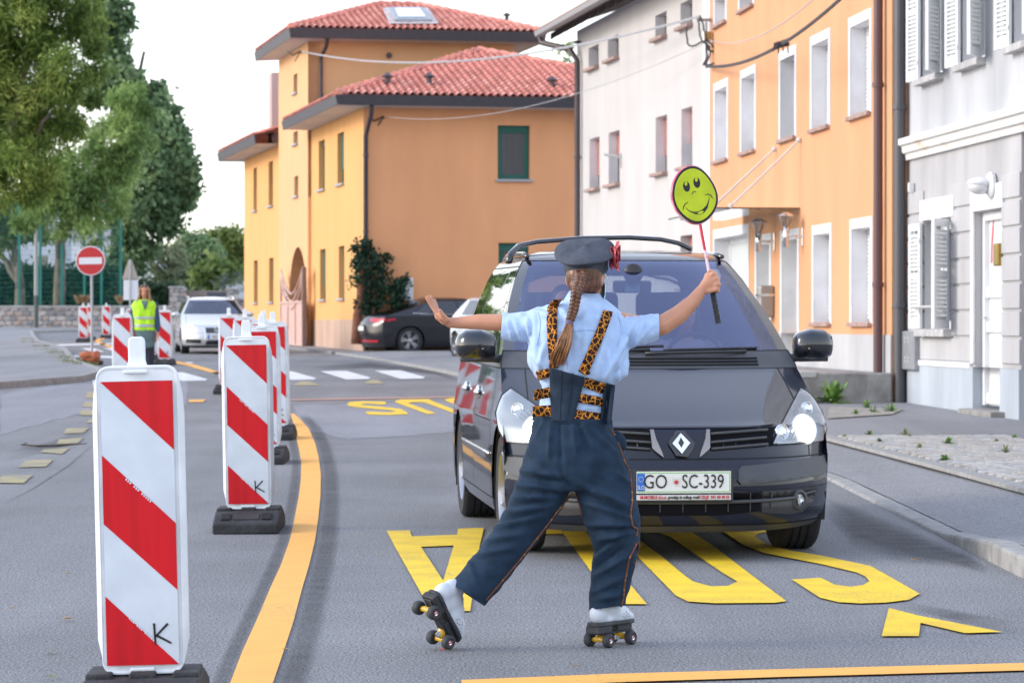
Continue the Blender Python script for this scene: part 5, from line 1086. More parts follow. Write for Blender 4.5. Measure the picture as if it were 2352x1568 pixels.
# ================================================================ no entry sign and its sandbag
M_GALV = mat('galvanised', (.36, .38, .41), .45, metal=.5, var=.1); M_REDS = mat('sign_red', (.50, .006, .012), .35, coat=.2); M_WHS = mat('sign_white', (.72, .72, .74), .4)
sg = G(211, 838); ns = thing('no_entry_sign', 'round red no entry sign on a thin grey post at the left kerb', 'road sign', tuple(sg)); zc_ = P(209, 599, sg.y).z
mb = MB(); mb.tube([(0, 0, 0), (0, 0, zc_ + .25)], .030, 10); mb.build('post', M_GALV, ns, auto=40)
RX = Matrix.Translation((-.02, -.05, zc_)) @ Matrix.Rotation(math.pi / 2, 4, 'X')
mb = MB(); mb.lathe([(0, .0), (.315, .0), (.322, -.012), (.315, -.025), (0, -.025)], 40, RX); disc = mb.build('sign_disc', M_WHS, ns, auto=40)
mb = MB(); mb.lathe([(0, .003), (.300, .003), (.300, .0005), (0, .0005)], 40, RX); mb.build('red_face', M_REDS, disc)
mb = MB(); mb.box((-.02, -.055, zc_), (.50, .004, .145), Matrix.Rotation(R(-1.2), 3, 'Y')); mb.build('white_bar', M_WHS, disc)
mb = MB(); mb.box((0, -.02, zc_), (.3, .02, .05)); mb.build('clamp', M_GALV, ns)
mb = MB(); mb.box((0, 0, .05), (.46, .34, .10)); mb.build('base_plate', M_RUB, ns, bevel=.02)
mb = MB(); Yb = .0
for c, r in (((-.07, -.16, .22), (.20, .12, .085)), ((.08, -.17, .18), (.13, .11, .12)), ((.10, -.14, .10), (.09, .09, .10)), ((-.13, -.15, .15), (.08, .09, .07)), ((.13, -.12, .25), (.08, .09, .07)), ((-.02, -.16, .12), (.10, .09, .08)), ((.0, -.02, .20), (.15, .14, .09))): mb.ball(c, r)
me = organic(mb, .022, 3); rgn = random.Random(4)
for v in me.vertices: v.co += Vector(mnoise.noise_vector(v.co * 14)) * .018
sb = link('sandbag', me, mat('orange_bag', (.40, .115, .05), .7, var=.3, vscale=12), None, smooth=True); sb.location = tuple(sg); tag(sb, 'crumpled orange sandbag weighing down the foot of the no entry sign', 'sandbag')
# warning sign seen from behind
bp_ = P(299, 766, 136); bs_ = thing('road_sign', 'grey back of a triangular warning sign over a white board, behind the woman', 'road sign', (bp_.x, 136, 0)); zt_ = P(299, 596, 136).z; zb_ = P(299, 641, 136).z
mb = MB(); mb.tube([(0, 0, 0), (0, 0, zt_)], .04, 8); mb.build('post', M_GALV, bs_)
mb = MB(); mb.prism([(-.36, .05, zb_), (.36, .05, zb_), (.06, .05, zt_), (-.06, .05, zt_)], (0, .02, 0)); mb.build('triangle_back', mat('tan_sign_back', (.42, .36, .30), .6), bs_, bevel=.01)
mb = MB(); zz = P(299, 689, 136).z; mb.b2((-.30, .06, zz), (.34, .08, zb_ - .03)); mb.build('white_board', M_WHS, bs_)

# ================================================================ overhead cables and the bracket they hang from
M_CBL = mat('black_cable', (.05, .047, .05), .6); M_CBG = mat('grey_cable', (.42, .42, .44), .5)
def sag(a, b, s_, n=24): return [Vector(a).lerp(Vector(b), i / n) + Vector((0, 0, -4 * s_ * (i / n) * (1 - i / n))) for i in range(n + 1)]
def cable(name, label, a, b, s_, r, m, twist=0, group=None):
    mb = MB(); pts = sag(a, b, s_)
    if twist:
        L = (Vector(b) - Vector(a)).length; n = int(L / .10); n = min(n, 420); pp = sag(a, b, s_, n)
        for ph in (0, 2.1, 4.2):
            mb.tube([p + Vector((0, math.sin(i * twist + ph), math.cos(i * twist + ph))) * r for i, p in enumerate(pp)], r * .75, 5)
    else: mb.tube(pts, r, 6)
    return tag(mb.build(name, m, smooth=True), label, 'cable', group)
cpt = MO @ Vector((.15, -.12, 0)); jd = cpt.y
J1 = P(1607, 38, jd - .1); J2 = P(1620, 152, jd - .1); J3 = P(1628, 92, jd - .1)
T1 = MY @ FH(MY, 692, 118, 0, XT - .1); T2 = MY @ FH(MY, 882, 268, 1, -.1)
cable('power_cable', 'twisted pale cable from the yellow house tower to the orange house corner', T1, J1, .55, .015, M_CBG, .9)
cable('phone_wire', 'thin grey wire from the yellow house wall hook towards the white house corner', T2, P(1618, 100, jd - .1), .5, .007, M_CBG)
E2 = P(1960, -30, 36.0); cable('power_cable', 'thick black twisted cable rising to the top right across the orange house', J2, E2, .28, .017, M_CBL, .9)
cable('phone_wire', 'thin wire crossing the upper orange facade windows', J3, P(1880, -12, 37.5), .25, .008, M_CBG)
def on_c2(t_): return sag(J2, E2, .28, 100)[t_]
q = on_c2(62); mb = MB(); random.seed(5)
mb.tube([q + Vector((.16 * (k / 40 - .5) * 2 * .6, .02 * math.sin(k), .045 * math.cos(k * .9) + .06 * (k / 40 - .5))) for k in range(41)], .018, 5); 
for k in range(4): mb.tube([q + Vector((-.1 + .06 * k, 0, 0)), q + Vector((-.12 + .07 * k, -.02, -.10 - .03 * (k % 2)))], .01, 5)
tag(mb.build('cable_joint', M_CBL, smooth=True), 'dark knotted joint hanging on the thick black cable', 'cable joint')
br = thing('cable_bracket', 'cable bracket with insulators and loose loops at the white and orange house corner', 'bracket', tuple(cpt)); bo = Vector(cpt)
mb = MB(); mb.tube([P(1600, 46, jd) - bo, P(1650, 46, jd + .1) - bo], .03, 8); mb.tube([P(1622, 46, jd) - bo, P(1622, 158, jd) - bo], .022, 8); mb.build('steel_arm', M_GALV, br)
mb = MB(); mb.box(P(1626, 84, jd - .05) - bo, (.13, .12, .17)); mb.build('insulator', mat('ochre_insulator', (.36, .22, .07), .5), br, bevel=.02)
for k, pts in enumerate([[(1607, 40), (1604, 60), (1612, 95), (1622, 100), (1624, 130), (1616, 152)], [(1576, 62), (1578, 100), (1590, 108), (1612, 98), (1625, 92)], [(1625, 92), (1640, 110), (1640, 122), (1628, 116), (1622, 104)], [(1608, 36), (1618, 70), (1622, 90)], [(1616, 150), (1626, 142), (1632, 120), (1624, 100)], [(1622, 150), (1634, 148), (1646, 144)]]):
    mb = MB(); pw = [P(u, v, jd - .08 - .03 * k) - bo for u, v in pts]; ps = []
    for i in range(len(pw) - 1):
        for t_ in range(5): ps.append(pw[i].lerp(pw[i + 1], t_ / 5) + Vector((random.uniform(-.012, .012), 0, random.uniform(-.012, .012))))
    mb.tube(ps + [pw[-1]], .017, 6); mb.build('loop_cable', M_CBL, br, smooth=True)
for (T, nm) in ((T1, 'wall hook with stay at the top of the yellow house tower'), (T2, 'wall hook under the eave of the yellow house front')):
    mb = MB(); mb.tube([T + Vector((0, .15, -.05)), T + Vector((-.02, 0, 0)), T + Vector((-.25, -.02, -.12)), T + Vector((-.40, 0, .0))], .022, 6); mb.tube([T + Vector((-.2, .1, -.3)), T + Vector((-.02, 0, 0))], .018, 6); tag(mb.build('wall_hook', M_BROWNMETAL, smooth=True), nm, 'hook')
# ================================================================ cars: a shell of horizontal slices, split into panels
def car_paint(name, col, rough=.28, metal=.35, coat=1.0, flake=.0):
    return mat(name, col, rough, metal=metal, coat=coat, spec=.5)
M_GLS = glass_mat('car_side_glass', (.42, .48, .47), .07); M_WSC = glass_mat('car_windscreen', (.82, .84, .88), .13, gcol=(.62, .68, 1.0)); M_GLD = glass_mat('dark_car_glass', (.16, .18, .19), .06)
M_TRIMB = mat('black_plastic', (.022, .022, .025), .45, var=.1); M_TRIMG = mat('grey_plastic', (.055, .057, .063), .5, var=.08); M_GLOSSB = mat('gloss_black', (.012, .012, .014), .12, coat=.8)
M_TYRE = mat('tyre', (.022, .022, .024), .85, var=.15, bump=.2, bscale=90); M_RIM = mat('alloy', (.46, .46, .48), .3, metal=.85); M_SEAM = mat('shut_line', (.006, .006, .007), .9); M_INT = mat('car_interior', (.035, .035, .04), .9); M_INTL = mat('car_lining', (.30, .30, .31), .95)
M_LENS = glass_mat('clear_lens', (.93, .95, .96), .05); M_BOWL = mat('lamp_chrome', (.80, .81, .83), .16, metal=1); M_REDL = mat('red_lens', (.45, .012, .03), .15, coat=.8); M_ORL = mat('orange_lens', (.6, .22, .05), .2)
def lamp_mat(name, strength): return mat(name, (1, .95, .85), .4, emit=(1, .90, .72), estr=strength)
class Car:
    def __init__(s, sp): s.sp = sp; s.k = sp['k']; s.zk = [r[0] for r in s.k]
    def par(s, z): return [interp(z, s.zk, [r[i] for r in s.k]) for i in range(1, 7)]     # Y0, Y1, W, K, K1, p
    def D(s, x, z): y0, y1, w_, k, k1, p = s.par(z); return y0 + k * min(1.05, abs(x) / w_) ** p
    def taper(s, y): L = s.sp['L']; return 1 - s.sp.get('tp', .02) * ((y - L * .5) / (L * .5)) ** 2
def build_car(name, label, loc, rz, sp, paint_m, cell, group=None, seams=True):
    C = Car(sp); root = thing(name, label, 'car', loc, rz, group); L = sp['L']
    zs = []
    for a, b in zip(C.zk[:-1], C.zk[1:]):
        n = max(1, round((b - a) / .05)); zs += [lerp(a, b, i / n) for i in range(n)]
    zs.append(C.zk[-1]); zmin, zat = zs[0], sp['zat']; Ra, zc = sp['Ra'], sp['wr']
    us = sorted(set(list(np.linspace(0, .8, 9)) + list(np.linspace(.85, 1, 7)) + [sp['ug']])); nF = len(us)
    cols = sorted(set(sp['cols'] + [ya + sg * Ra * f for ya in sp['wy'] for sg in (-1, 1) for f in (0, .25, .5, .7, .85, .95, .995, 1.005)]))
    cy, ct = sp['cmap']
    def zb(y):
        for ya in sp['wy']:
            if abs(y - ya) < Ra: return max(sp['sill'], zc + math.sqrt(Ra * Ra - (y - ya) ** 2))
        return sp['sill']
    H = nF + len(cols) + nF; V = np.zeros((len(zs), 2 * H - 1, 3))
    for j, z in enumerate(zs):
        y0, y1, w_, k, k1, p = C.par(z); half = []; we = w_
        ye, yr = y0 + k, y1 - k1
        for u in us: half.append((w_ * u * C.taper(ye), y0 + k * u ** p, z))
        tb = min(1, max(0, (z - sp['belt']) / (sp['ztop'] - sp['belt'])))
        for i, yc in enumerate(cols):
            y = lerp(yc, interp(yc, cy, ct), tb); y = min(max(y, ye + 1e-4 * (i + 1)), yr - 1e-4 * (len(cols) - i)); zz = z
            if z < zat: b_ = zb(y); zz = b_ + (z - zmin) * (zat - b_) / (zat - zmin)
            wz = C.par(zz)[2]; half.append((wz * C.taper(y), y, zz))
        for u in us[::-1]: half.append((w_ * u * C.taper(yr), y1 - k1 * u ** p, z))
        ring = [(-x, y, zq) for x, y, zq in half[::-1]] + half[1:]; V[j] = ring
    nr, nc = V.shape[0], V.shape[1]; P3 = V.reshape(-1, 3); N = np.zeros_like(P3); faces = {}; owner = {}
    for j in range(nr - 1):
        for i in range(nc - 1):
            i1 = (i + 1) % (nc - 1); q = (j * nc + i, j * nc + i1, (j + 1) * nc + i1, (j + 1) * nc + i); a, b, c, d = (P3[t_] for t_ in q); n = np.cross(c - a, d - b)
            ln = np.linalg.norm(n)
            if ln < 2e-6: continue
            for t_ in q: N[t_] += n
            h = abs(i + .5 - (H - 1)); hi = int(h)                          # column within the half
            if hi < nF - 1: sec, u = 'F', (us[hi] + us[hi + 1]) / 2
            elif hi < nF + len(cols): sec, u = 'S', 0
            else: sec, u = 'R', us[::-1][min(nF - 1, hi - nF - len(cols))]
            m = (a + b + c + d) / 4; yb = None
            ci = hi - nF; ycol = (cols[max(0, ci)] + cols[min(len(cols) - 1, ci + 1)]) / 2 if sec == 'S' else m[1]
            nm = cell(sec, u, m[0], m[1], (zs[j] + zs[j + 1]) / 2, ycol)
            if nm: faces.setdefault(nm, []).append(q); owner[(j, i)] = nm
    # smooth the seam at the rear centre and normalise
    N /= np.maximum(np.linalg.norm(N, axis=1), 1e-9)[:, None]
    objs = {}
    for nm, fs in faces.items():
        base, side = (nm.split('|') + [''])[:2]; ids = sorted({t_ for f in fs for t_ in f}); mp = {t_: n for n, t_ in enumerate(ids)}
        me = bpy.data.meshes.new(base); me.from_pydata([tuple(P3[t_]) for t_ in ids], [], [tuple(mp[t_] for t_ in f) for f in fs]); me.update()
        me.polygons.foreach_set('use_smooth', [True] * len(me.polygons)); me.normals_split_custom_set_from_vertices([tuple(N[t_]) for t_ in ids])
        objs[nm] = link(base, me, sp['mats'].get(base, paint_m), root)
    if seams:
        mb = MB()
        def rib(t0, t1):
            a, b = Vector(P3[t0]), Vector(P3[t1]); e = b - a
            if e.length < 1e-3: return
            n = Vector(N[t0]) + Vector(N[t1]); n.normalize(); s_ = e.normalized().cross(n) * .0035; n *= .0015; mb.quad(a - s_ + n, a + s_ + n, b + s_ + n, b - s_ + n)
        gl = sp.get('noseam', ())
        for (j, i), nm in owner.items():
            for dj, di, t0, t1 in ((0, 1, j * nc + i + 1, (j + 1) * nc + i + 1), (1, 0, (j + 1) * nc + i, (j + 1) * nc + i + 1)):
                o2 = owner.get((j + dj, i + di))
                if o2 and o2 != nm and not ({nm.split('|')[0], o2.split('|')[0]} <= set(gl)): rib(t0, t1)
        if mb.v: mb.build('shut_line', M_SEAM, root, fix=False)
    # arch liners; floor widened and lowered to keep light from under the car
    mb = MB(); wmax = max(r[3] for r in C.k)
    for ya in sp['wy']:
        for sg in (-1, 1):
            r0 = []
            for x in (wmax * .985, wmax * .6): r0.append([Vector((sg * x * C.taper(ya), ya + (Ra + .004) * math.cos(t_), zc + (Ra + .004) * math.sin(t_))) for t_ in np.linspace(-.4, math.pi + .4, 18)])
            mb.loft(r0, False, False); mb.v += [tuple(p) for p in r0[1]]; mb.f.append(tuple(range(len(mb.v) - 18, len(mb.v))))
    mb.box((0, L / 2, sp['sill'] + .06), (wmax * 1.36, L - .7, .20)); mb.box((0, L / 2, sp['sill'] + .04), (wmax * 1.84, sp['wy'][1] - sp['wy'][0] - 2 * Ra - .06, .10)); mb.build('underbody_light_block', M_TRIMB, root, fix=False)
    return root, C, objs
def wheel(root, x, y, r, wd, style=5, rimr=.66, ang=.3, steer=0.0):
    sg = 1 if x > 0 else -1; w_ = bpy.data.objects.new('wheel', None); COL.objects.link(w_); w_.parent = root; w_.location = (x - sg * wd / 2, y, r); w_.rotation_euler = (0, 0, steer)
    Mx = Matrix.Rotation(math.pi / 2 * sg, 4, 'Y'); h = wd / 2; ri = r * rimr
    prof = [(ri, -h * .92), (r * .93, -h), (r * .985, -h * .86)]
    for k in range(4):
        c = (-.56 + k * .375) * h; prof += [(r, c - h * .14), (r, c + h * .10), (r * .972, c + h * .125), (r * .972, c + h * .205)] if k < 3 else [(r, c - h * .14), (r, c + h * .12)]
    prof += [(r * .985, h * .86), (r * .93, h), (ri, h * .92)]
    mb = MB(); mb.lathe(prof, 48, Mx); n = 60; mb.build('tyre', M_TYRE, w_, auto=35)
    mb = MB(); mb.lathe([(ri * 1.005, h * .90), (ri * .97, h * .96), (ri * .94, h * .80), (ri * .90, h * .0), (ri * .88, -h * .7)], 40, Mx)
    for k in range(style):
        a = 2 * math.pi * k / style + ang
        for da in (-.16, .16):
            p0 = Vector((math.cos(a + da * .6) * ri * .20, math.sin(a + da * .6) * ri * .20, h * .66)); p1 = Vector((math.cos(a + da) * ri * .93, math.sin(a + da) * ri * .93, h * .84))
            d = (p1 - p0); s_ = Vector((-math.sin(a), math.cos(a), 0)) * ri * .075; dz = Vector((0, 0, h * .22))
            vs = [p0 - s_ * .9, p0 + s_ * .9, p1 + s_, p1 - s_]; mb.add([Mx @ q for q in vs + [q - dz for q in vs]], [(0, 1, 2, 3), (7, 6, 5, 4), (0, 4, 5, 1), (1, 5, 6, 2), (2, 6, 7, 3), (3, 7, 4, 0)])
    mb.lathe([(0, h * .74), (ri * .14, h * .73), (ri * .24, h * .64), (ri * .24, h * .4)], 20, Mx); mb.build('rim', M_RIM, w_, auto=35)
    mb = MB(); mb.lathe([(0, h * .1), (ri * .72, h * .1), (ri * .72, h * .02), (ri * .9, -h * .1), (ri * .9, -h * .2), (0, -h * .2)], 30, Mx); mb.build('brake_disc', mat('dark_steel', (.10, .10, .105), .5, metal=.6), w_, auto=40); return w_
def patch_on(C, poly, off, name, m, parent, thick=.004, sub=3, mirror=False):
    """a thin fitted panel lying on the front surface of the car; poly in car x,z"""
    if mirror: poly = [(-x, z) for x, z in poly][::-1]
    bm = bmesh.new(); f = bm.faces.new([bm.verts.new((x, 0, z)) for x, z in poly]); bmesh.ops.triangulate(bm, faces=[f])
    for _ in range(sub): bmesh.ops.subdivide_edges(bm, edges=[e for e in bm.edges if e.calc_length() > .05], cuts=1, use_grid_fill=True)
    bmesh.ops.triangulate(bm, faces=bm.faces)
    for v in bm.verts: v.co.y = C.D(v.co.x, v.co.z) - off
    bmesh.ops.recalc_face_normals(bm, faces=bm.faces)
    if sum(f.normal.y for f in bm.faces) > 0: bmesh.ops.reverse_faces(bm, faces=bm.faces)
    top = len(bm.faces)
    if thick:                                                   # a rim down to the body
        r_ = bmesh.ops.extrude_edge_only(bm, edges=[e for e in bm.edges if e.is_boundary])
        for v in r_['geom']:
            if isinstance(v, bmesh.types.BMVert): v.co.y += off + thick
    me = bpy.data.meshes.new(name); bm.to_mesh(me); bm.free(); o = link(name, me, m, parent, smooth=True); nl = []; e_ = .004
    for k, p in enumerate(me.polygons):
        for vi in p.vertices:
            x, z = me.vertices[vi].co.x, me.vertices[vi].co.z
            n = Vector(((C.D(x + e_, z) - C.D(x - e_, z)) / (2 * e_), -1, (C.D(x, z + e_) - C.D(x, z - e_)) / (2 * e_))).normalized() if k < top else p.normal
            nl.append(tuple(n))
    me.normals_split_custom_set(nl); return o
def local_pt(C, root_M, u, v):
    Mi = root_M.inverted(); o = Mi @ Vector((0, 0, CAMH)); d = Mi.to_3x3() @ ray(u, v); y = .2
    for _ in range(30): k = (y - o.y) / d.y; p = o + d * k; y = y * .5 + .5 * C.D(p.x, p.z)
    return p
def car_M(loc, rz): return Matrix.Translation(loc) @ Matrix.Rotation(rz, 4, 'Z')
def text_part(s_, size, loc, parent, m, name, sx=1.0, rot=(math.pi / 2, 0, 0), bold=0.0):
    me = text_mesh(s_, size, .0012, sx=sx, bold=bold); o = link(name, me, m, parent); o.location = loc; o.rotation_euler = rot; return o

# ---------------------------------------------------------------- the grey people carrier
GREY = mat('grey_metallic', (.007, .010, .023), .5, metal=.0, coat=.85, spec=.1)
ML, MRZ = Vector(((1569 - 1176) / 424.0, 16.95, 0)), .098
K = [  # z, front y, rear y, half width, corner sweep, rear sweep, power
 (.16, .10, 4.52, .85, .60, .4, 3.2), (.20, .045, 4.57, .895, .60, .4, 3.3), (.24, .015, 4.60, .91, .60, .4, 3.4), (.30, .01, 4.62, .918, .60, .4, 3.4), (.345, .02, 4.63, .92, .60, .4, 3.4), (.36, .0, 4.64, .92, .60, .4, 3.4), (.46, .0, 4.66, .922, .60, .4, 3.4), (.50, .03, 4.66, .922, .60, .4, 3.2), (.56, .06, 4.65, .922, .60, .4, 3.0),
 (.64, .085, 4.64, .922, .60, .4, 3.0), (.70, .11, 4.63, .922, .60, .4, 2.8), (.727, .125, 4.63, .92, .60, .4, 2.7), (.74, .17, 4.63, .918, .59, .4, 2.6), (.77, .25, 4.62, .912, .56, .4, 2.5), (.82, .38, 4.62, .905, .50, .4, 2.5), (.88, .55, 4.61, .898, .43, .4, 2.4), (.94, .73, 4.60, .888, .37, .4, 2.4), (1.0, .91, 4.60, .878, .31, .4, 2.3), (1.03, 1.0, 4.60, .872, .29, .4, 2.3),
 (1.06, 1.05, 4.60, .866, .28, .4, 2.2), (1.10, 1.09, 4.59, .855, .30, .4, 2.2), (1.13, 1.14, 4.58, .846, .30, .38, 2.2), (1.25, 1.35, 4.54, .815, .30, .36, 2.2), (1.40, 1.61, 4.48, .765, .30, .34, 2.2), (1.55, 1.88, 4.42, .70, .30, .32, 2.3), (1.63, 2.03, 4.36, .655, .29, .32, 2.4), (1.665, 2.12, 4.30, .63, .27, .32, 2.5),
 (1.69, 2.20, 4.25, .60, .26, .32, 2.6), (1.71, 2.33, 4.15, .56, .25, .32, 2.6), (1.725, 2.5, 4.05, .49, .22, .3, 2.4), (1.737, 2.75, 3.85, .36, .15, .2, 2.2), (1.742, 3.0, 3.6, .2, .08, .1, 2.0), (1.743, 3.2, 3.35, .05, .02, .02, 2.0)]
mpv_sp = dict(L=4.66, k=K, zat=.727, Ra=.375, wr=.335, wy=(.97, 3.77), sill=.20, belt=1.06, ztop=1.665, ug=.925, tp=.015,
    cols=[1.44, 1.50, 1.56, 1.74, 1.78, 2.1, 2.5, 2.56, 2.62, 3.0, 3.36, 3.42, 3.48, 3.9, 4.1, 4.2], cmap=([.5, 1.40, 1.50, 1.56, 1.74, 1.78, 2.5, 2.56, 2.62, 3.42, 3.48, 4.2], [2.2, 2.22, 2.26, 2.30, 2.38, 2.41, 2.76, 2.80, 2.84, 3.46, 3.50, 4.06]),
    mats=dict(windscreen=M_WSC, side_window=M_GLS, rear_window=M_GLS, pillar=M_GLOSSB, cowl=M_TRIMG, belt_trim=M_TRIMG, screen_band=mat('screen_band', (.015, .016, .03), .08, coat=1), lower_lip=M_TRIMG), noseam=('windscreen', 'screen_band', 'pillar'))
def mpv_cell(sec, u, x, y, z, yc):
    sd_ = '|r' if x > 0 else '|l'
    if sec == 'F':
        if 1.13 < z < 1.665: return ('windscreen' if u < .925 else 'pillar' + sd_)
        if 1.03 < z < 1.13: return 'cowl'
        if .727 < z < 1.03: return 'bonnet' if u < .86 else 'front_wing' + sd_
        if z > 1.66: return 'body'
        if z < .20: return 'lower_lip'
        if z < .56: return 'bumper'
        return 'front_panel' if u < .85 else 'front_wing' + sd_
    if sec == 'S':
        if 1.03 < z < 1.10 and yc < 4.2: return 'belt_trim' + sd_
        if 1.10 < z < 1.62:
            for a, b, t_ in ((1.56, 1.74, 'q'), (1.78, 2.5, 'a'), (2.62, 3.42, 'b'), (3.48, 4.2, 'c')):
                if a < yc < b: return 'side_window' + sd_ + t_
            return 'pillar' + sd_ + str(sum(yc > q for q in (1.75, 2.3, 3.2))) if yc < 4.2 and yc > 1.56 else 'pillar' + sd_ if yc < 4.2 else 'body'
        if .22 < z < 1.03:
            if 1.44 < yc < 2.56: return 'door' + sd_ + 'a'
            if 2.56 < yc < 3.48: return 'door' + sd_ + 'b'
            if yc < 1.44: return ('bumper' if z < .56 and yc < .6 else 'front_wing' + sd_)
        return 'body'
    if 1.13 < z < 1.6 and u < .9: return 'rear_window'
    return 'body'
mpv, MC, mo = build_car('people_carrier', 'dark grey people carrier with lit headlights facing the skater', ML, MRZ, mpv_sp, GREY, mpv_cell); MM = car_M(ML, MRZ)
mpv['category'] = 'car'
def cl(u, v): p = local_pt(MC, MM, u, v); return (p.x, p.z)
c7 = lambda L: [cl(1372 + x * .2361, 947.3 + y * .2361) for x, y in L]
both = (False, True)
# upper grilles
for mir in both:
    g = patch_on(MC, c7([(1092, 165), (1715, 108), (1690, 312), (1110, 366), (1085, 330)]), .004, 'grille', mat('grille_black', (.006, .006, .008), .8, spec=.1), mpv, mirror=mir)
    for sl in ([(1100, 205), (1650, 165)], [(1092, 288), (1640, 240)], [(1105, 352), (1655, 305)]):
        pts = c7([tuple(lerp(a, b, t_ / 8) for a, b in zip(sl[0], sl[1])) for t_ in range(9)]); mb = MB(); mb.tube([((-x if mir else x), MC.D(x, z) - .008, z) for x, z in pts], .011, 6, flat=.8); mb.build('grille_slat', M_TRIMG, g, smooth=True)
    for q in range(4):
        a = cl(1372 + (1230 + q * 120) * .2361, 947.3 + 150 * .2361); b = cl(1372 + (1225 + q * 120) * .2361, 947.3 + 345 * .2361); mb = MB(); sx = -1 if mir else 1; mb.tube([(sx * a[0], MC.D(*a) - .003, a[1] - .01), (sx * b[0], MC.D(*b) - .003, b[1] + .01)], .003, 5); mb.build('grille_rib', M_TRIMB, g)
    patch_on(MC, c7([(1056, 158), (1090, 160), (1092, 340), (1062, 372), (990, 432), (1000, 385), (1046, 250)]), .022, 'grille_fin', mat('satin_chrome_grey', (.30, .28, .27), .25, metal=.8), mpv, mirror=mir)
# badge
def lift(pts, off): return [(x, MC.D(x, z) - off, z) for x, z in pts]
hexp = c7([(760, 180), (850, 180), (945, 290), (925, 350), (870, 432), (765, 420), (685, 300), (690, 270)]); mb = MB(); mb.prism(lift(hexp, .012), (0, -.012, 0)); bd = mb.build('badge', M_GLOSSB, mpv, bevel=.004)
o4 = [(802, 196), (896, 290), (815, 396), (722, 296)]; i4 = [(804, 238), (838, 290), (806, 345), (778, 292)]
for k in range(4):
    a, b, c_, d_ = o4[k], o4[(k + 1) % 4], i4[(k + 1) % 4], i4[k]; q = c7([a, b, c_, d_]); mb = MB(); pa = lift(q, .026); mb.prism([(p[0], p[1] - (.006 if k in (0, 2) and n in (0, 3) else 0), p[2]) for n, p in enumerate(pa)], (0, -.004, 0)); mb.build('badge_bar', mat('badge_chrome', (.85, .87, .90), .2, metal=.9), bd)
# number plate and holder
pc = Vector((.0, 0, cl(1571, 1107)[1])); py = -.026; PW, PH = .52, .118
mb = MB(); mb.b2((-PW / 2 - .012, py, pc.z - PH / 2 - .045), (PW / 2 + .012, -.002, pc.z + PH / 2 + .012)); pl = mb.build('number_plate', M_TRIMB, mpv, bevel=.004)
M_PLT = mat('plate_white', (.74, .75, .75), .35); M_PGR = mat('plate_green', (.16, .48, .06), .4); M_PBL = mat('plate_blue', (.02, .14, .55), .4); M_PBK = mat('plate_black', (.015, .015, .015), .5); M_PRD = mat('plate_red', (.55, .03, .05), .5)
def flat(x0, z0, x1, z1, y, m, nm): mb = MB(); mb.b2((x0, y - .0012, z0), (x1, y, z1)); return mb.build(nm, m, pl)
zc_ = pc.z + .002
flat(-PW / 2 + .002, zc_ - PH / 2, PW / 2 - .002, zc_ + PH / 2, py - .001, M_PLT, 'plate_sheet')
e = .006
for (a, b, c_, d_) in ((-PW / 2 + e, PH / 2 - e - .004, PW / 2 - e, PH / 2 - e), (-PW / 2 + e, -PH / 2 + e, PW / 2 - e, -PH / 2 + e + .004), (PW / 2 - e - .004, -PH / 2 + e + .004, PW / 2 - e, PH / 2 - e - .004)): flat(a, zc_ + b, c_, zc_ + d_, py - .0022, M_PGR, 'plate_border')
flat(-PW / 2 + .004, zc_ - PH / 2 + .012, -PW / 2 + .048, zc_ + PH / 2 - .012, py - .0022, M_PBL, 'plate_band')
text_part('SLO', .030, (-PW / 2 + .026, py - .005, zc_ - PH / 2 + .030), pl, M_PLT, 'plate_text', .75)
mb = MB()
for k in range(12): a = 2 * math.pi * k / 12; mb.box((-PW / 2 + .026 + .013 * math.cos(a), py - .004, zc_ + .017 + .013 * math.sin(a)), (.003, .001, .003))
mb.build('plate_stars', M_PLT, pl)
text_part('GO', .107, (-.155, py - .005, zc_), pl, M_PBK, 'plate_text', .80); text_part('SC-339', .107, (.105, py - .005, zc_), pl, M_PBK, 'plate_text', .73)
mb = MB(); mb.prism([(-.063, py - .0035, zc_ + .022), (-.019, py - .0035, zc_ + .022), (-.021, py - .0035, zc_ - .006), (-.041, py - .0035, zc_ - .026), (-.061, py - .0035, zc_ - .006)], (0, -.001, 0)); mb.build('plate_shield', mat('shield_grey', (.62, .62, .60), .5), pl)
mb = MB(); mb.prism([(-.053, py - .0048, zc_ + .006), (-.041, py - .0048, zc_ + .012), (-.030, py - .0048, zc_ + .008), (-.030, py - .0048, zc_ - .006), (-.041, py - .0048, zc_ - .012), (-.052, py - .0048, zc_ - .006)], (0, -.001, 0)); mb.build('shield_rose', M_PRD, pl)
zf = pc.z - PH / 2 - .019; flat(-PW / 2 + .002, zf - .016, PW / 2 - .002, zf + .012, py - .001, mat('holder_grey', (.60, .60, .60), .4), 'holder_strip')
text_part('M-MOBILE d.o.o.', .026, (-.165, py - .004, zf - .002), pl, M_PRD, 'holder_text', .8, bold=.0006); text_part('prodaja in odkup vozil', .024, (.0, py - .004, zf - .002), pl, M_PBK, 'holder_text', .8, bold=.0006); text_part('CELJE  041 60 40 55', .024, (.170, py - .004, zf - .002), pl, M_PRD, 'holder_text', .8, bold=.0006)
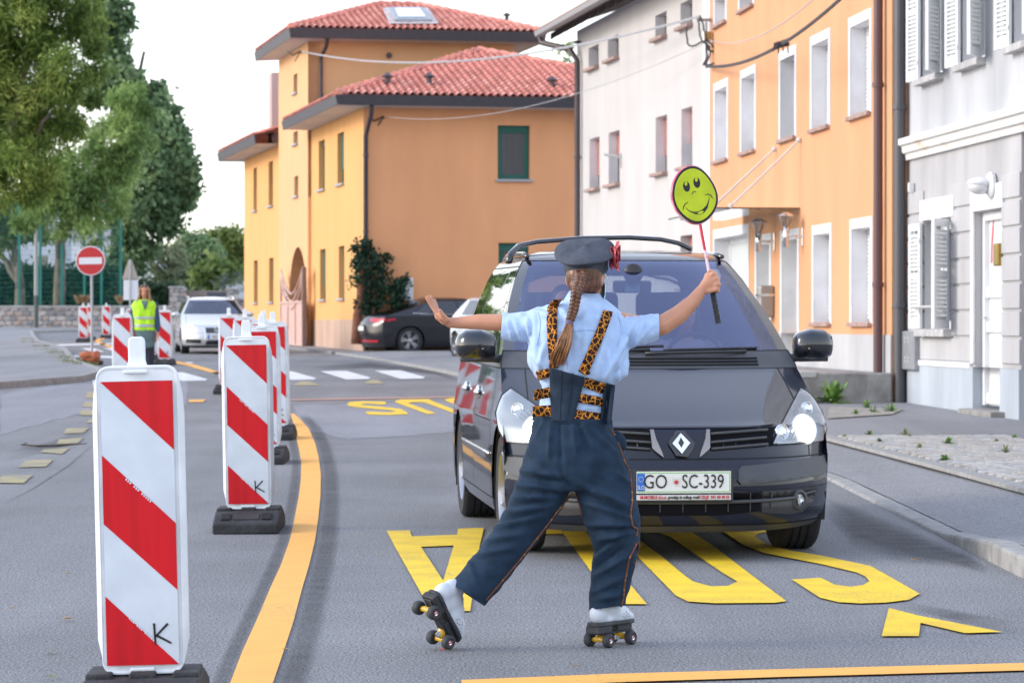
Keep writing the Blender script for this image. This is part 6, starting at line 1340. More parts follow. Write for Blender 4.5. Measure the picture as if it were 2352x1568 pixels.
# rub strips, fog lamps, lower grille
for mir in both:
    patch_on(MC, c7([(1400, 520), (1900, 462), (2240, 400), (2238, 545), (2200, 600), (1800, 660), (1400, 702), (1366, 660), (1375, 560)]), .012, 'rub_strip', M_TRIMG, mpv, mirror=mir, sub=4)
    fp = patch_on(MC, c7([(1600, 762), (1900, 745), (2140, 715), (2100, 850), (2000, 960), (1880, 985), (1600, 970)]), .003, 'fog_pod', M_TRIMB, mpv, mirror=mir)
    c = cl(1372 + 1950 * .2361, 947.3 + 842 * .2361); sx = -1 if mir else 1; ctr = Vector((sx * c[0], MC.D(*c) - .002, c[1]))
    MF = Matrix.Translation(ctr) @ Matrix.Rotation(sx * R(28), 4, 'Z') @ Matrix.Rotation(math.pi / 2, 4, 'X')
    mb = MB(); mb.lathe([(.034, .012), (.042, .024), (.054, .018), (.060, .0), (.060, -.03)], 26, MF); mb.build('fog_surround', M_TRIMG, fp, auto=40)
    mb = MB(); mb.lathe([(0, .002), (.03, .006), (.036, .012)], 24, MF); mb.build('fog_bowl', M_BOWL, fp, smooth=True); mb = MB(); mb.lathe([(0, .022), (.02, .02), (.035, .013)], 24, MF); mb.build('fog_lamp', M_LENS, fp, smooth=True)
    mb = MB(); mb.box(MF @ Vector((0, 0, .012)), (.012, .01, .05)); mb.build('fog_shield', M_BOWL, fp)
    for zz in (800, 850, 900):
        pp = c7([(2010 - (zz - 800) * .1, zz - 10), (2120 - (zz - 800) * .5, zz - 40)]); mb = MB(); mb.tube([(sx * x, MC.D(x, z) - .004, z) for x, z in pp], .006, 5); mb.build('fog_rib', M_TRIMG, fp)
lg = cl(1372 + 1590 * .2361, 947.3 + 780 * .2361); lg2 = cl(1372 + 1600 * .2361, 947.3 + 955 * .2361)
gb = patch_on(MC, [(-lg[0], lg[1]), (-lg[0], lg2[1]), (-.2, lg2[1] - .02), (.2, lg2[1] - .02), (lg[0], lg2[1]), (lg[0], lg[1])], .003, 'lower_grille', mat('grille_black', (.006, .006, .008), .8, spec=.1), mpv)
for zz in (.5,):
    z = lerp(lg2[1], lg[1], zz) + .012; mb = MB(); mb.tube([(x, MC.D(x, z) - .012, z - .01 * (1 - (x / .62) ** 2)) for x in np.linspace(-.72, .72, 25)], .011, 6); mb.build('grille_slat', M_TRIMG, gb, smooth=True)
for x in np.linspace(-.5, .5, 9): mb = MB(); mb.tube([(x, MC.D(x, lg[1]) - .005, lg[1]), (x, MC.D(x, lg2[1]) - .005, lg2[1])], .003, 5); mb.build('grille_rib', M_TRIMG, gb)
# headlights: bowl, lit reflector, clear lens
HP = [cl(*p) for p in [(1774, 1019), (1840, 1016), (1893, 1011), (1898, 985), (1888, 945), (1862, 905), (1838, 889), (1826, 912), (1806, 950), (1788, 985)]]
for mir in both:
    sx = -1 if mir else 1; hp = [(-x, z) for x, z in HP][::-1] if mir else HP
    hl = patch_on(MC, hp, .003, 'headlight', mat('lamp_housing', (.62, .65, .68), .28, metal=.55), mpv, thick=.002)
    for (uu, vv), r_, nm, mm in (((1846, 985), .080, 'main_lamp', lamp_mat('headlamp_lit', 6.0 if not mir else .25)), ((1795, 992), .040, 'inner_lamp', M_BOWL), ((1852, 938), .035, 'indicator', M_BOWL)):
        c = cl(uu, vv); MF = Matrix.Translation((sx * c[0], MC.D(*c) - .006, c[1])) @ Matrix.Rotation(sx * R(30), 4, 'Z') @ Matrix.Rotation(math.pi / 2 - R(12), 4, 'X')
        mb = MB(); mb.lathe([(0, .012), (r_ * .5, .010), (r_ * .9, .004), (r_, 0)], 28, MF); mb.build(nm, mm, hl, smooth=True)
        mb = MB(); mb.lathe([(r_, .0), (r_ * 1.06, .012), (r_ * 1.12, .0)], 28, MF); mb.build('lamp_ring', M_BOWL, hl, smooth=True)
    for k in range(5):
        a = cl(1800 + k * 7, 1012 - k * 0.5); b = cl(1826 + k * 9, 930 + k * 4); mb = MB(); mb.tube([(sx * lerp(a[0], b[0], t_), MC.D(lerp(a[0], b[0], t_), lerp(a[1], b[1], t_)) - .006, lerp(a[1], b[1], t_)) for t_ in (0, .25, .5, .75, 1)], .003, 5); mb.build('lamp_rib', M_BOWL, hl)
    patch_on(MC, hp, .022, 'lens', M_LENS, hl, thick=0)
    mb = MB(); mb.tube([(x, MC.D(x, z) - .004, z) for x, z in hp + hp[:1]], .005, 5); mb.build('lamp_seal', M_SEAM, hl)
# cowl grille and wipers, mirrors, roof rails, handles, side moulding
mb = MB()
for z in (1.052, 1.070, 1.088): mb.tube([(x, MC.D(x, z) - .004, z) for x in np.linspace(-.62, .62, 25)], .006, 5)
mb.build('cowl_grille', M_SEAM, mpv)
for (x0, z0, x1, z1) in ((-.05, 1.118, .56, 1.128), (-.70, 1.122, -.02, 1.140)):
    mb = MB(); mb.tube([(lerp(x0, x1, t_), MC.D(lerp(x0, x1, t_), lerp(z0, z1, t_)) - .02 - .02 * math.sin(math.pi * t_), lerp(z0, z1, t_)) for t_ in np.linspace(0, 1, 9)], .011, 6); mb.tube([(lerp(x0, x1, t_) * 1.0 + .02, MC.D(lerp(x0, x1, t_), lerp(z0, z1, t_) + .02) - .008, lerp(z0, z1, t_) + .018) for t_ in np.linspace(.15, 1.1, 9)], .007, 5); mb.build('wiper', M_TRIMB, mpv, smooth=True)
for sx in (-1, 1):
    mb = MB(); rings = []
    for t_, ry, rz_, dx in ((0, .05, .05, .0), (.08, .11, .075, 0), (.4, .125, .092, 0), (.75, .12, .088, 0), (.93, .09, .066, 0), (1, .03, .03, 0)):
        x = sx * (.885 + .235 * t_); ring = [Vector((x, 1.46 + .02 * t_ + ry * math.copysign(abs(math.cos(a)) ** .8, math.cos(a)), 1.155 + .012 * math.sin(t_ * 3) + rz_ * math.copysign(abs(math.sin(a)) ** .75, math.sin(a)))) for a in np.linspace(0, 2 * math.pi, 20, endpoint=False)]
        rings.append(ring)
    mb.loft(rings); mi = mb.build('door_mirror', mat('mirror_paint', (.008, .010, .016), .18, metal=.0, coat=.8), mpv, smooth=True)
    mb = MB(); mb.tube([(sx * .80, 1.50, 1.075), (sx * .90, 1.48, 1.085), (sx * 1.09, 1.47, 1.083)], [.04, .035, .03], 8, flat=.7); mb.build('mirror_base', M_TRIMG, mi, smooth=True)
    mb = MB(); mb.tube([(sx * .605, 2.35, 1.692), (sx * .60, 2.6, 1.712), (sx * .59, 3.2, 1.722), (sx * .58, 3.9, 1.715), (sx * .57, 4.2, 1.69)], .014, 8); mb.build('roof_rail', M_GLOSSB, mpv, smooth=True)
    for y, z in ((2.40, .86), (3.30, .86)):
        mb = MB(); x = MC.par(z)[2] * MC.taper(y); mb.ball((sx * (x + .012), y, z), (.022, .11, .020), 12, 8); mb.ball((sx * (x + .002), y, z), (.02, .06, .045), 12, 8)
        mb.build('door_handle', M_CHROME, mo['door' + ('|r' if sx > 0 else '|l') + ('a' if y < 2.6 else 'b')], smooth=True)
    mb = MB(); mb.tube([(sx * (MC.par(.53)[2] * MC.taper(y) + .003), y, .53) for y in (1.46, 1.8, 2.2, 2.6, 3.0, 3.4)], .008, 6); mb.build('side_moulding', M_CHROME, mpv, smooth=True)
    mb = MB(); mb.tube([(sx * (MC.par(z)[2] + .004) * MC.taper(y), y, z) for y, z in ((1.56, 1.085), (2.3, 1.09), (3.3, 1.09), (4.1, 1.10))], .007, 6); mb.build('window_chrome', M_CHROME, mpv, smooth=True)
mb = MB(); mb.tube([(-.70, 2.55, 1.66), (-.68, 2.62, 1.715), (-.62, 2.72, 1.765), (-.50, 2.8, 1.79), (-.2, 2.86, 1.815), (.1, 2.88, 1.82), (.30, 2.86, 1.808), (.40, 2.82, 1.785), (.48, 2.78, 1.745)], .021, 10, flat=.7); mb.build('roof_bar', M_GLOSSB, mpv, smooth=True)
for x, y in ((.90, .97), (-.90, .97), (.90, 3.77), (-.90, 3.77)): wheel(mpv, x, y, .335, .235, 5, .68, .5)
# interior
mb = MB(); rings = []
for x in (-.80, -.5, 0, .5, .80): rings.append([Vector((x, MC.D(x, 1.12) + .05, 1.0)), Vector((x, MC.D(x, 1.12) + .05, 1.115)), Vector((x, 1.75, 1.10)), Vector((x, 1.95, 1.02)), Vector((x, 1.95, .6))])
mb.loft(rings, False, False); mb.build('dashboard', mat('dashboard_grey', (.05, .05, .058), .8), mpv, smooth=False, fix=False)
M_SEAT = mat('seat_cloth', (.06, .06, .068), .95, var=.1)
for x, y in ((-.38, 2.55), (.38, 2.55), (-.38, 3.5), (.38, 3.5), (0, 3.5)):
    mb = MB(); mb.box((x, y - .25, .55), (.50, .5, .22)); mb.box((x, y + .08, .95), (.47, .14, .70), Matrix.Rotation(R(-12), 3, 'X')); st = mb.build('seat', M_SEAT, mpv, bevel=.05, seg=3)
    mb = MB(); mb.box((x, y + .17, 1.39), (.26, .10, .17)); mb.build('headrest', M_SEAT, st, bevel=.04, seg=3)
mb = MB(); pts = [(.38 + .185 * math.cos(a), 1.98 + .05 * math.sin(a), 1.04 + .18 * math.sin(a)) for a in np.linspace(0, 2 * math.pi, 33)]; mb.tube(pts, .014, 8, cap=False); mb.tube([(.38 - .18, 1.98, 1.03), (.38, 1.99, 1.02), (.38 + .18, 1.98, 1.03)], .02, 6); mb.tube([(.38, 1.99, 1.02), (.38, 1.97, .86)], .02, 6); mb.build('steering_wheel', M_INT, mpv, smooth=True)
mb = MB(); mb.box((0, 2.03, 1.505), (.235, .03, .075)); rvm = mb.build('rear_view_mirror', M_TRIMG, mpv, bevel=.015, seg=3); mb = MB(); mb.box((-.0, 2.012, 1.50), (.09, .004, .05)); mb.build('mirror_card', mat('card_cyan', (.25, .55, .60), .5), rvm); mb = MB(); mb.tube([(0, 2.03, 1.53), (0, 1.99, 1.61)], .015, 6); mb.ball((.0, 1.985, 1.585), (.062, .03, .062), 14, 8); mb.build('sensor_pod', M_TRIMB, rvm, smooth=True)
for (x, z, w_, h, m) in ((.52, 1.59, .075, .05, mat('toll_sticker', (.42, .60, .62), .5)), (.60, 1.165, .05, .02, M_PBK)):
    mb = MB(); q = [(x - w_ / 2, z - h / 2), (x + w_ / 2, z - h / 2), (x + w_ / 2, z + h / 2), (x - w_ / 2, z + h / 2)]; mb.quad(*[(a, MC.D(a, b) + .006, b) for a, b in q]); mb.build('screen_sticker', m, mpv)

# ---------------------------------------------------------------- simpler neighbours
def base_spec(L, H, W, hood, wsy, rear, wr, wy, belt, **kw):
    """three numbers of a plain car: hood = bonnet edge height, wsy = windscreen foot, rear = list of rear profile (z, y)"""
    zt = H; k = []
    def y1(z): return interp(z, [r[0] for r in rear], [r[1] for r in rear])
    def row(z, y0, w_, kf, kr, p): k.append((z, y0, y1(z), w_, kf, kr, p))
    hb = W / 2
    row(.17, .12, hb * .92, .5, .35, 3); row(.22, .04, hb * .97, .5, .35, 3.2); row(.34, .0, hb, .5, .35, 3.2); row(.46, .0, hb, .5, .35, 3.2); row(.55, .04, hb, .5, .35, 3); row(hood - .03, .10, hb, .5, .35, 2.8)
    row(hood, .16, hb * .995, .48, .35, 2.6); row(hood + .05, .36, hb * .99, .42, .35, 2.5); row(hood + .12, .72, hb * .98, .32, .33, 2.4); row(belt - .02, wsy - .08, hb * .965, .22, .32, 2.3); row(belt, wsy, hb * .955, .22, .32, 2.2)
    g = zt - .09; sl = kw.get('rake', 1.75)
    row(belt + .04, wsy + .04 * sl, hb * .94, .24, .3, 2.2); row((belt + g) / 2, wsy + (g - belt) / 2 * sl, hb * .84, .24, .28, 2.2); row(g, wsy + (g - belt) * sl, hb * .71, .24, .26, 2.3); row(zt - .05, wsy + (g - belt) * sl + .12, hb * .66, .22, .24, 2.4)
    row(zt - .025, wsy + (g - belt) * sl + .30, hb * .57, .2, .22, 2.4); row(zt - .008, wsy + (g - belt) * sl + .58, hb * .40, .14, .15, 2.2); row(zt, wsy + (g - belt) * sl + .8, hb * .12, .04, .04, 2)
    c = kw['pill']; t_ = kw['pillt']
    return dict(L=L, k=k, zat=hood - .03, Ra=wr + .045, wr=wr, wy=wy, sill=.2, belt=belt, ztop=g, ug=.92, tp=.03, cols=sorted(sum([[a - .03, a + .03] for a in c], [])), cmap=([.4] + sum([[a - .03, a + .03] for a in c], []), [t_[0] - .05] + sum([[a - .03, a + .03] for a in t_], [])), pill=c,
                mats=dict(windscreen=glass_mat('grey_windscreen', (.35, .37, .40), .10, gcol=(.7, .76, .9)), side_window=kw.get('glass', M_GLD), rear_window=M_GLD, pillar=M_GLOSSB, lower_lip=M_TRIMB), g=g, hood=hood, noseam=('windscreen', 'pillar', 'rear_window'))
def plain_cell(sp, win, rearwin, doors):
    def f(sec, u, x, y, z, yc):
        sd_ = '|r' if x > 0 else '|l'; b, g = sp['belt'], sp['g']
        if sec == 'F':
            if b + .04 < z < g: return 'windscreen' if u < .92 else 'body'
            if sp['hood'] < z < b: return 'bonnet' if u < .84 else 'body'
            return 'lower_lip' if z < .22 else 'bumper' if z < .55 else 'body'
        if sec == 'S':
            if b + .02 < z < g - .0:
                for n, (a, c) in enumerate(win):
                    if a < yc < c: return 'side_window' + sd_ + str(n)
                return 'pillar' + sd_ + str(sum(yc > q[1] for q in win)) if win[0][0] < yc < win[-1][1] else 'body'
            if .22 < z < b:
                for n, (a, c) in enumerate(doors):
                    if a < yc < c: return 'door' + sd_ + str(n)
            return 'body'
        if rearwin[0] < z < rearwin[1] and u < .9: return 'rear_window'
        return 'lower_lip' if z < .30 else 'body'
    return f
# silver estate car coming towards the camera
SILV = mat('silver_paint', (.60, .61, .62), .3, metal=.4, coat=1)
sp = base_spec(4.77, 1.49, 1.82, .74, 1.15, [(.2, 4.70), (.5, 4.77), (.95, 4.72), (1.1, 4.62), (1.4, 4.32), (1.49, 4.1)], .325, (.93, 3.64), 1.00, pill=[1.5, 2.42, 3.3, 4.2], pillt=[2.05, 2.55, 3.32, 4.0], glass=M_GLS, rake=1.85)
w_ = [(1.53, 2.39), (2.45, 3.27), (3.33, 4.17)]
eM = Vector((P(499, 700, 81.5).x, 81.5, 0)); ez = .165
est, EC, eo = build_car('estate_car', 'silver estate car with a lit headlamp coming round the bend', eM, ez, sp, SILV, plain_cell(sp, w_, (1.02, 1.4), [(1.5, 2.42), (2.42, 3.3)]))
for x, y in ((.89, .93), (-.89, .93), (.89, 3.64), (-.89, 3.64)): wheel(est, x, y, .325, .21, 5, .66)
EMM = car_M(eM, ez)
def el_(u, v): p = local_pt(EC, EMM, u, v); return (p.x, p.z)
for mir in both:
    hp = [(.50, .635), (.80, .66), (.86, .72), (.80, .80), (.62, .755), (.48, .70)]; sx = -1 if mir else 1; h_ = [(-x, z) for x, z in hp][::-1] if mir else hp
    hl = patch_on(EC, h_, .004, 'headlight', mat('lamp_housing', (.62, .65, .68), .28, metal=.55), est)
    c = (.70, .715); MF = Matrix.Translation((sx * c[0], EC.D(*c) - .01, c[1])) @ Matrix.Rotation(sx * R(20), 4, 'Z') @ Matrix.Rotation(math.pi / 2, 4, 'X'); mb = MB(); mb.lathe([(0, .02), (.05, .015), (.07, 0)], 20, MF); mb.build('main_lamp', lamp_mat('headlamp_estate', 14.0 if mir else 3.0), hl, smooth=True)
    patch_on(EC, [(.42, .28), (.80, .30), (.78, .40), (.42, .38)], .004, 'fog_grille', M_TRIMB, est, mirror=mir)
    patch_on(EC, [(.30, .68), (.36, .70), (.33, .35), (.26, .30), (.27, .36)], .012, 'grille_surround', M_BOWL, est, mirror=mir)
    mb = MB(); mb.ball((sx * .98, 1.62, 1.03), (.11, .08, .07), 14, 8); mb.build('door_mirror', SILV, est, smooth=True)
    mb = MB(); mb.tube([(sx * .60, 2.2, 1.44), (sx * .59, 2.4, 1.50), (sx * .58, 3.8, 1.50), (sx * .57, 4.0, 1.44)], .018, 6); mb.build('roof_rail', M_CHROME, est, smooth=True)
patch_on(EC, [(-.30, .55), (.30, .55), (.33, .69), (-.33, .69)], .006, 'grille', M_GLOSSB, est); patch_on(EC, [(-.30, .24), (.30, .24), (.30, .36), (-.30, .36)], .006, 'lower_grille', M_TRIMB, est)
ME_ = Matrix.Translation((0, EC.D(0, .63) - .012, .63)) @ Matrix.Rotation(math.pi / 2, 4, 'X'); mb = MB(); mb.lathe([(.058, 0), (.062, .012), (.072, .012), (.076, 0)], 24, ME_)
for a, b in (((-.045, .04), (0, -.015)), ((.045, .04), (0, -.015)), ((-.055, .0), (-.025, -.052)), ((.055, 0), (.025, -.052)), ((-.025, -.052), (0, -.005)), ((.025, -.052), (0, -.005))): mb.tube([ME_ @ Vector((a[0], a[1], .008)), ME_ @ Vector((b[0], b[1], .008))], .007, 5)
mb.build('badge', M_BOWL, est, auto=40)
mb = MB(); mb.b2((-.26, EC.D(0, .45) - .02, .40), (.26, EC.D(0, .45) - .008, .51)); pl = mb.build('number_plate', M_PLT, est); mb = MB(); mb.b2((-.255, EC.D(0, .45) - .024, .405), (-.21, EC.D(0, .45) - .021, .505)); mb.build('plate_band', M_PBL, pl); text_part('GO  K', .10, (-.02, EC.D(0, .45) - .025, .455), pl, M_PBK, 'plate_text', .8)
mb = MB(); mb.box((0, 2.9, 1.36), (1.1, 1.9, .01)); mb.box((0, 1.7, .93), (1.5, .7, .06)); mb.build('cabin', M_INT, est)
for x in (-.36, .36): mb = MB(); mb.box((x, 2.5, .85), (.45, .14, .7)); mb.box((x, 2.55, 1.26), (.25, .1, .16)); mb.build('seat', M_SEAT, est, bevel=.04)

# black saloon parked in front of the yellow house
BLK = mat('black_paint', (.006, .007, .012), .3, metal=.0, coat=.55)
sp = base_spec(4.85, 1.46, 1.86, .74, 1.2, [(.2, 4.76), (.5, 4.85), (.78, 4.85), (.97, 4.74), (1.0, 4.68), (1.05, 4.42), (1.15, 4.05), (1.25, 3.78), (1.37, 3.45), (1.46, 3.2)], .345, (.95, 3.78), .99, pill=[1.5, 2.42, 3.22, 3.75], pillt=[2.0, 2.5, 3.05, 3.25], glass=M_GLD, rake=1.8)
sz = R(90 + 17); q = P(842, 700, 80.6); q.z = 0
sloc = q - Matrix.Rotation(sz, 3, 'Z') @ Vector((-.55, 4.85, 0)); sloc.z = .02
sal, SC_, so_ = build_car('saloon_car', 'black saloon with alloy wheels parked against the yellow house, seen from its rear corner', sloc, sz, sp, BLK, plain_cell(sp, [(1.53, 2.39), (2.45, 3.19), (3.25, 3.72)], (1.03, 1.36), [(1.5, 2.42), (2.42, 3.22)]))
for x, y in ((.91, .95), (-.91, .95), (.91, 3.78), (-.91, 3.78)): wheel(sal, x, y, .345, .235, 5, .70, .2)
def rearD(x, z): y0, y1_, ww, k0, k1_, p = SC_.par(z); return y1_ - k1_ * min(1, abs(x) / ww) ** p
def rear_patch(poly, off, name, m):
    bm = bmesh.new(); f = bm.faces.new([bm.verts.new((x, 0, z)) for x, z in poly]); bmesh.ops.triangulate(bm, faces=[f])
    for _ in range(3): bmesh.ops.subdivide_edges(bm, edges=[e for e in bm.edges if e.calc_length() > .06], cuts=1)
    bmesh.ops.triangulate(bm, faces=bm.faces)
    for v_ in bm.verts: v_.co.y = rearD(v_.co.x, v_.co.z) + off
    me = bpy.data.meshes.new(name); bm.to_mesh(me); bm.free(); return link(name, me, m, sal, smooth=True)
for sx in (-1, 1): rear_patch([(sx * a, b) for a, b in ((.45, .84), (.88, .80), (.925, .86), (.90, .92), (.45, .93))], .006, 'tail_light', M_REDL)
for sx in (-1, 1): mb = MB(); mb.prism([(sx * .905, 4.45, .90), (sx * .915, 4.42, .83), (sx * .93, 4.15, .88), (sx * .92, 4.2, .92)], (sx * .012, 0, 0)); mb.build('tail_light', M_REDL, sal)
mb = MB(); mb.b2((-.26, rearD(0, .66) + .004, .60), (.26, rearD(0, .66) + .015, .71)); mb.build('number_plate', M_PLT, sal)
rear_patch([(-.75, .30), (.75, .30), (.80, .36), (-.80, .36)], .006, 'reflector_strip', M_REDL); rear_patch([(-.70, .975), (.70, .975), (.70, .998), (-.70, .998)], .012, 'spoiler_lip', M_CHROME)
for sx in (-1, 1):
    for y in (2.30, 3.10): mb = MB(); x = SC_.par(.86)[2] * SC_.taper(y); mb.ball((sx * (x + .008), y, .86), (.02, .10, .02), 10, 6); mb.build('door_handle', BLK, sal, smooth=True)
    mb = MB(); mb.tube([(sx * (SC_.par(z)[2] * SC_.taper(y) + .004), y, z) for y, z in ((1.5, 1.01), (2.4, 1.01), (3.2, 1.02), (3.7, 1.05))], .009, 6); mb.build('window_chrome', M_CHROME, sal, smooth=True)
    mb = MB(); mb.ball((sx * .99, 1.62, 1.03), (.11, .07, .07), 12, 8); mb.build('door_mirror', BLK, sal, smooth=True)
for x in (-.36, .36): mb = MB(); mb.box((x, 2.5, .85), (.45, .14, .7)); mb.box((x, 2.55, 1.22), (.25, .1, .16)); mb.box((x, 3.4, .8), (.5, .14, .5)); mb.build('seat', M_SEAT, sal, bevel=.04)

# white small car half hidden behind the people carrier
WHP = mat('white_paint', (.66, .68, .70), .3, coat=1)
sp = base_spec(4.0, 1.46, 1.72, .76, 1.0, [(.2, 3.92), (.5, 4.0), (.9, 3.96), (1.0, 3.90), (1.3, 3.55), (1.46, 3.3)], .31, (.82, 3.36), 1.0, pill=[1.35, 2.3, 3.05, 3.6], pillt=[1.85, 2.4, 3.0, 3.3], rake=1.6)
hz = R(22); q = P(1038, 700, 73.5); hloc = Vector((q.x, 73.5, 0)) - Matrix.Rotation(hz, 3, 'Z') @ Vector((-.84, 3.55, 0)); hloc.z = .03
hat_c, HC, ho = build_car('hatchback_car', 'white small car half hidden behind the dark grey people carrier', hloc, hz, sp, WHP, plain_cell(sp, [(1.38, 2.27), (2.33, 3.02)], (1.02, 1.36), [(1.35, 2.3), (2.3, 3.05)]))
for x, y in ((.84, .82), (-.84, .82), (.84, 3.36), (-.84, 3.36)): wheel(hat_c, x, y, .31, .2, 5, .66)
mb = MB(); mb.box((0, 2.3, 1.33), (1.0, 1.7, .01)); mb.build('cabin', M_INT, hat_c)
# ================================================================ people
from mathutils.bvhtree import BVHTree
M_SKIN = mat('skin', (.54, .255, .155), .5, var=.05, vscale=9, bump=.08, bscale=220); M_HAIR = mat('brown_hair', (.060, .024, .013), .42, col2=(.18, .075, .036), vscale=10, stretch=(14, 14, 1)); M_HAIRT = mat('hair_ends', (.17, .07, .028), .45, col2=(.36, .17, .07), vscale=40)
def limb(mb, pts, rs, n=12, flat=1.0):
    mb.tube(pts, rs, n, True, flat)
    for p, r in zip(pts, rs): mb.ball(p, (r, r, r), 12, 8)
def make_head(mb, c, yaw, pitch=0.0, s=1.0):
    """skull, jaw, nose, ears and brow round the head centre; yaw 0 looks along -y"""
    M = Matrix.Translation(c) @ Matrix.Rotation(yaw, 4, 'Z') @ Matrix.Rotation(pitch, 4, 'X') @ Matrix.Scale(s, 4)
    def b(p, r): mb.ball(M @ Vector(p), tuple(x * s for x in r), 16, 10, (M.to_3x3().normalized()).to_4x4())
    b((0, .012, .02), (.074, .092, .095)); b((0, -.03, -.045), (.055, .058, .065)); b((0, -.058, -.085), (.030, .030, .026)); b((0, -.055, .03), (.06, .04, .05))
    b((0, -.094, -.022), (.013, .020, .017)); b((0, -.084, .005), (.009, .014, .026)); b((-.03, -.074, -.028), (.022, .014, .016)); b((.03, -.074, -.028), (.022, .014, .016)); b((0, -.086, -.062), (.022, .010, .010))
    for sx in (-1, 1): b((sx * .076, .012, -.012), (.010, .022, .034))
    return M
def face_bits(M, parent, shift, s=1.0):
    mb = MB()
    for sx in (-1, 1): mb.ball(M @ Vector((sx * .030, -.083, .004)), .0095 * s, 10, 6)
    mb.build('eyes', mat('eye', (.10, .07, .06), .2), parent, smooth=True, shift=shift)
    mb = MB(); mb.tube([M @ Vector((x, -.098 + abs(x) * .35, -.060 - abs(x) * .1)) for x in (-.022, -.01, 0, .01, .022)], .0035 * s, 6); mb.build('lips', mat('lips', (.42, .14, .12), .4), parent, smooth=True, shift=shift)
    mb = MB()
    for sx in (-1, 1): mb.tube([M @ Vector((sx * x, -.092 + x * .35, .026 + .004 * math.sin(x * 60))) for x in (.014, .028, .044)], .004 * s, 6)
    mb.build('eyebrows', M_HAIR, parent, smooth=True, shift=shift)
def skin_obj(mb, vox, it, name, m, parent, shift, fold=None, cuts=()):
    me = organic(mb, vox, it)
    if cuts:                               # open hems and cuffs
        bm = bmesh.new(); bm.from_mesh(me)
        for co, no in cuts: bmesh.ops.bisect_plane(bm, geom=bm.verts[:] + bm.edges[:] + bm.faces[:], plane_co=co, plane_no=no, clear_outer=True)
        bm.to_mesh(me); bm.free()
    if fold: fold(me)
    if shift is not None: me.transform(Matrix.Translation(-Vector(shift)))
    return link(name, me, m, parent, smooth=True)
def proj(p): # world point to photo pixel
    q = Vector(p) - Vector((0, 0, CAMH)); f = Vector((0, math.cos(PITCH), -math.sin(PITCH))); u_ = Vector((0, math.sin(PITCH), math.cos(PITCH))); d = q.dot(f); return 1176 + F * q.x / d, 784 - F * q.dot(u_) / d
def bvh(o): return BVHTree.FromPolygons([v.co + (o.parent.location if o.parent else Vector()) for v in o.data.vertices], [tuple(p.vertices) for p in o.data.polygons])
def hitpt(tree_, u, v, off, fallback):
    r = ray(u, v).normalized(); h = tree_.ray_cast(Vector((0, 0, CAMH)), r)[0]
    return (h - r * off) if h is not None else P(u, v, fallback)

SD = 12.92
def s_(u, v, dd=0.0): return P(u, v, SD + dd)
SL = Vector((.36, SD, 0)); px = 1 / 556.0
sk = thing('person', 'woman on roller skates seen from behind, arms spread, leopard braces over a light blue shirt', 'person', SL)
sk['label'] = 'woman on roller skates seen from behind in grey cap, blue shirt and leopard braces'
# ---- body, one continuous figure
mb = MB(); HC_ = s_(1347, 634, .03); HM = make_head(mb, HC_, R(152), R(8), 1.0)
limb(mb, [s_(1345, 668, .01), s_(1344, 690, .0), s_(1342, 715, 0)], [.050, .052, .062])
for (u, v, r) in ((1335, 740, (.15, .08, .07)), (1330, 800, (.15, .09, .12)), (1325, 880, (.125, .085, .10)), (1320, 960, (.13, .09, .09)), (1318, 1030, (.15, .10, .11))): mb.ball(s_(u, v), r)
limb(mb, [s_(1270, 735), s_(1200, 742, .02), s_(1150, 741, .03), s_(1100, 739, .04), s_(1060, 741, .05), s_(1034, 741, .05)], [.058, .044, .0365, .033, .026, .022])
limb(mb, [s_(1405, 745), s_(1470, 752, .02), s_(1522, 746, .03), s_(1560, 722, .04), s_(1592, 692, .05), s_(1612, 666, .06)], [.060, .049, .043, .039, .030, .024])
limb(mb, [s_(1275, 1050), s_(1205, 1190, -.06), s_(1105, 1312, -.12), s_(1090, 1330, -.13)], [.075, .055, .038, .034]); limb(mb, [s_(1385, 1050), s_(1412, 1210, -.03), s_(1400, 1340, .0), s_(1397, 1365, .0)], [.078, .056, .038, .034])
# left hand, palm pushed away, fingers bent back
mb.ball(s_(1019, 734, .05), (.030, .034, .020), 14, 9, Matrix.Rotation(R(40), 4, 'Y')); mb.ball(s_(1010, 725, .05), (.024, .040, .022), 14, 9, Matrix.Rotation(R(50), 4, 'Y'))
for dd, k, m, t_ in ((.015, (1005, 722), (992, 704), (979, 683)), (.038, (1003, 718), (994, 700), (984, 680)), (.060, (1004, 716), (997, 699), (990, 681)), (.080, (1006, 717), (1002, 702), (998, 688))):
    limb(mb, [s_(1014, 730, dd), s_(*k, dd), s_(*m, dd + .004), s_(*t_, dd)], [.0125, .0100, .0088, .0072], 9)
limb(mb, [s_(1026, 735, .01), s_(1016, 722, -.005), s_(1010, 712, -.012)], [.0125, .0105, .0085], 9)
# right hand, fist closed round the rod
mb.ball(s_(1622, 655, .055), (.027, .022, .034), 14, 9, Matrix.Rotation(R(38), 4, 'Y')); mb.ball(s_(1630, 647, .05), (.030, .022, .036), 14, 9, Matrix.Rotation(R(15), 4, 'Y'))
ROD0, ROD1 = s_(1609, 520, .12), s_(1650, 742, .06)
for (k, m, t_) in (((1638, 629), (1645, 628), (1634, 634)), ((1644, 640), (1650, 641), (1638, 645)), ((1648, 652), (1652, 654), (1641, 657)), ((1645, 664), (1649, 667), (1639, 669))):
    limb(mb, [s_(1628, k[1] + 4, .045), s_(*k, .035), s_(*m, .075), s_(*t_, .112), s_(t_[0] - 9, t_[1] + 1, .098)], [.0125, .0120, .0108, .0098, .0085], 9)
limb(mb, [s_(1619, 650, .05), s_(1624, 632, .07), s_(1632, 622, .095), s_(1640, 624, .11)], [.0135, .0115, .0100, .0085], 9)
body = skin_obj(mb, .0052, 3, 'body', M_SKIN, sk, SL); face_bits(HM, body, SL)
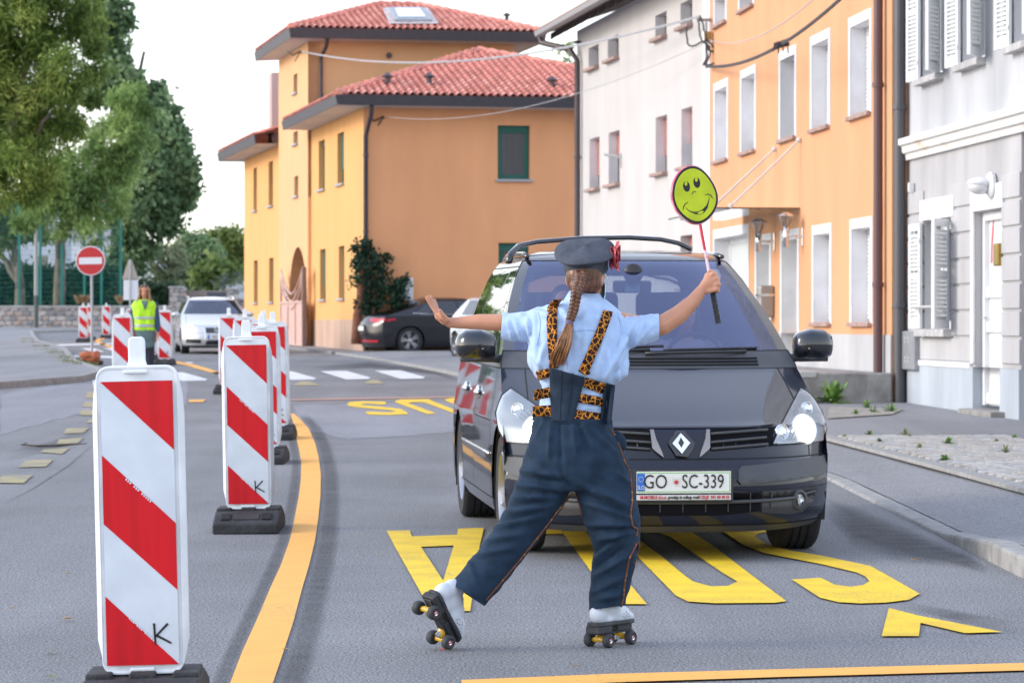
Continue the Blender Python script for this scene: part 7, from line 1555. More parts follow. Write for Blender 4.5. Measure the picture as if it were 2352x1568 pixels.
# ---- shirt
M_SHIRT = mat('linen_blue', (.40, .55, .80), .85, var=.07, vscale=30, bump=.25, bscale=240, sheen=.15)
def ring_loft(mb, rows, dep, n=28, sq=.85):
    rings = []
    for v, a, b, dr, dd in rows:
        c = s_((a + b) / 2, v, dd); rx = (b - a) / 2 * px
        rings.append([c + Vector((rx * math.copysign(abs(math.cos(t_)) ** sq, math.cos(t_)), dr * math.copysign(abs(math.sin(t_)) ** sq, math.sin(t_)), 0)) for t_ in np.linspace(0, 2 * math.pi, n, endpoint=False)])
    mb.loft(rings)
def folds(lines, amp_noise, nscale, strx=1.0, seed=0.0, side=-1):
    """raised folds along measured lines plus fine wrinkles"""
    segs = [(np.array(a, float), np.array(b, float), A, w_) for a, b, A, w_ in lines]
    def f(me):
        n = len(me.vertices); co = np.empty(n * 3); me.vertices.foreach_get('co', co); co = co.reshape(-1, 3); no = np.empty(n * 3); me.vertices.foreach_get('normal', no); no = no.reshape(-1, 3)
        q = co - np.array([0, 0, CAMH]); d = q[:, 1] * math.cos(PITCH) - q[:, 2] * math.sin(PITCH); U = 1176 + F * q[:, 0] / d; W_ = 784 - F * (q[:, 1] * math.sin(PITCH) + q[:, 2] * math.cos(PITCH)) / d
        X = np.stack([U, W_], 1); disp = np.zeros(n)
        for a, b, A, w_ in segs:
            ab = b - a; t_ = np.clip(((X - a) @ ab) / (ab @ ab), 0, 1); dist = np.linalg.norm(X - a - t_[:, None] * ab, axis=1); disp += A * np.exp(-(dist / w_) ** 2) * np.sin(np.pi * np.clip(t_ * .8 + .1, 0, 1))
        face = np.clip(-no[:, 1] * 1.5 + .3, 0, 1); disp *= face
        nz = np.array([mnoise.noise(Vector((c[0] * nscale * strx + seed, c[1] * nscale, c[2] * nscale / strx))) for c in co]) if amp_noise else 0
        co = co + no * (disp + nz * amp_noise)[:, None]; me.vertices.foreach_set('co', co.ravel()); me.update()
    return f
mb = MB()
ring_loft(mb, [(684, 1302, 1388, .065, 0), (696, 1284, 1402, .085, 0), (708, 1252, 1418, .105, 0), (726, 1230, 1434, .12, 0), (760, 1219, 1440, .13, .0), (800, 1212, 1444, .135, 0), (835, 1212, 1446, .138, 0), (862, 1226, 1442, .132, 0), (878, 1242, 1418, .115, 0), (890, 1246, 1404, .105, 0), (930, 1238, 1398, .105, 0), (960, 1234, 1396, .11, 0), (985, 1236, 1392, .11, 0)], 0)
limb(mb, [s_(1262, 737, 0), s_(1222, 748, .01), s_(1186, 751, .02), s_(1140, 746, .03)], [.068, .066, .061, .054], 18); limb(mb, [s_(1398, 752, 0), s_(1440, 762, .01), s_(1478, 758, .02), s_(1526, 746, .03)], [.072, .070, .062, .051], 18)
FL = [((1228, 720), (1236, 850), .006, 7), ((1250, 790), (1240, 852), .006, 6), ((1290, 700), (1330, 780), .005, 8), ((1340, 700), (1350, 860), .004, 9), ((1395, 730), (1372, 870), .005, 8), ((1420, 760), (1420, 870), .006, 7), ((1440, 770), (1385, 876), .006, 6), ((1455, 740), (1420, 800), .007, 7), ((1480, 735), (1450, 800), .006, 6), ((1500, 745), (1455, 790), .005, 5), ((1210, 730), (1222, 790), .006, 6), ((1180, 730), (1200, 785), .006, 6), ((1165, 735), (1178, 783), .004, 4), ((1222, 712), (1290, 735), .006, 6), ((1300, 800), (1310, 870), .004, 6), ((1400, 800), (1395, 874), .005, 6), ((1215, 812), (1262, 850), .005, 5), ((1445, 820), (1400, 875), -.005, 5), ((1236, 880), (1262, 884), .003, 4), ((1350, 905), (1380, 908), .003, 4), ((1335, 935), (1375, 938), .003, 4)]
shirt = skin_obj(mb, .009, 4, 'shirt', M_SHIRT, sk, SL, folds([(a, b, A * 2.6, w_ * .85) for a, b, A, w_ in FL], .006, 26, 1.3), [(s_(1152, 747, .03), Vector((-1, 0, .08))), (s_(1513, 749, .03), Vector((1, 0, .02)))])
mb = MB(); cc = s_(1343, 690, 0); rr = []
for (r_, h, tl) in ((.058, .036, 0), (.062, .040, 0), (.094, -.012, 0), (.092, -.020, 0), (.066, .020, 0)):
    rr.append([cc + Vector((r_ * math.cos(a) * .96, r_ * math.sin(a) * .88, h + .012 * math.cos(a) * -.6 - .010 * max(0, -math.sin(a)))) for a in np.linspace(0, 2 * math.pi, 32, endpoint=False)])
mb.loft(rr, False); mb.build('collar', M_SHIRT, shirt, smooth=True, shift=SL)
bs = bvh(shirt)
M_STITCH = mat('shirt_seam', (.33, .47, .70), .9)
mb = MB(); mb.tube([hitpt(bs, u, 760 + 2 * math.sin(u * .05), .001, SD - .1) for u in range(1284, 1396, 6)], .0022, 5); mb.tube([hitpt(bs, 1236 + 5 * math.sin(k * .3), 715 + k * 6, .001, SD - .1) for k in range(14)], .002, 5); mb.tube([hitpt(bs, 1418 + 8 * math.sin(k * .25), 718 + k * 6, .001, SD - .1) for k in range(14)], .002, 5); mb.build('seam_line', M_STITCH, shirt, shift=SL)
# ---- trousers
M_TROU = mat('navy_cotton', (.014, .032, .060), .85, spec=.25, var=.2, vscale=18, bump=.25, bscale=240)
mb = MB()
ring_loft(mb, [(958, 1226, 1404, .118, 0), (985, 1222, 1408, .125, 0), (1020, 1212, 1424, .14, 0), (1060, 1204, 1440, .15, 0), (1095, 1200, 1446, .145, 0), (1125, 1205, 1440, .12, 0)], 0)
limb(mb, [s_(1268, 1062, 0), s_(1243, 1130, -.02), s_(1206, 1195, -.05), s_(1160, 1262, -.08), s_(1112, 1322, -.11), s_(1074, 1364, -.13), s_(1050, 1392, -.14)], [.118, .110, .094, .086, .084, .084, .084], 20)
limb(mb, [s_(1376, 1062, 0), s_(1390, 1130, -.02), s_(1408, 1200, -.035), s_(1416, 1252, -.03), s_(1408, 1305, -.03), s_(1396, 1372, -.04), s_(1394, 1420, -.045)], [.118, .120, .116, .098, .089, .077, .075], 20)
T = lambda L, A, w_: [((914.7 + a[0] * .4167, 914.7 + a[1] * .4167), (914.7 + b[0] * .4167, 914.7 + b[1] * .4167), A * 1.25, w_) for a, b in L]
FT = T([((640, 390), (890, 425)), ((620, 470), (900, 505)), ((615, 545), (850, 545)), ((575, 630), (840, 590)), ((510, 720), (770, 655)), ((440, 800), (700, 740)), ((390, 880), (640, 820)), ((1000, 470), (1290, 600)), ((1000, 560), (1300, 670)), ((1010, 690), (1310, 700)), ((1085, 780), (1290, 735)), ((1075, 900), (1220, 750)), ((1070, 990), (1270, 860)), ((1070, 1070), (1250, 980)), ((1080, 1110), (1230, 1080))], .015, 6) \
   + T([((640, 430), (900, 465)), ((615, 508), (880, 525)), ((590, 590), (830, 570)), ((540, 675), (800, 625)), ((1000, 520), (1290, 640)), ((1040, 735), (1300, 715)), ((1070, 850), (1240, 760)), ((1070, 945), (1240, 820))], -.014, 4.5) \
   + T([((800, 120), (715, 290)), ((760, 120), (690, 220)), ((1010, 140), (1095, 290)), ((1030, 140), (1200, 300)), ((840, 130), (830, 330)), ((960, 140), (985, 300)), ((385, 885), (430, 1000)), ((700, 300), (660, 380)), ((1180, 400), (1290, 480)), ((700, 270), (840, 400))], .012, 5) + T([((888, 110), (900, 440)), ((905, 440), (960, 500)), ((780, 130), (735, 260)), ((1000, 150), (1045, 300))], -.010, 4)
trou = skin_obj(mb, .010, 3, 'trousers', M_TROU, sk, SL, folds(FT, .005, 18, .8, 3.0), [(s_(1071, 1363, -.13), Vector((-.52, -.1, -.78))), (s_(1394, 1395, 0), Vector((.13, -.1, -1)))]); bt = bvh(trou)
M_PIPE = mat('orange_piping', (.62, .24, .04), .7, col2=(.15, .05, .02), vscale=60, lo=.3, hi=.45)
def piping(pts, r=.0042):
    pw = []
    for i in range(len(pts) - 1):
        for k in range(6): t_ = k / 6; u, v = lerp(pts[i][0], pts[i + 1][0], t_), lerp(pts[i][1], pts[i + 1][1], t_); pw.append(hitpt(bt, u, v, .002, SD - .03))
    mb = MB(); mb.tube(pw, r, 6); mb.build('piping', M_PIPE, trou, smooth=True, shift=SL)
piping([(1315, 1133), (1286, 1166), (1252, 1212), (1222, 1250), (1180, 1302), (1140, 1350), (1110, 1384)]); piping([(1322, 1133), (1330, 1155), (1340, 1192)])
piping([(1402, 985), (1413, 1000), (1425, 1030), (1436, 1062), (1448, 1084), (1450, 1110), (1452, 1150), (1448, 1180), (1453, 1208), (1464, 1214), (1462, 1236)]); piping([(1462, 1248), (1444, 1285), (1440, 1310), (1434, 1345), (1432, 1372), (1426, 1396)])
for pts in (((1462, 1240), (1470, 1252), (1464, 1264)), ((1446, 1276), (1458, 1296), (1446, 1290)), ((1217, 1254), (1208, 1268), (1202, 1272)), ((1192, 1284), (1186, 1296), (1180, 1300))):
    mb = MB(); mb.tube([s_(u, v, -.07) for u, v in pts], .007, 6, flat=.5); mb.build('seam_tab', M_PIPE, trou, smooth=True, shift=SL)
mb = MB(); mb.ball(s_(1421, 1012, -.02), (.030, .020, .045), 14, 9, Matrix.Rotation(R(-28), 4, 'Y')); mb.build('pocket_flap', M_TROU, trou, smooth=True, shift=SL)
mb = MB(); wb = []
for (v, a, b, dr) in ((956, 1223, 1407, .121), (968, 1221, 1408, .124), (970, 1221, 1408, .121)): c = s_((a + b) / 2, v, 0); wb.append([c + Vector(((b - a) / 2 * px * math.cos(t_), dr * math.sin(t_), -.012 * math.cos(t_) - .004)) for t_ in np.linspace(0, 2 * math.pi, 40, endpoint=False)])
mb.loft(wb, False); mb.build('waistband', M_TROU, trou, smooth=True, shift=SL)
# ---- leopard braces and corset panels lying on the shirt
m = bpy.data.materials.new('leopard_print'); m.use_nodes = True; t = m.node_tree; b = t.nodes['Principled BSDF']; b.inputs['Roughness'].default_value = .7; b.inputs['Specular IOR Level'].default_value = .25
tc = t.nodes.new('ShaderNodeTexCoord'); nz = t.nodes.new('ShaderNodeTexNoise'); nz.inputs['Scale'].default_value = 90; t.links.new(tc.outputs['Object'], nz.inputs['Vector'])
av = t.nodes.new('ShaderNodeVectorMath'); av.operation = 'MULTIPLY_ADD'; av.inputs[1].default_value = (.014, .014, .014); t.links.new(nz.outputs['Color'], av.inputs[0]); t.links.new(tc.outputs['Object'], av.inputs[2])
vo = t.nodes.new('ShaderNodeTexVoronoi'); vo.feature = 'DISTANCE_TO_EDGE'; vo.inputs['Scale'].default_value = 44; t.links.new(av.outputs[0], vo.inputs['Vector'])
cr = t.nodes.new('ShaderNodeValToRGB'); e = cr.color_ramp.elements; e[0].position = .0; e[0].color = (.85, .40, .05, 1); e[1].position = .22; e[1].color = (.012, .006, .005, 1); x = e.new(.045); x.color = (.50, .15, .012, 1); x = e.new(.085); x.color = (.05, .012, .006, 1); x = e.new(.40); x.color = (.03, .010, .006, 1)
t.links.new(vo.outputs['Distance'], cr.inputs[0]); t.links.new(cr.outputs[0], b.inputs['Base Color']); M_LEO = m
def ribbon(name, L_, R_, m, parent, off=.005, n=10, tree_=None, cols=4, thick=.004):
    """cloth band between two pixel lines, laid on the surface below"""
    tree_ = tree_ or bs; L2, R2 = [], []
    for i in range(len(L_) - 1):
        for k in range(n):
            t_ = k / n; L2.append((lerp(L_[i][0], L_[i + 1][0], t_), lerp(L_[i][1], L_[i + 1][1], t_))); R2.append((lerp(R_[i][0], R_[i + 1][0], t_), lerp(R_[i][1], R_[i + 1][1], t_)))
    L2.append(L_[-1]); R2.append(R_[-1]); grid = [[hitpt(tree_, lerp(a[0], c[0], q / cols), lerp(a[1], c[1], q / cols), off, SD - .11) for q in range(cols + 1)] for a, c in zip(L2, R2)]
    # smooth the depth so the cloth bridges the folds
    g = np.array([[tuple(p) for p in r] for r in grid])
    for _ in range(6): g[1:-1] = (g[:-2] + 2 * g[1:-1] + g[2:]) / 4
    g[..., 1] -= .003
    mb = MB(); c1 = cols + 1; mb.v = [tuple(p) for r in g for p in r]; mb.f = [(i * c1 + q, i * c1 + q + 1, (i + 1) * c1 + q + 1, (i + 1) * c1 + q) for i in range(len(g) - 1) for q in range(cols)]
    o = mb.build(name, m, parent, smooth=True, shift=SL, fix=False); so2 = o.modifiers.new('t', 'SOLIDIFY'); so2.thickness = thick; so2.offset = 0; return o
ribbon('brace', [(1271, 688), (1257, 705), (1256, 740), (1257, 780), (1262, 845)], [(1290, 688), (1279, 706), (1279, 740), (1279, 780), (1282, 845)], M_LEO, sk)
ribbon('brace', [(1386, 712), (1372, 752), (1350, 805), (1328, 852)], [(1408, 716), (1394, 756), (1370, 812), (1350, 860)], M_LEO, sk)
mb = MB(); mb.ball(hitpt(bs, 1346, 856, .012, SD - .1), (.018, .008, .009)); mb.build('brace_knot', M_LEO, sk, smooth=True, shift=SL)
M_CORS = mat('navy_twill', (.020, .035, .058), .85, spec=.25, var=.12, vscale=30, bump=.2, bscale=300)
ribbon('corset_panel', [(1262, 844), (1263, 880), (1265, 920), (1267, 966)], [(1343, 866), (1338, 890), (1328, 925), (1316, 970)], M_CORS, sk, .010, 8, None, 8)
ribbon('corset_side', [(1392, 880), (1385, 905), (1382, 940), (1378, 972)], [(1412, 884), (1411, 905), (1407, 940), (1404, 974)], M_CORS, sk, .006, 6, None, 4)
for q in ([(1231, 853), (1263, 845), (1263, 865), (1236, 873)], [(1228, 895), (1265, 888), (1265, 912), (1225, 920)], [(1225, 932), (1266, 930), (1266, 955), (1223, 957)], [(1345, 867), (1393, 882), (1383, 904), (1340, 888)], [(1333, 903), (1384, 913), (1384, 933), (1326, 923)], [(1320, 940), (1379, 948), (1377, 969), (1316, 963)]):
    ribbon('corset_band', [q[0], q[1]], [q[3], q[2]], M_LEO, sk, .007, 8, None, 4)
mb = MB()
for u0, v0, u1, v1 in ((1290, 850, 1286, 962), (1316, 856, 1302, 962)): mb.tube([hitpt(bs, lerp(u0, u1, k / 10), lerp(v0, v1, k / 10), .017, SD - .12) for k in range(11)], .0016, 5)
mb.build('corset_seam', M_CORS, sk, shift=SL)
# ---- hair, braid, pony tail
mb = MB(); hc = Vector(HC_); mb.ball(hc + Vector((-.004, -.012, .012)), (.082, .094, .098)); mb.ball(hc + Vector((.0, -.052, -.028)), (.066, .045, .055)); mb.ball(s_(1330, 655, -.06), (.040, .03, .035)); mb.ball(s_(1309, 634, .01), (.018, .05, .05)); mb.ball(s_(1313, 652, .0), (.018, .035, .035))
hair = skin_obj(mb, .008, 3, 'hair', M_HAIR, sk, SL); rg = random.Random(9); mb = MB()
for k in range(60):
    a = rg.uniform(-1, 1); st = Vector((hc.x + .080 * a, hc.y - .080 * math.sqrt(max(.05, 1 - a * a * .8)) + .01, hc.z + rg.uniform(.0, .05))); en = s_(1331 + rg.uniform(-6, 6), 648 + rg.uniform(-14, 14), -.085); md = st.lerp(en, .5) + Vector((0, -.014, -.012)); mb.tube([st, st.lerp(md, .6), md, md.lerp(en, .6), en], [.003, .0042, .0045, .004, .003], 5)
mb.build('hair_strands', M_HAIR, hair, smooth=True, shift=SL)
mb = MB(); bp = [(1337, 626), (1333, 645), (1326, 665), (1322, 690), (1317, 715), (1310, 735)]
def bpos(t_):
    t_ = min(.999, t_) * (len(bp) - 1); i = int(t_); f_ = t_ - i; u = lerp(bp[i][0], bp[i + 1][0], f_); v = lerp(bp[i][1], bp[i + 1][1], f_); return s_(u, v, -.095 - .045 * min(1, t_ / 2.5))
for strand in range(3):
    pts, rs = [], []
    for k in range(73):
        t_ = k / 72; ph = 2 * math.pi * (t_ * 4.6 + strand / 3); wv = lerp(.0145, .0105, t_); pts.append(bpos(t_) + Vector((wv * math.sin(ph), -.011 * math.sin(2 * ph), 0))); rs.append(lerp(.0135, .0095, t_) * (1 + .12 * math.sin(3 * ph)))
    mb.tube(pts, rs, 8)
mb.build('braid', M_HAIR, hair, smooth=True, shift=SL)
mb = MB(); tie = s_(1308, 740, -.142)
for k in range(5): mb.tube([tie + Vector((.013 * math.cos(a), .011 * math.sin(a) , .010 - .005 * k + .004 * math.sin(a + k))) for a in np.linspace(0, 2 * math.pi, 13)], .0045, 6)
mb.build('hair_tie', mat('mauve_tie', (.16, .13, .20), .8), hair, smooth=True, shift=SL)
mb = MB()
for k in range(150):
    a, q = rg.uniform(-1, 1), rg.uniform(-1, 1); e_ = s_(1279 + a * 16 + rg.uniform(-3, 3), 832 + rg.uniform(-14, 14) - abs(a) * 6, -.165 + q * .02); m1 = s_(1297 + a * 16, 785 + rg.uniform(-6, 6), -.165 + q * .022); m2 = s_(1304 + a * 10, 760, -.155 + q * .016); mb.tube([tie + Vector((a * .010, q * .009, -.004)), m2, m1, e_], [.0028, .0034, .003, .0012], 5)
mb.build('pony_tail', M_HAIRT, hair, smooth=True, shift=SL)
# ---- cap with rose, face mask
M_CAP = mat('grey_wool', (.072, .082, .105), .9, spec=.2, var=.12, vscale=40, bump=.3, bscale=200)
CM = Matrix.Translation(s_(1344, 594, .02)) @ Matrix.Rotation(R(25), 4, 'X') @ Matrix.Rotation(R(-4), 4, 'Y') @ Matrix.Diagonal((1, 1.08, 1, 1))
mb = MB(); prof = [(0, .058), (.03, .058), (.065, .055), (.098, .049), (.116, .042), (.1255, .035), (.1262, .031), (.122, .026), (.108, .018), (.0955, .010), (.0925, .004)]
mb.lathe(prof, 48, CM); me_ = mb
for i, p in enumerate(me_.v):
    q = CM.inverted() @ Vector(p); d = .008 * math.exp(-((q.x - .0) / .05) ** 2) * (1 if q.z > .06 else 0) + .003 * mnoise.noise(Vector(p) * 18); me_.v[i] = tuple(CM @ (q + Vector((0, 0, -d + (.006 * math.sin(3 * math.atan2(q.y, q.x)) if .02 < q.z < .07 else 0)))))
cap = me_.build('cap', M_CAP, sk, smooth=True, shift=SL, fix=False)
mb = MB(); mb.lathe([(.0915, .010), (.0935, .004), (.0935, -.048), (.091, -.054), (.086, -.054)], 48, CM); mb.build('cap_band', M_CAP, cap, auto=40, shift=SL)
M_ROSE = mat('rose_cloth', (.46, .085, .10), .8, var=.3, vscale=30, bump=.3, bscale=90); mb = MB(); rc = s_(1405, 589, -.01); rg = random.Random(3)
for k in range(13):
    ang = rg.uniform(0, 6.28); M_ = Matrix.Translation(rc + Vector((rg.uniform(-.008, .016), rg.uniform(-.02, .02), rg.uniform(-.036, .034)))) @ Matrix.Rotation(ang, 4, 'X') @ Matrix.Rotation(rg.uniform(-.6, .6), 4, 'Z'); n = 6; gridp = []
    for i in range(n + 1):
        for j in range(n + 1): a = (i / n - .5) * 2; c = (j / n - .5) * 2; w_ = math.sqrt(max(.05, 1 - .75 * c * c)); gridp.append(M_ @ Vector((.009 * (a * a + c * c) + .003 * math.sin(5 * a + k), .033 * a * w_, .034 * c)))
    mb.add(gridp, [(i * (n + 1) + j, i * (n + 1) + j + 1, (i + 1) * (n + 1) + j + 1, (i + 1) * (n + 1) + j) for i in range(n) for j in range(n)])
mb.build('cap_rose', M_ROSE, cap, smooth=True, shift=SL, fix=False)
M_MASK = mat('mask_blue', (.42, .68, .74), .8); mb = MB(); mk = []
for (h, r_) in ((.03, .098), (.0, .108), (-.04, .110), (-.075, .096)): mk.append([HM @ Vector((r_ * .68 * math.sin(a), -r_ * math.cos(a) * .98 - .004, -.035 + h)) for a in np.linspace(-1.25, 1.25, 15)])
mb.loft(mk, False, False); mb.build('face_mask', M_MASK, sk, shift=SL, smooth=True, fix=False)
mb = MB(); mb.tube([HM @ Vector((-.075, -.06, -.02)), HM @ Vector((-.086, -.01, .0)), HM @ Vector((-.084, .02, .02))], .0022, 5); mb.tube([HM @ Vector((.075, -.06, -.02)), HM @ Vector((.086, -.01, .0)), HM @ Vector((.084, .02, .02))], .0022, 5); mb.build('mask_strap', mat('strap_white', (.75, .78, .8), .7), sk, shift=SL, smooth=True)
# ---- roller skates
M_BOOT = mat('skate_leather', (.58, .62, .68), .45, var=.05, vscale=14, coat=.1); M_SOLE = mat('skate_sole', (.028, .030, .036), .6, var=.2, vscale=20); M_TRK = mat('truck_yellow', (.62, .36, .02), .35, coat=.4); M_WHL = mat('skate_wheel', (.035, .037, .042), .7, var=.15, vscale=30); M_TOE = mat('toe_stop_red', (.34, .012, .025), .45); M_REDC = mat('bearing_red', (.30, .02, .03), .4)
def skate(M):
    root = bpy.data.objects.new('roller_skate', None); COL.objects.link(root); root.parent = sk; root.matrix_local = Matrix.Translation(-SL) @ M
    mb = MB()
    for c, r in (((-.085, 0, .135), (.043, .036, .045)), ((-.068, 0, .175), (.044, .036, .05)), ((-.055, 0, .205), (.038, .034, .04)), ((-.02, 0, .158), (.06, .036, .052)), ((.02, 0, .150), (.055, .037, .042)), ((.07, 0, .128), (.05, .041, .034)), ((.035, 0, .128), (.05, .040, .036)), ((.09, 0, .117), (.045, .042, .030)), ((.115, 0, .112), (.030, .037, .025)), ((-.04, 0, .112), (.06, .034, .02)), ((.04, .0, .108), (.06, .037, .018))): mb.ball(c, r)
    me = organic(mb, .006, 9); bt_ = link('boot', me, M_BOOT, root, smooth=True)
    def outline(k, z): return [Vector((x, y * k, z)) for x, y in [(-.128, -.018), (-.12, -.034), (-.09, -.040), (-.03, -.034), (.03, -.038), (.08, -.045), (.12, -.038), (.142, -.018), (.142, .018), (.12, .038), (.08, .045), (.03, .038), (-.03, .034), (-.09, .040), (-.12, .034), (-.128, .018)]]
    mb = MB(); mb.loft([outline(1, .086), outline(1.03, .092), outline(1.0, .104)]); mb.b2((-.126, -.036, .058), (-.035, .036, .0865)); mb.build('sole', M_SOLE, root, bevel=.004)
    mb = MB(); mb.b2((-.115, -.022, .052), (.135, .022, .060)); mb.b2((.02, -.026, .060), (.12, .026, .0865)); mb.build('plate', M_SOLE, root, bevel=.003)
    for ax in (-.08, .08):
        mb = MB(); mb.tube([(ax, -.05, .0295), (ax, .05, .0295)], .0055, 8); mb.tube([(ax, -.028, .0295), (ax, -.012, .033), (ax, .012, .033), (ax, .028, .0295)], [.011, .013, .013, .011], 10); mb.tube([(ax + (.01 if ax < 0 else -.012), 0, .032), (ax + (.028 if ax < 0 else -.030), 0, .058)], [.017, .019], 12); tk = mb.build('truck', M_TRK, root, smooth=False, auto=40)
        mb = MB(); mb.tube([(ax + (.025 if ax < 0 else -.027), 0, .022), (ax + (.025 if ax < 0 else -.027), 0, .064)], [.012, .012], 12); mb.build('cushion', M_GALV, tk, auto=40)
        for sg in (-1, 1):
            Mx = Matrix.Translation((ax, sg * .047, .0295)) @ Matrix.Rotation(-sg * math.pi / 2, 4, 'X'); mb = MB(); mb.lathe([(.010, -.016), (.024, -.016), (.028, -.012), (.0295, -.004), (.0295, .006), (.027, .013), (.022, .016), (.012, .012), (.010, .012)], 30, Mx); wh = mb.build('skate_wheel', M_WHL, root, auto=40)
            mb = MB(); mb.lathe([(0, .016), (.004, .017), (.005, .012), (.009, .0135), (.0095, .010)], 16, Mx); mb.build('axle_nut', M_CHROME, wh, auto=40); mb = MB(); mb.lathe([(.0092, .0125), (.0125, .0133), (.0125, .010)], 18, Mx); mb.build('bearing', M_REDC, wh, auto=40)
    mb = MB(); mb.tube([(.125, 0, .052), (.143, 0, .020)], [.012, .012], 10); mb.tube([(.1395, 0, .030), (.148, 0, .012)], [.023, .024], 16); mb.build('toe_stop', M_TOE, root, auto=40)
    bt2 = BVHTree.FromPolygons([v.co for v in me.vertices], [tuple(p.vertices) for p in me.polygons])
    mb = MB()
    for sg in (-1, 1):
        for (x, z) in ((.045, .130), (.062, .120), (.050, .114), (.072, .128), (.062, .136), (.036, .120), (.080, .118)):
            h = bt2.ray_cast(Vector((x, sg * .2, z)), Vector((0, -sg, 0)))[0]
            if h is not None: mb.ball(h, (.0026, .0016, .0026), 7, 5)
    mb.build('vent_hole', M_INK, bt_)['kind'] = 'stuff'
    mb = MB()
    for k in range(7):
        x = .085 - .02 * k; za = bt2.ray_cast(Vector((x, .013, .5)), Vector((0, 0, -1)))[0]; zc2 = bt2.ray_cast(Vector((x - .006, -.013, .5)), Vector((0, 0, -1)))[0]
        if za and zc2: mb.tube([za, za.lerp(zc2, .5) + Vector((0, 0, .004)), zc2], .0026, 5)
    if mb.v: mb.build('lace', M_INK, bt_)
    return root
fw = Vector((.60, .80, 0)); lf = Vector((-.80, .60, 0)); rp = Vector(((1402 - 1176) / 556.0, 12.92, 0)); skate(Matrix.Translation(rp) @ Matrix((fw, lf, Vector((0, 0, 1)))).transposed().to_4x4())
f_ = Vector((.35, .49, -.80)).normalized(); a_ = Vector((.68, -.71, -.16)); a_ = (a_ - f_ * a_.dot(f_)).normalized(); u_ = a_.cross(f_).normalized(); l_ = -a_
fp_ = P(1012, 1468, 12.76); og = fp_ - f_ * .08 - u_ * .0295; skate(Matrix.Translation(og) @ Matrix((f_, l_, u_)).transposed().to_4x4())

# ---------------------------------------------------------------- the smiley paddle in her hand
pd = thing('paddle_sign', 'lime green smiling face paddle on a red and white stick held up by the skater', 'paddle sign', tuple(ROD1)); PO = Vector(ROD1)
pcn = s_(1595.5, 448, .125); dirr = (ROD0 - ROD1).normalized()
PM = Matrix.Translation(pcn - PO) @ Matrix.Rotation(R(-9), 4, 'Y') @ Matrix.Rotation(R(14), 4, 'Z')   # local x,z in the face, -y to the viewer
outl = []
for a in np.linspace(0, 2 * math.pi, 56, endpoint=False):
    rx = (51 + 3.5 * math.cos(2 * a + .6)) * px; rz = 67 * px; outl.append((rx * math.cos(a) * (1 - .03 * math.sin(3 * a)), rz * math.sin(a)))
def face_plate(k, y0, y1, m, nm, par): mb = MB(); mb.prism([PM @ Vector((x * k, y0, z * k)) for x, z in outl], (PM.to_3x3() @ Vector((0, y1 - y0, 0)))); return mb.build(nm, m, par, bevel=.0015, seg=1)
bkp = face_plate(1.03, .000, .020, mat('pink_white_edge', (.66, .50, .56), .6, col2=(.70, .10, .20), vscale=14, lo=.45, hi=.6), 'paddle_back', pd)
face_plate(1.0, -.004, -.0005, M_INK, 'black_rim', bkp); fc = face_plate(.915, -.0065, -.0042, mat('lime_paint', (.50, .60, .008), .6, var=.14, vscale=9), 'lime_face', bkp)
def fpt(u, v, y=-.0072): # crop pixels of the paddle to its face
    U_, V_ = (2250 + u / 2.6125) / 1.5306, (550 + v / 2.6125) / 1.5306; dx, dz = (U_ - 1595.5) * px, (448 - V_) * px; c9 = math.cos(R(9)); s9 = math.sin(R(9)); return PM @ Vector(((dx * c9 + dz * s9) / math.cos(R(14)), y, -dx * s9 + dz * c9))
def ink(pts, name='face_line', m=M_INK, y=-.0072): mb = MB(); mb.prism([fpt(u, v, y) for u, v in pts], PM.to_3x3() @ Vector((0, .0012, 0))); return mb.build(name, m, fc)
def thick(line, ws): # outline of a brush stroke
    L, Rr = [], []
    for i, (u, v) in enumerate(line):
        a = line[max(0, i - 1)]; c = line[min(len(line) - 1, i + 1)]; d = math.hypot(c[0] - a[0], c[1] - a[1]); nx_, ny_ = -(c[1] - a[1]) / d, (c[0] - a[0]) / d; w_ = ws[i]; L.append((u + nx_ * w_, v + ny_ * w_)); Rr.append((u - nx_ * w_, v - ny_ * w_))
    return L + Rr[::-1]
for ln, ws in (([(470, 352), (480, 332), (497, 322), (515, 330)], [2, 4, 4, 2]), ([(388, 500), (394, 462), (412, 436), (437, 422)], [2, 5, 5, 2]), ([(592, 356), (622, 346), (652, 360), (668, 390)], [2, 5, 5, 2]),
               ([(412, 470), (440, 500), (480, 515), (530, 512), (575, 490), (610, 455), (628, 415), (636, 376)], [2, 4, 4, 4, 4, 4, 4, 2])): ink(thick(ln, ws))
ink([(424, 485), (460, 515), (500, 533), (545, 538), (585, 520), (618, 478), (636, 400), (622, 440), (600, 468), (575, 486), (565, 500), (520, 520), (480, 520)], 'smile')
ink([(522, 526), (545, 506), (575, 500), (582, 512), (560, 528), (535, 534)], 'tongue', mat('lime_light', (.52, .62, .02), .6), -.0088)
for ex, ey, rot in ((421, 277, -.18), (518, 240, -.16)):
    ink([(ex + (32 * math.cos(a) * math.cos(rot) - 50 * math.sin(a) * math.sin(rot)), ey + (32 * math.cos(a) * math.sin(rot) + 50 * math.sin(a) * math.cos(rot))) for a in np.linspace(0, 2 * math.pi, 24, endpoint=False)], 'eye')
    ink([(ex - 6 + 13 * math.cos(a), ey - 28 + 22 * math.sin(a)) for a in np.linspace(0, 2 * math.pi, 14, endpoint=False)], 'eye_glint', mat('lime_paint', (.5, .6, .01), .6), -.0088)
def rodp(t_): return ROD0.lerp(ROD1, t_) - PO
Mrw = mat('red_stick', (.55, .02, .05), .5); Mws = mat('pale_pink_stick', (.74, .55, .60), .5, col2=(.6, .05, .1), vscale=40, lo=.5, hi=.6)
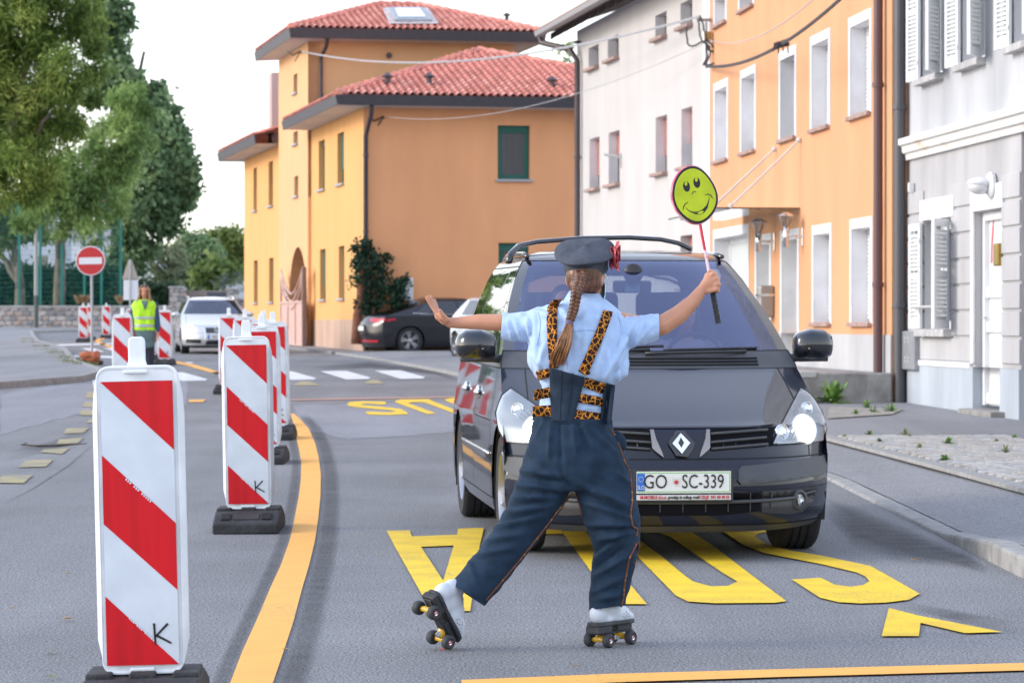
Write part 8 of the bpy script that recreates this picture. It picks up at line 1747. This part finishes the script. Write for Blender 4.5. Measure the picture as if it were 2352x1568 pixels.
for a, b, r, m, nm in ((-.02, .25, .0062, Mrw, 'stick'), (.25, .45, .0062, Mws, 'stick'), (.45, .62, .0062, M_PLW, 'stick'), (.60, 1.0, .0105, mat('grip_tape', (.018, .022, .022), .55, bump=.6, bscale=60), 'grip')):
    mb = MB(); mb.tube([rodp(a), rodp(b)], [r, r * (1.12 if nm == 'grip' else 1)], 12)
    if nm == 'grip':
        for k in range(12): q = rodp(lerp(a, b, (k + .5) / 12)); mb.tube([q + dirr * .004, q - dirr * .004], .0122, 12)
    mb.build(nm, m, pd, auto=40)

# ---------------------------------------------------------------- woman in the high visibility vest
WD = 56.0; ws_ = F / WD
def wv(u, v, dd=0.0): return P(u, v, WD + dd)
WLc = Vector((wv(332, 700).x, WD, 0)); wo_ = thing('person', 'woman with long fair hair in a yellow high visibility vest, standing by the marker panels', 'person', WLc)
mb = MB(); wc = wv(331.5, 669); WM = make_head(mb, wc, R(4), 0, .98); limb(mb, [wv(332, 682), wv(332, 692), wv(332, 700)], [.050, .052, .07])
for u, v, r in ((332, 712, (.17, .09, .10)), (332, 740, (.15, .10, .14)), (332, 770, (.16, .11, .10)), (332, 790, (.165, .12, .10))): mb.ball(wv(u, v), r)
for pts in ([(309, 702), (304, 726), (303, 748), (304, 762)], [(355, 702), (360, 726), (362, 748), (363, 764)]):
    limb(mb, [wv(u, v, -.02 * i) for i, (u, v) in enumerate(pts)], [.055, .044, .036, .026]); e = pts[-1]
    mb.ball(wv(e[0], e[1] + 6, -.07), (.022, .034, .045))
    for k in range(4): limb(mb, [wv(e[0], e[1] + 9, -.10 + .02 * k), wv(e[0] + 1, e[1] + 15 - abs(k - 1.5), -.11 + .02 * k), wv(e[0] + 1.5, e[1] + 20 - abs(k - 1.5) * 1.5, -.09 + .02 * k)], [.010, .0095, .008], 8)
    limb(mb, [wv(e[0], e[1] + 4, -.11), wv(e[0] - .5, e[1] + 12, -.13)], [.012, .009], 8)
limb(mb, [wv(322, 790), wv(320, 830), wv(320, 862)], [.085, .06, .04]); limb(mb, [wv(343, 790), wv(345, 830), wv(345, 862)], [.085, .06, .04])
for u in (320, 345): mb.ball(wv(u, 866, -.06), (.045, .12, .04))
wb_ = skin_obj(mb, .0085, 2, 'body', M_SKIN, wo_, WLc); face_bits(WM, wb_, WLc, .98)
M_VEST = mat('hi_vis_vest', (.42, .80, .012), .6, var=.06, vscale=8, bump=.15, bscale=30, emit=None); M_TAPE = mat('reflective_tape', (.42, .44, .45), .35)
mb = MB(); rows = [(688, 316, 348, .075), (694, 304, 360, .10), (702, 300.5, 363, .125), (716, 303, 361, .135), (735, 306.5, 358, .14), (750, 306.5, 358, .145), (759, 306, 359.5, .15)]
def wloft(rows, n=26):
    rr = []
    for v, a, b, dr in rows: c = wv((a + b) / 2, v); rr.append([c + Vector(((b - a) / 2 / ws_ * math.copysign(abs(math.cos(t_)) ** .85, math.cos(t_)), dr * math.copysign(abs(math.sin(t_)) ** .85, math.sin(t_)), 0)) for t_ in np.linspace(0, 2 * math.pi, n, endpoint=False)])
    return rr
mb.loft(wloft(rows)); vest = skin_obj(mb, .014, 2, 'vest', M_VEST, wo_, WLc, folds([((318, 700), (322, 750), .012, 3), ((345, 705), (342, 755), .012, 3), ((310, 740), (355, 745), .010, 2), ((333, 720), (334, 758), -.012, 1.5)], .010, 9)); bw = bvh(vest)
def wrib(name, L_, R_, m, par, off=.012, n=8, cols=8):
    L2 = [(lerp(L_[0][0], L_[1][0], k / n), lerp(L_[0][1], L_[1][1], k / n)) for k in range(n + 1)]; R2 = [(lerp(R_[0][0], R_[1][0], k / n), lerp(R_[0][1], R_[1][1], k / n)) for k in range(n + 1)]
    mb = MB(); c1 = cols + 1; mb.v = [tuple(hitpt(bw, lerp(a[0], c[0], q / cols), lerp(a[1], c[1], q / cols), off, WD - .1)) for a, c in zip(L2, R2) for q in range(c1)]; mb.f = [(i * c1 + q, i * c1 + q + 1, (i + 1) * c1 + q + 1, (i + 1) * c1 + q) for i in range(n) for q in range(cols)]; o = mb.build(name, m, par, smooth=True, shift=WLc, fix=False); s2 = o.modifiers.new('t', 'SOLIDIFY'); s2.thickness = .008; return o
wrib('reflective_strip', [(308, 727), (357, 727)], [(308, 732.5), (357, 732.5)], M_TAPE, vest); wrib('reflective_strip', [(308, 745), (357, 745)], [(308, 751), (357, 751)], M_TAPE, vest)
M_TOP = mat('grey_green_top', (.10, .15, .155), .9, var=.15, vscale=9)
wrib('neckline', [(324, 690), (332.8, 712)], [(341, 690), (333.8, 712)], M_TOP, vest, .010)
mb = MB(); mb.loft(wloft([(752, 309, 356, .13), (765, 308, 358, .145), (785, 310, 357, .15), (798, 313, 354, .14)])); skin_obj(mb, .02, 2, 'tunic', M_TOP, wo_, WLc, folds([], .014, 8))
M_SLV = mat('dark_blue_sleeve', (.035, .07, .13), .9, var=.15, vscale=9)
for pts in ([(309, 700), (304, 726), (303, 748), (304, 758)], [(355, 700), (360, 726), (362, 748), (363, 758)]): mb = MB(); limb(mb, [wv(u, v, -.02 * i) for i, (u, v) in enumerate(pts)], [.066, .056, .050, .040]); skin_obj(mb, .014, 2, 'sleeve', M_SLV, wo_, WLc, folds([], .01, 12))
M_LEG = mat('dark_leggings', (.02, .024, .036), .9); mb = MB(); limb(mb, [wv(322, 785), wv(320, 830), wv(320, 860)], [.10, .072, .05]); limb(mb, [wv(343, 785), wv(345, 830), wv(345, 860)], [.10, .072, .05]); skin_obj(mb, .016, 2, 'leggings', M_LEG, wo_, WLc)
mb = MB()
for u in (320, 345): mb.ball(wv(u, 865.5, -.06), (.055, .135, .05))
skin_obj(mb, .014, 1, 'shoes', M_INK, wo_, WLc)
M_FAIR = mat('fair_hair', (.20, .105, .06), .5, col2=(.42, .25, .13), vscale=8, stretch=(9, 9, .6)); mb = MB(); mb.ball(wc + Vector((0, .028, .03)), (.088, .092, .095)); rg = random.Random(5)
for k in range(46):
    sx = -1 if k % 2 else 1; x0 = sx * rg.uniform(.02, .075); mb.tube([wc + Vector((x0 * .5, -.05 + rg.uniform(-.02, .03), .105)), wc + Vector((sx * rg.uniform(.070, .086), -.035 + rg.uniform(-.02, .06), .04)), wc + Vector((sx * rg.uniform(.075, .10), -.02 + rg.uniform(-.03, .06), -.08)), wc + Vector((sx * rg.uniform(.06, .17), -.06 + rg.uniform(-.03, .05), -.20 - rg.uniform(0, .10)))], [.012, .016, .016, .006], 6)
mb.build('hair', M_FAIR, wo_, smooth=True, shift=WLc)
mb = MB()
for sx in (-1, 1): mb.ball(wc + Vector((sx * .032, -.062, .095)), (.030, .012, .022))
mb.build('sunglasses', M_GLOSSB, wo_, smooth=True, shift=WLc)

# ---------------------------------------------------------------- two people behind the windscreen
def occupant(label, lx, hair_m, cloth, ly=2.36, hz=1.37, wheelhands=False, long=False):
    M0 = MM @ Matrix.Translation((lx, ly, 0)); base = M0.translation.copy(); base.z = .5; o = thing('person', label, 'person', tuple(base)); T_ = lambda p: M0 @ Vector(p); mb = MB(); hc = T_((0, 0, hz)); HMx = make_head(mb, hc, MRZ, 0, 1.0)
    limb(mb, [T_((0, .03, hz - .09)), T_((0, .05, hz - .17))], [.05, .055]); mb.ball(T_((0, .06, hz - .35)), (.19, .11, .20)); mb.ball(T_((0, .04, hz - .60)), (.17, .12, .18)); hs = []
    for sx in (-1, 1):
        end = (sx * .15, -.36, hz - .36) if wheelhands else (sx * .12, -.22, hz - .68); limb(mb, [T_((sx * .18, .05, hz - .23)), T_((sx * .24, -.06, hz - .46)), T_(end)], [.055, .045, .03]); e = Vector(end)
        mb.ball(T_(end), .036)
        for k in range(4): limb(mb, [T_(e + Vector((sx * .02 * 0, -.02, .03 - .02 * k))), T_(e + Vector((-sx * .02, -.06, .03 - .02 * k))), T_(e + Vector((-sx * .045, -.045, .03 - .02 * k)))], [.011, .010, .009], 8)
        limb(mb, [T_(e + Vector((0, -.01, .03))), T_(e + Vector((-sx * .03, -.03, .06)))], [.012, .010], 8)
    for sx in (-1, 1): limb(mb, [T_((sx * .10, -.02, hz - .70)), T_((sx * .13, -.40, hz - .66)), T_((sx * .13, -.62, hz - 1.02))], [.085, .07, .05])
    b = skin_obj(mb, .011, 2, 'body', M_SKIN, o, base); face_bits(HMx, b, base)
    mb = MB(); mb.ball(T_((0, .06, hz - .36)), (.205, .125, .21)); mb.ball(T_((0, .05, hz - .60)), (.185, .135, .19))
    for sx in (-1, 1): limb(mb, [T_((sx * .17, .05, hz - .24)), T_((sx * .235, -.05, hz - .43))], [.07, .06])
    skin_obj(mb, .014, 2, 'top', cloth, o, base, folds([], .008, 12)); mb = MB(); mb.ball(hc + Vector((0, .022, .032)), (.084, .098, .092))
    if long: mb.ball(T_((-.07, .03, hz - .06)), (.03, .05, .13)); mb.ball(T_((.07, .03, hz - .06)), (.03, .05, .13))
    skin_obj(mb, .012, 2, 'hair', hair_m, o, base); return o
occupant('front passenger with short dark hair behind the windscreen of the grey people carrier', -.38, mat('dark_hair', (.02, .016, .015), .6), mat('dark_top', (.05, .05, .07), .9), hz=1.40)
occupant('driver with long dark hair behind the steering wheel of the grey people carrier', .38, mat('dark_hair', (.02, .016, .015), .6), mat('mauve_top', (.30, .24, .30), .9), hz=1.36, wheelhands=True, long=True)
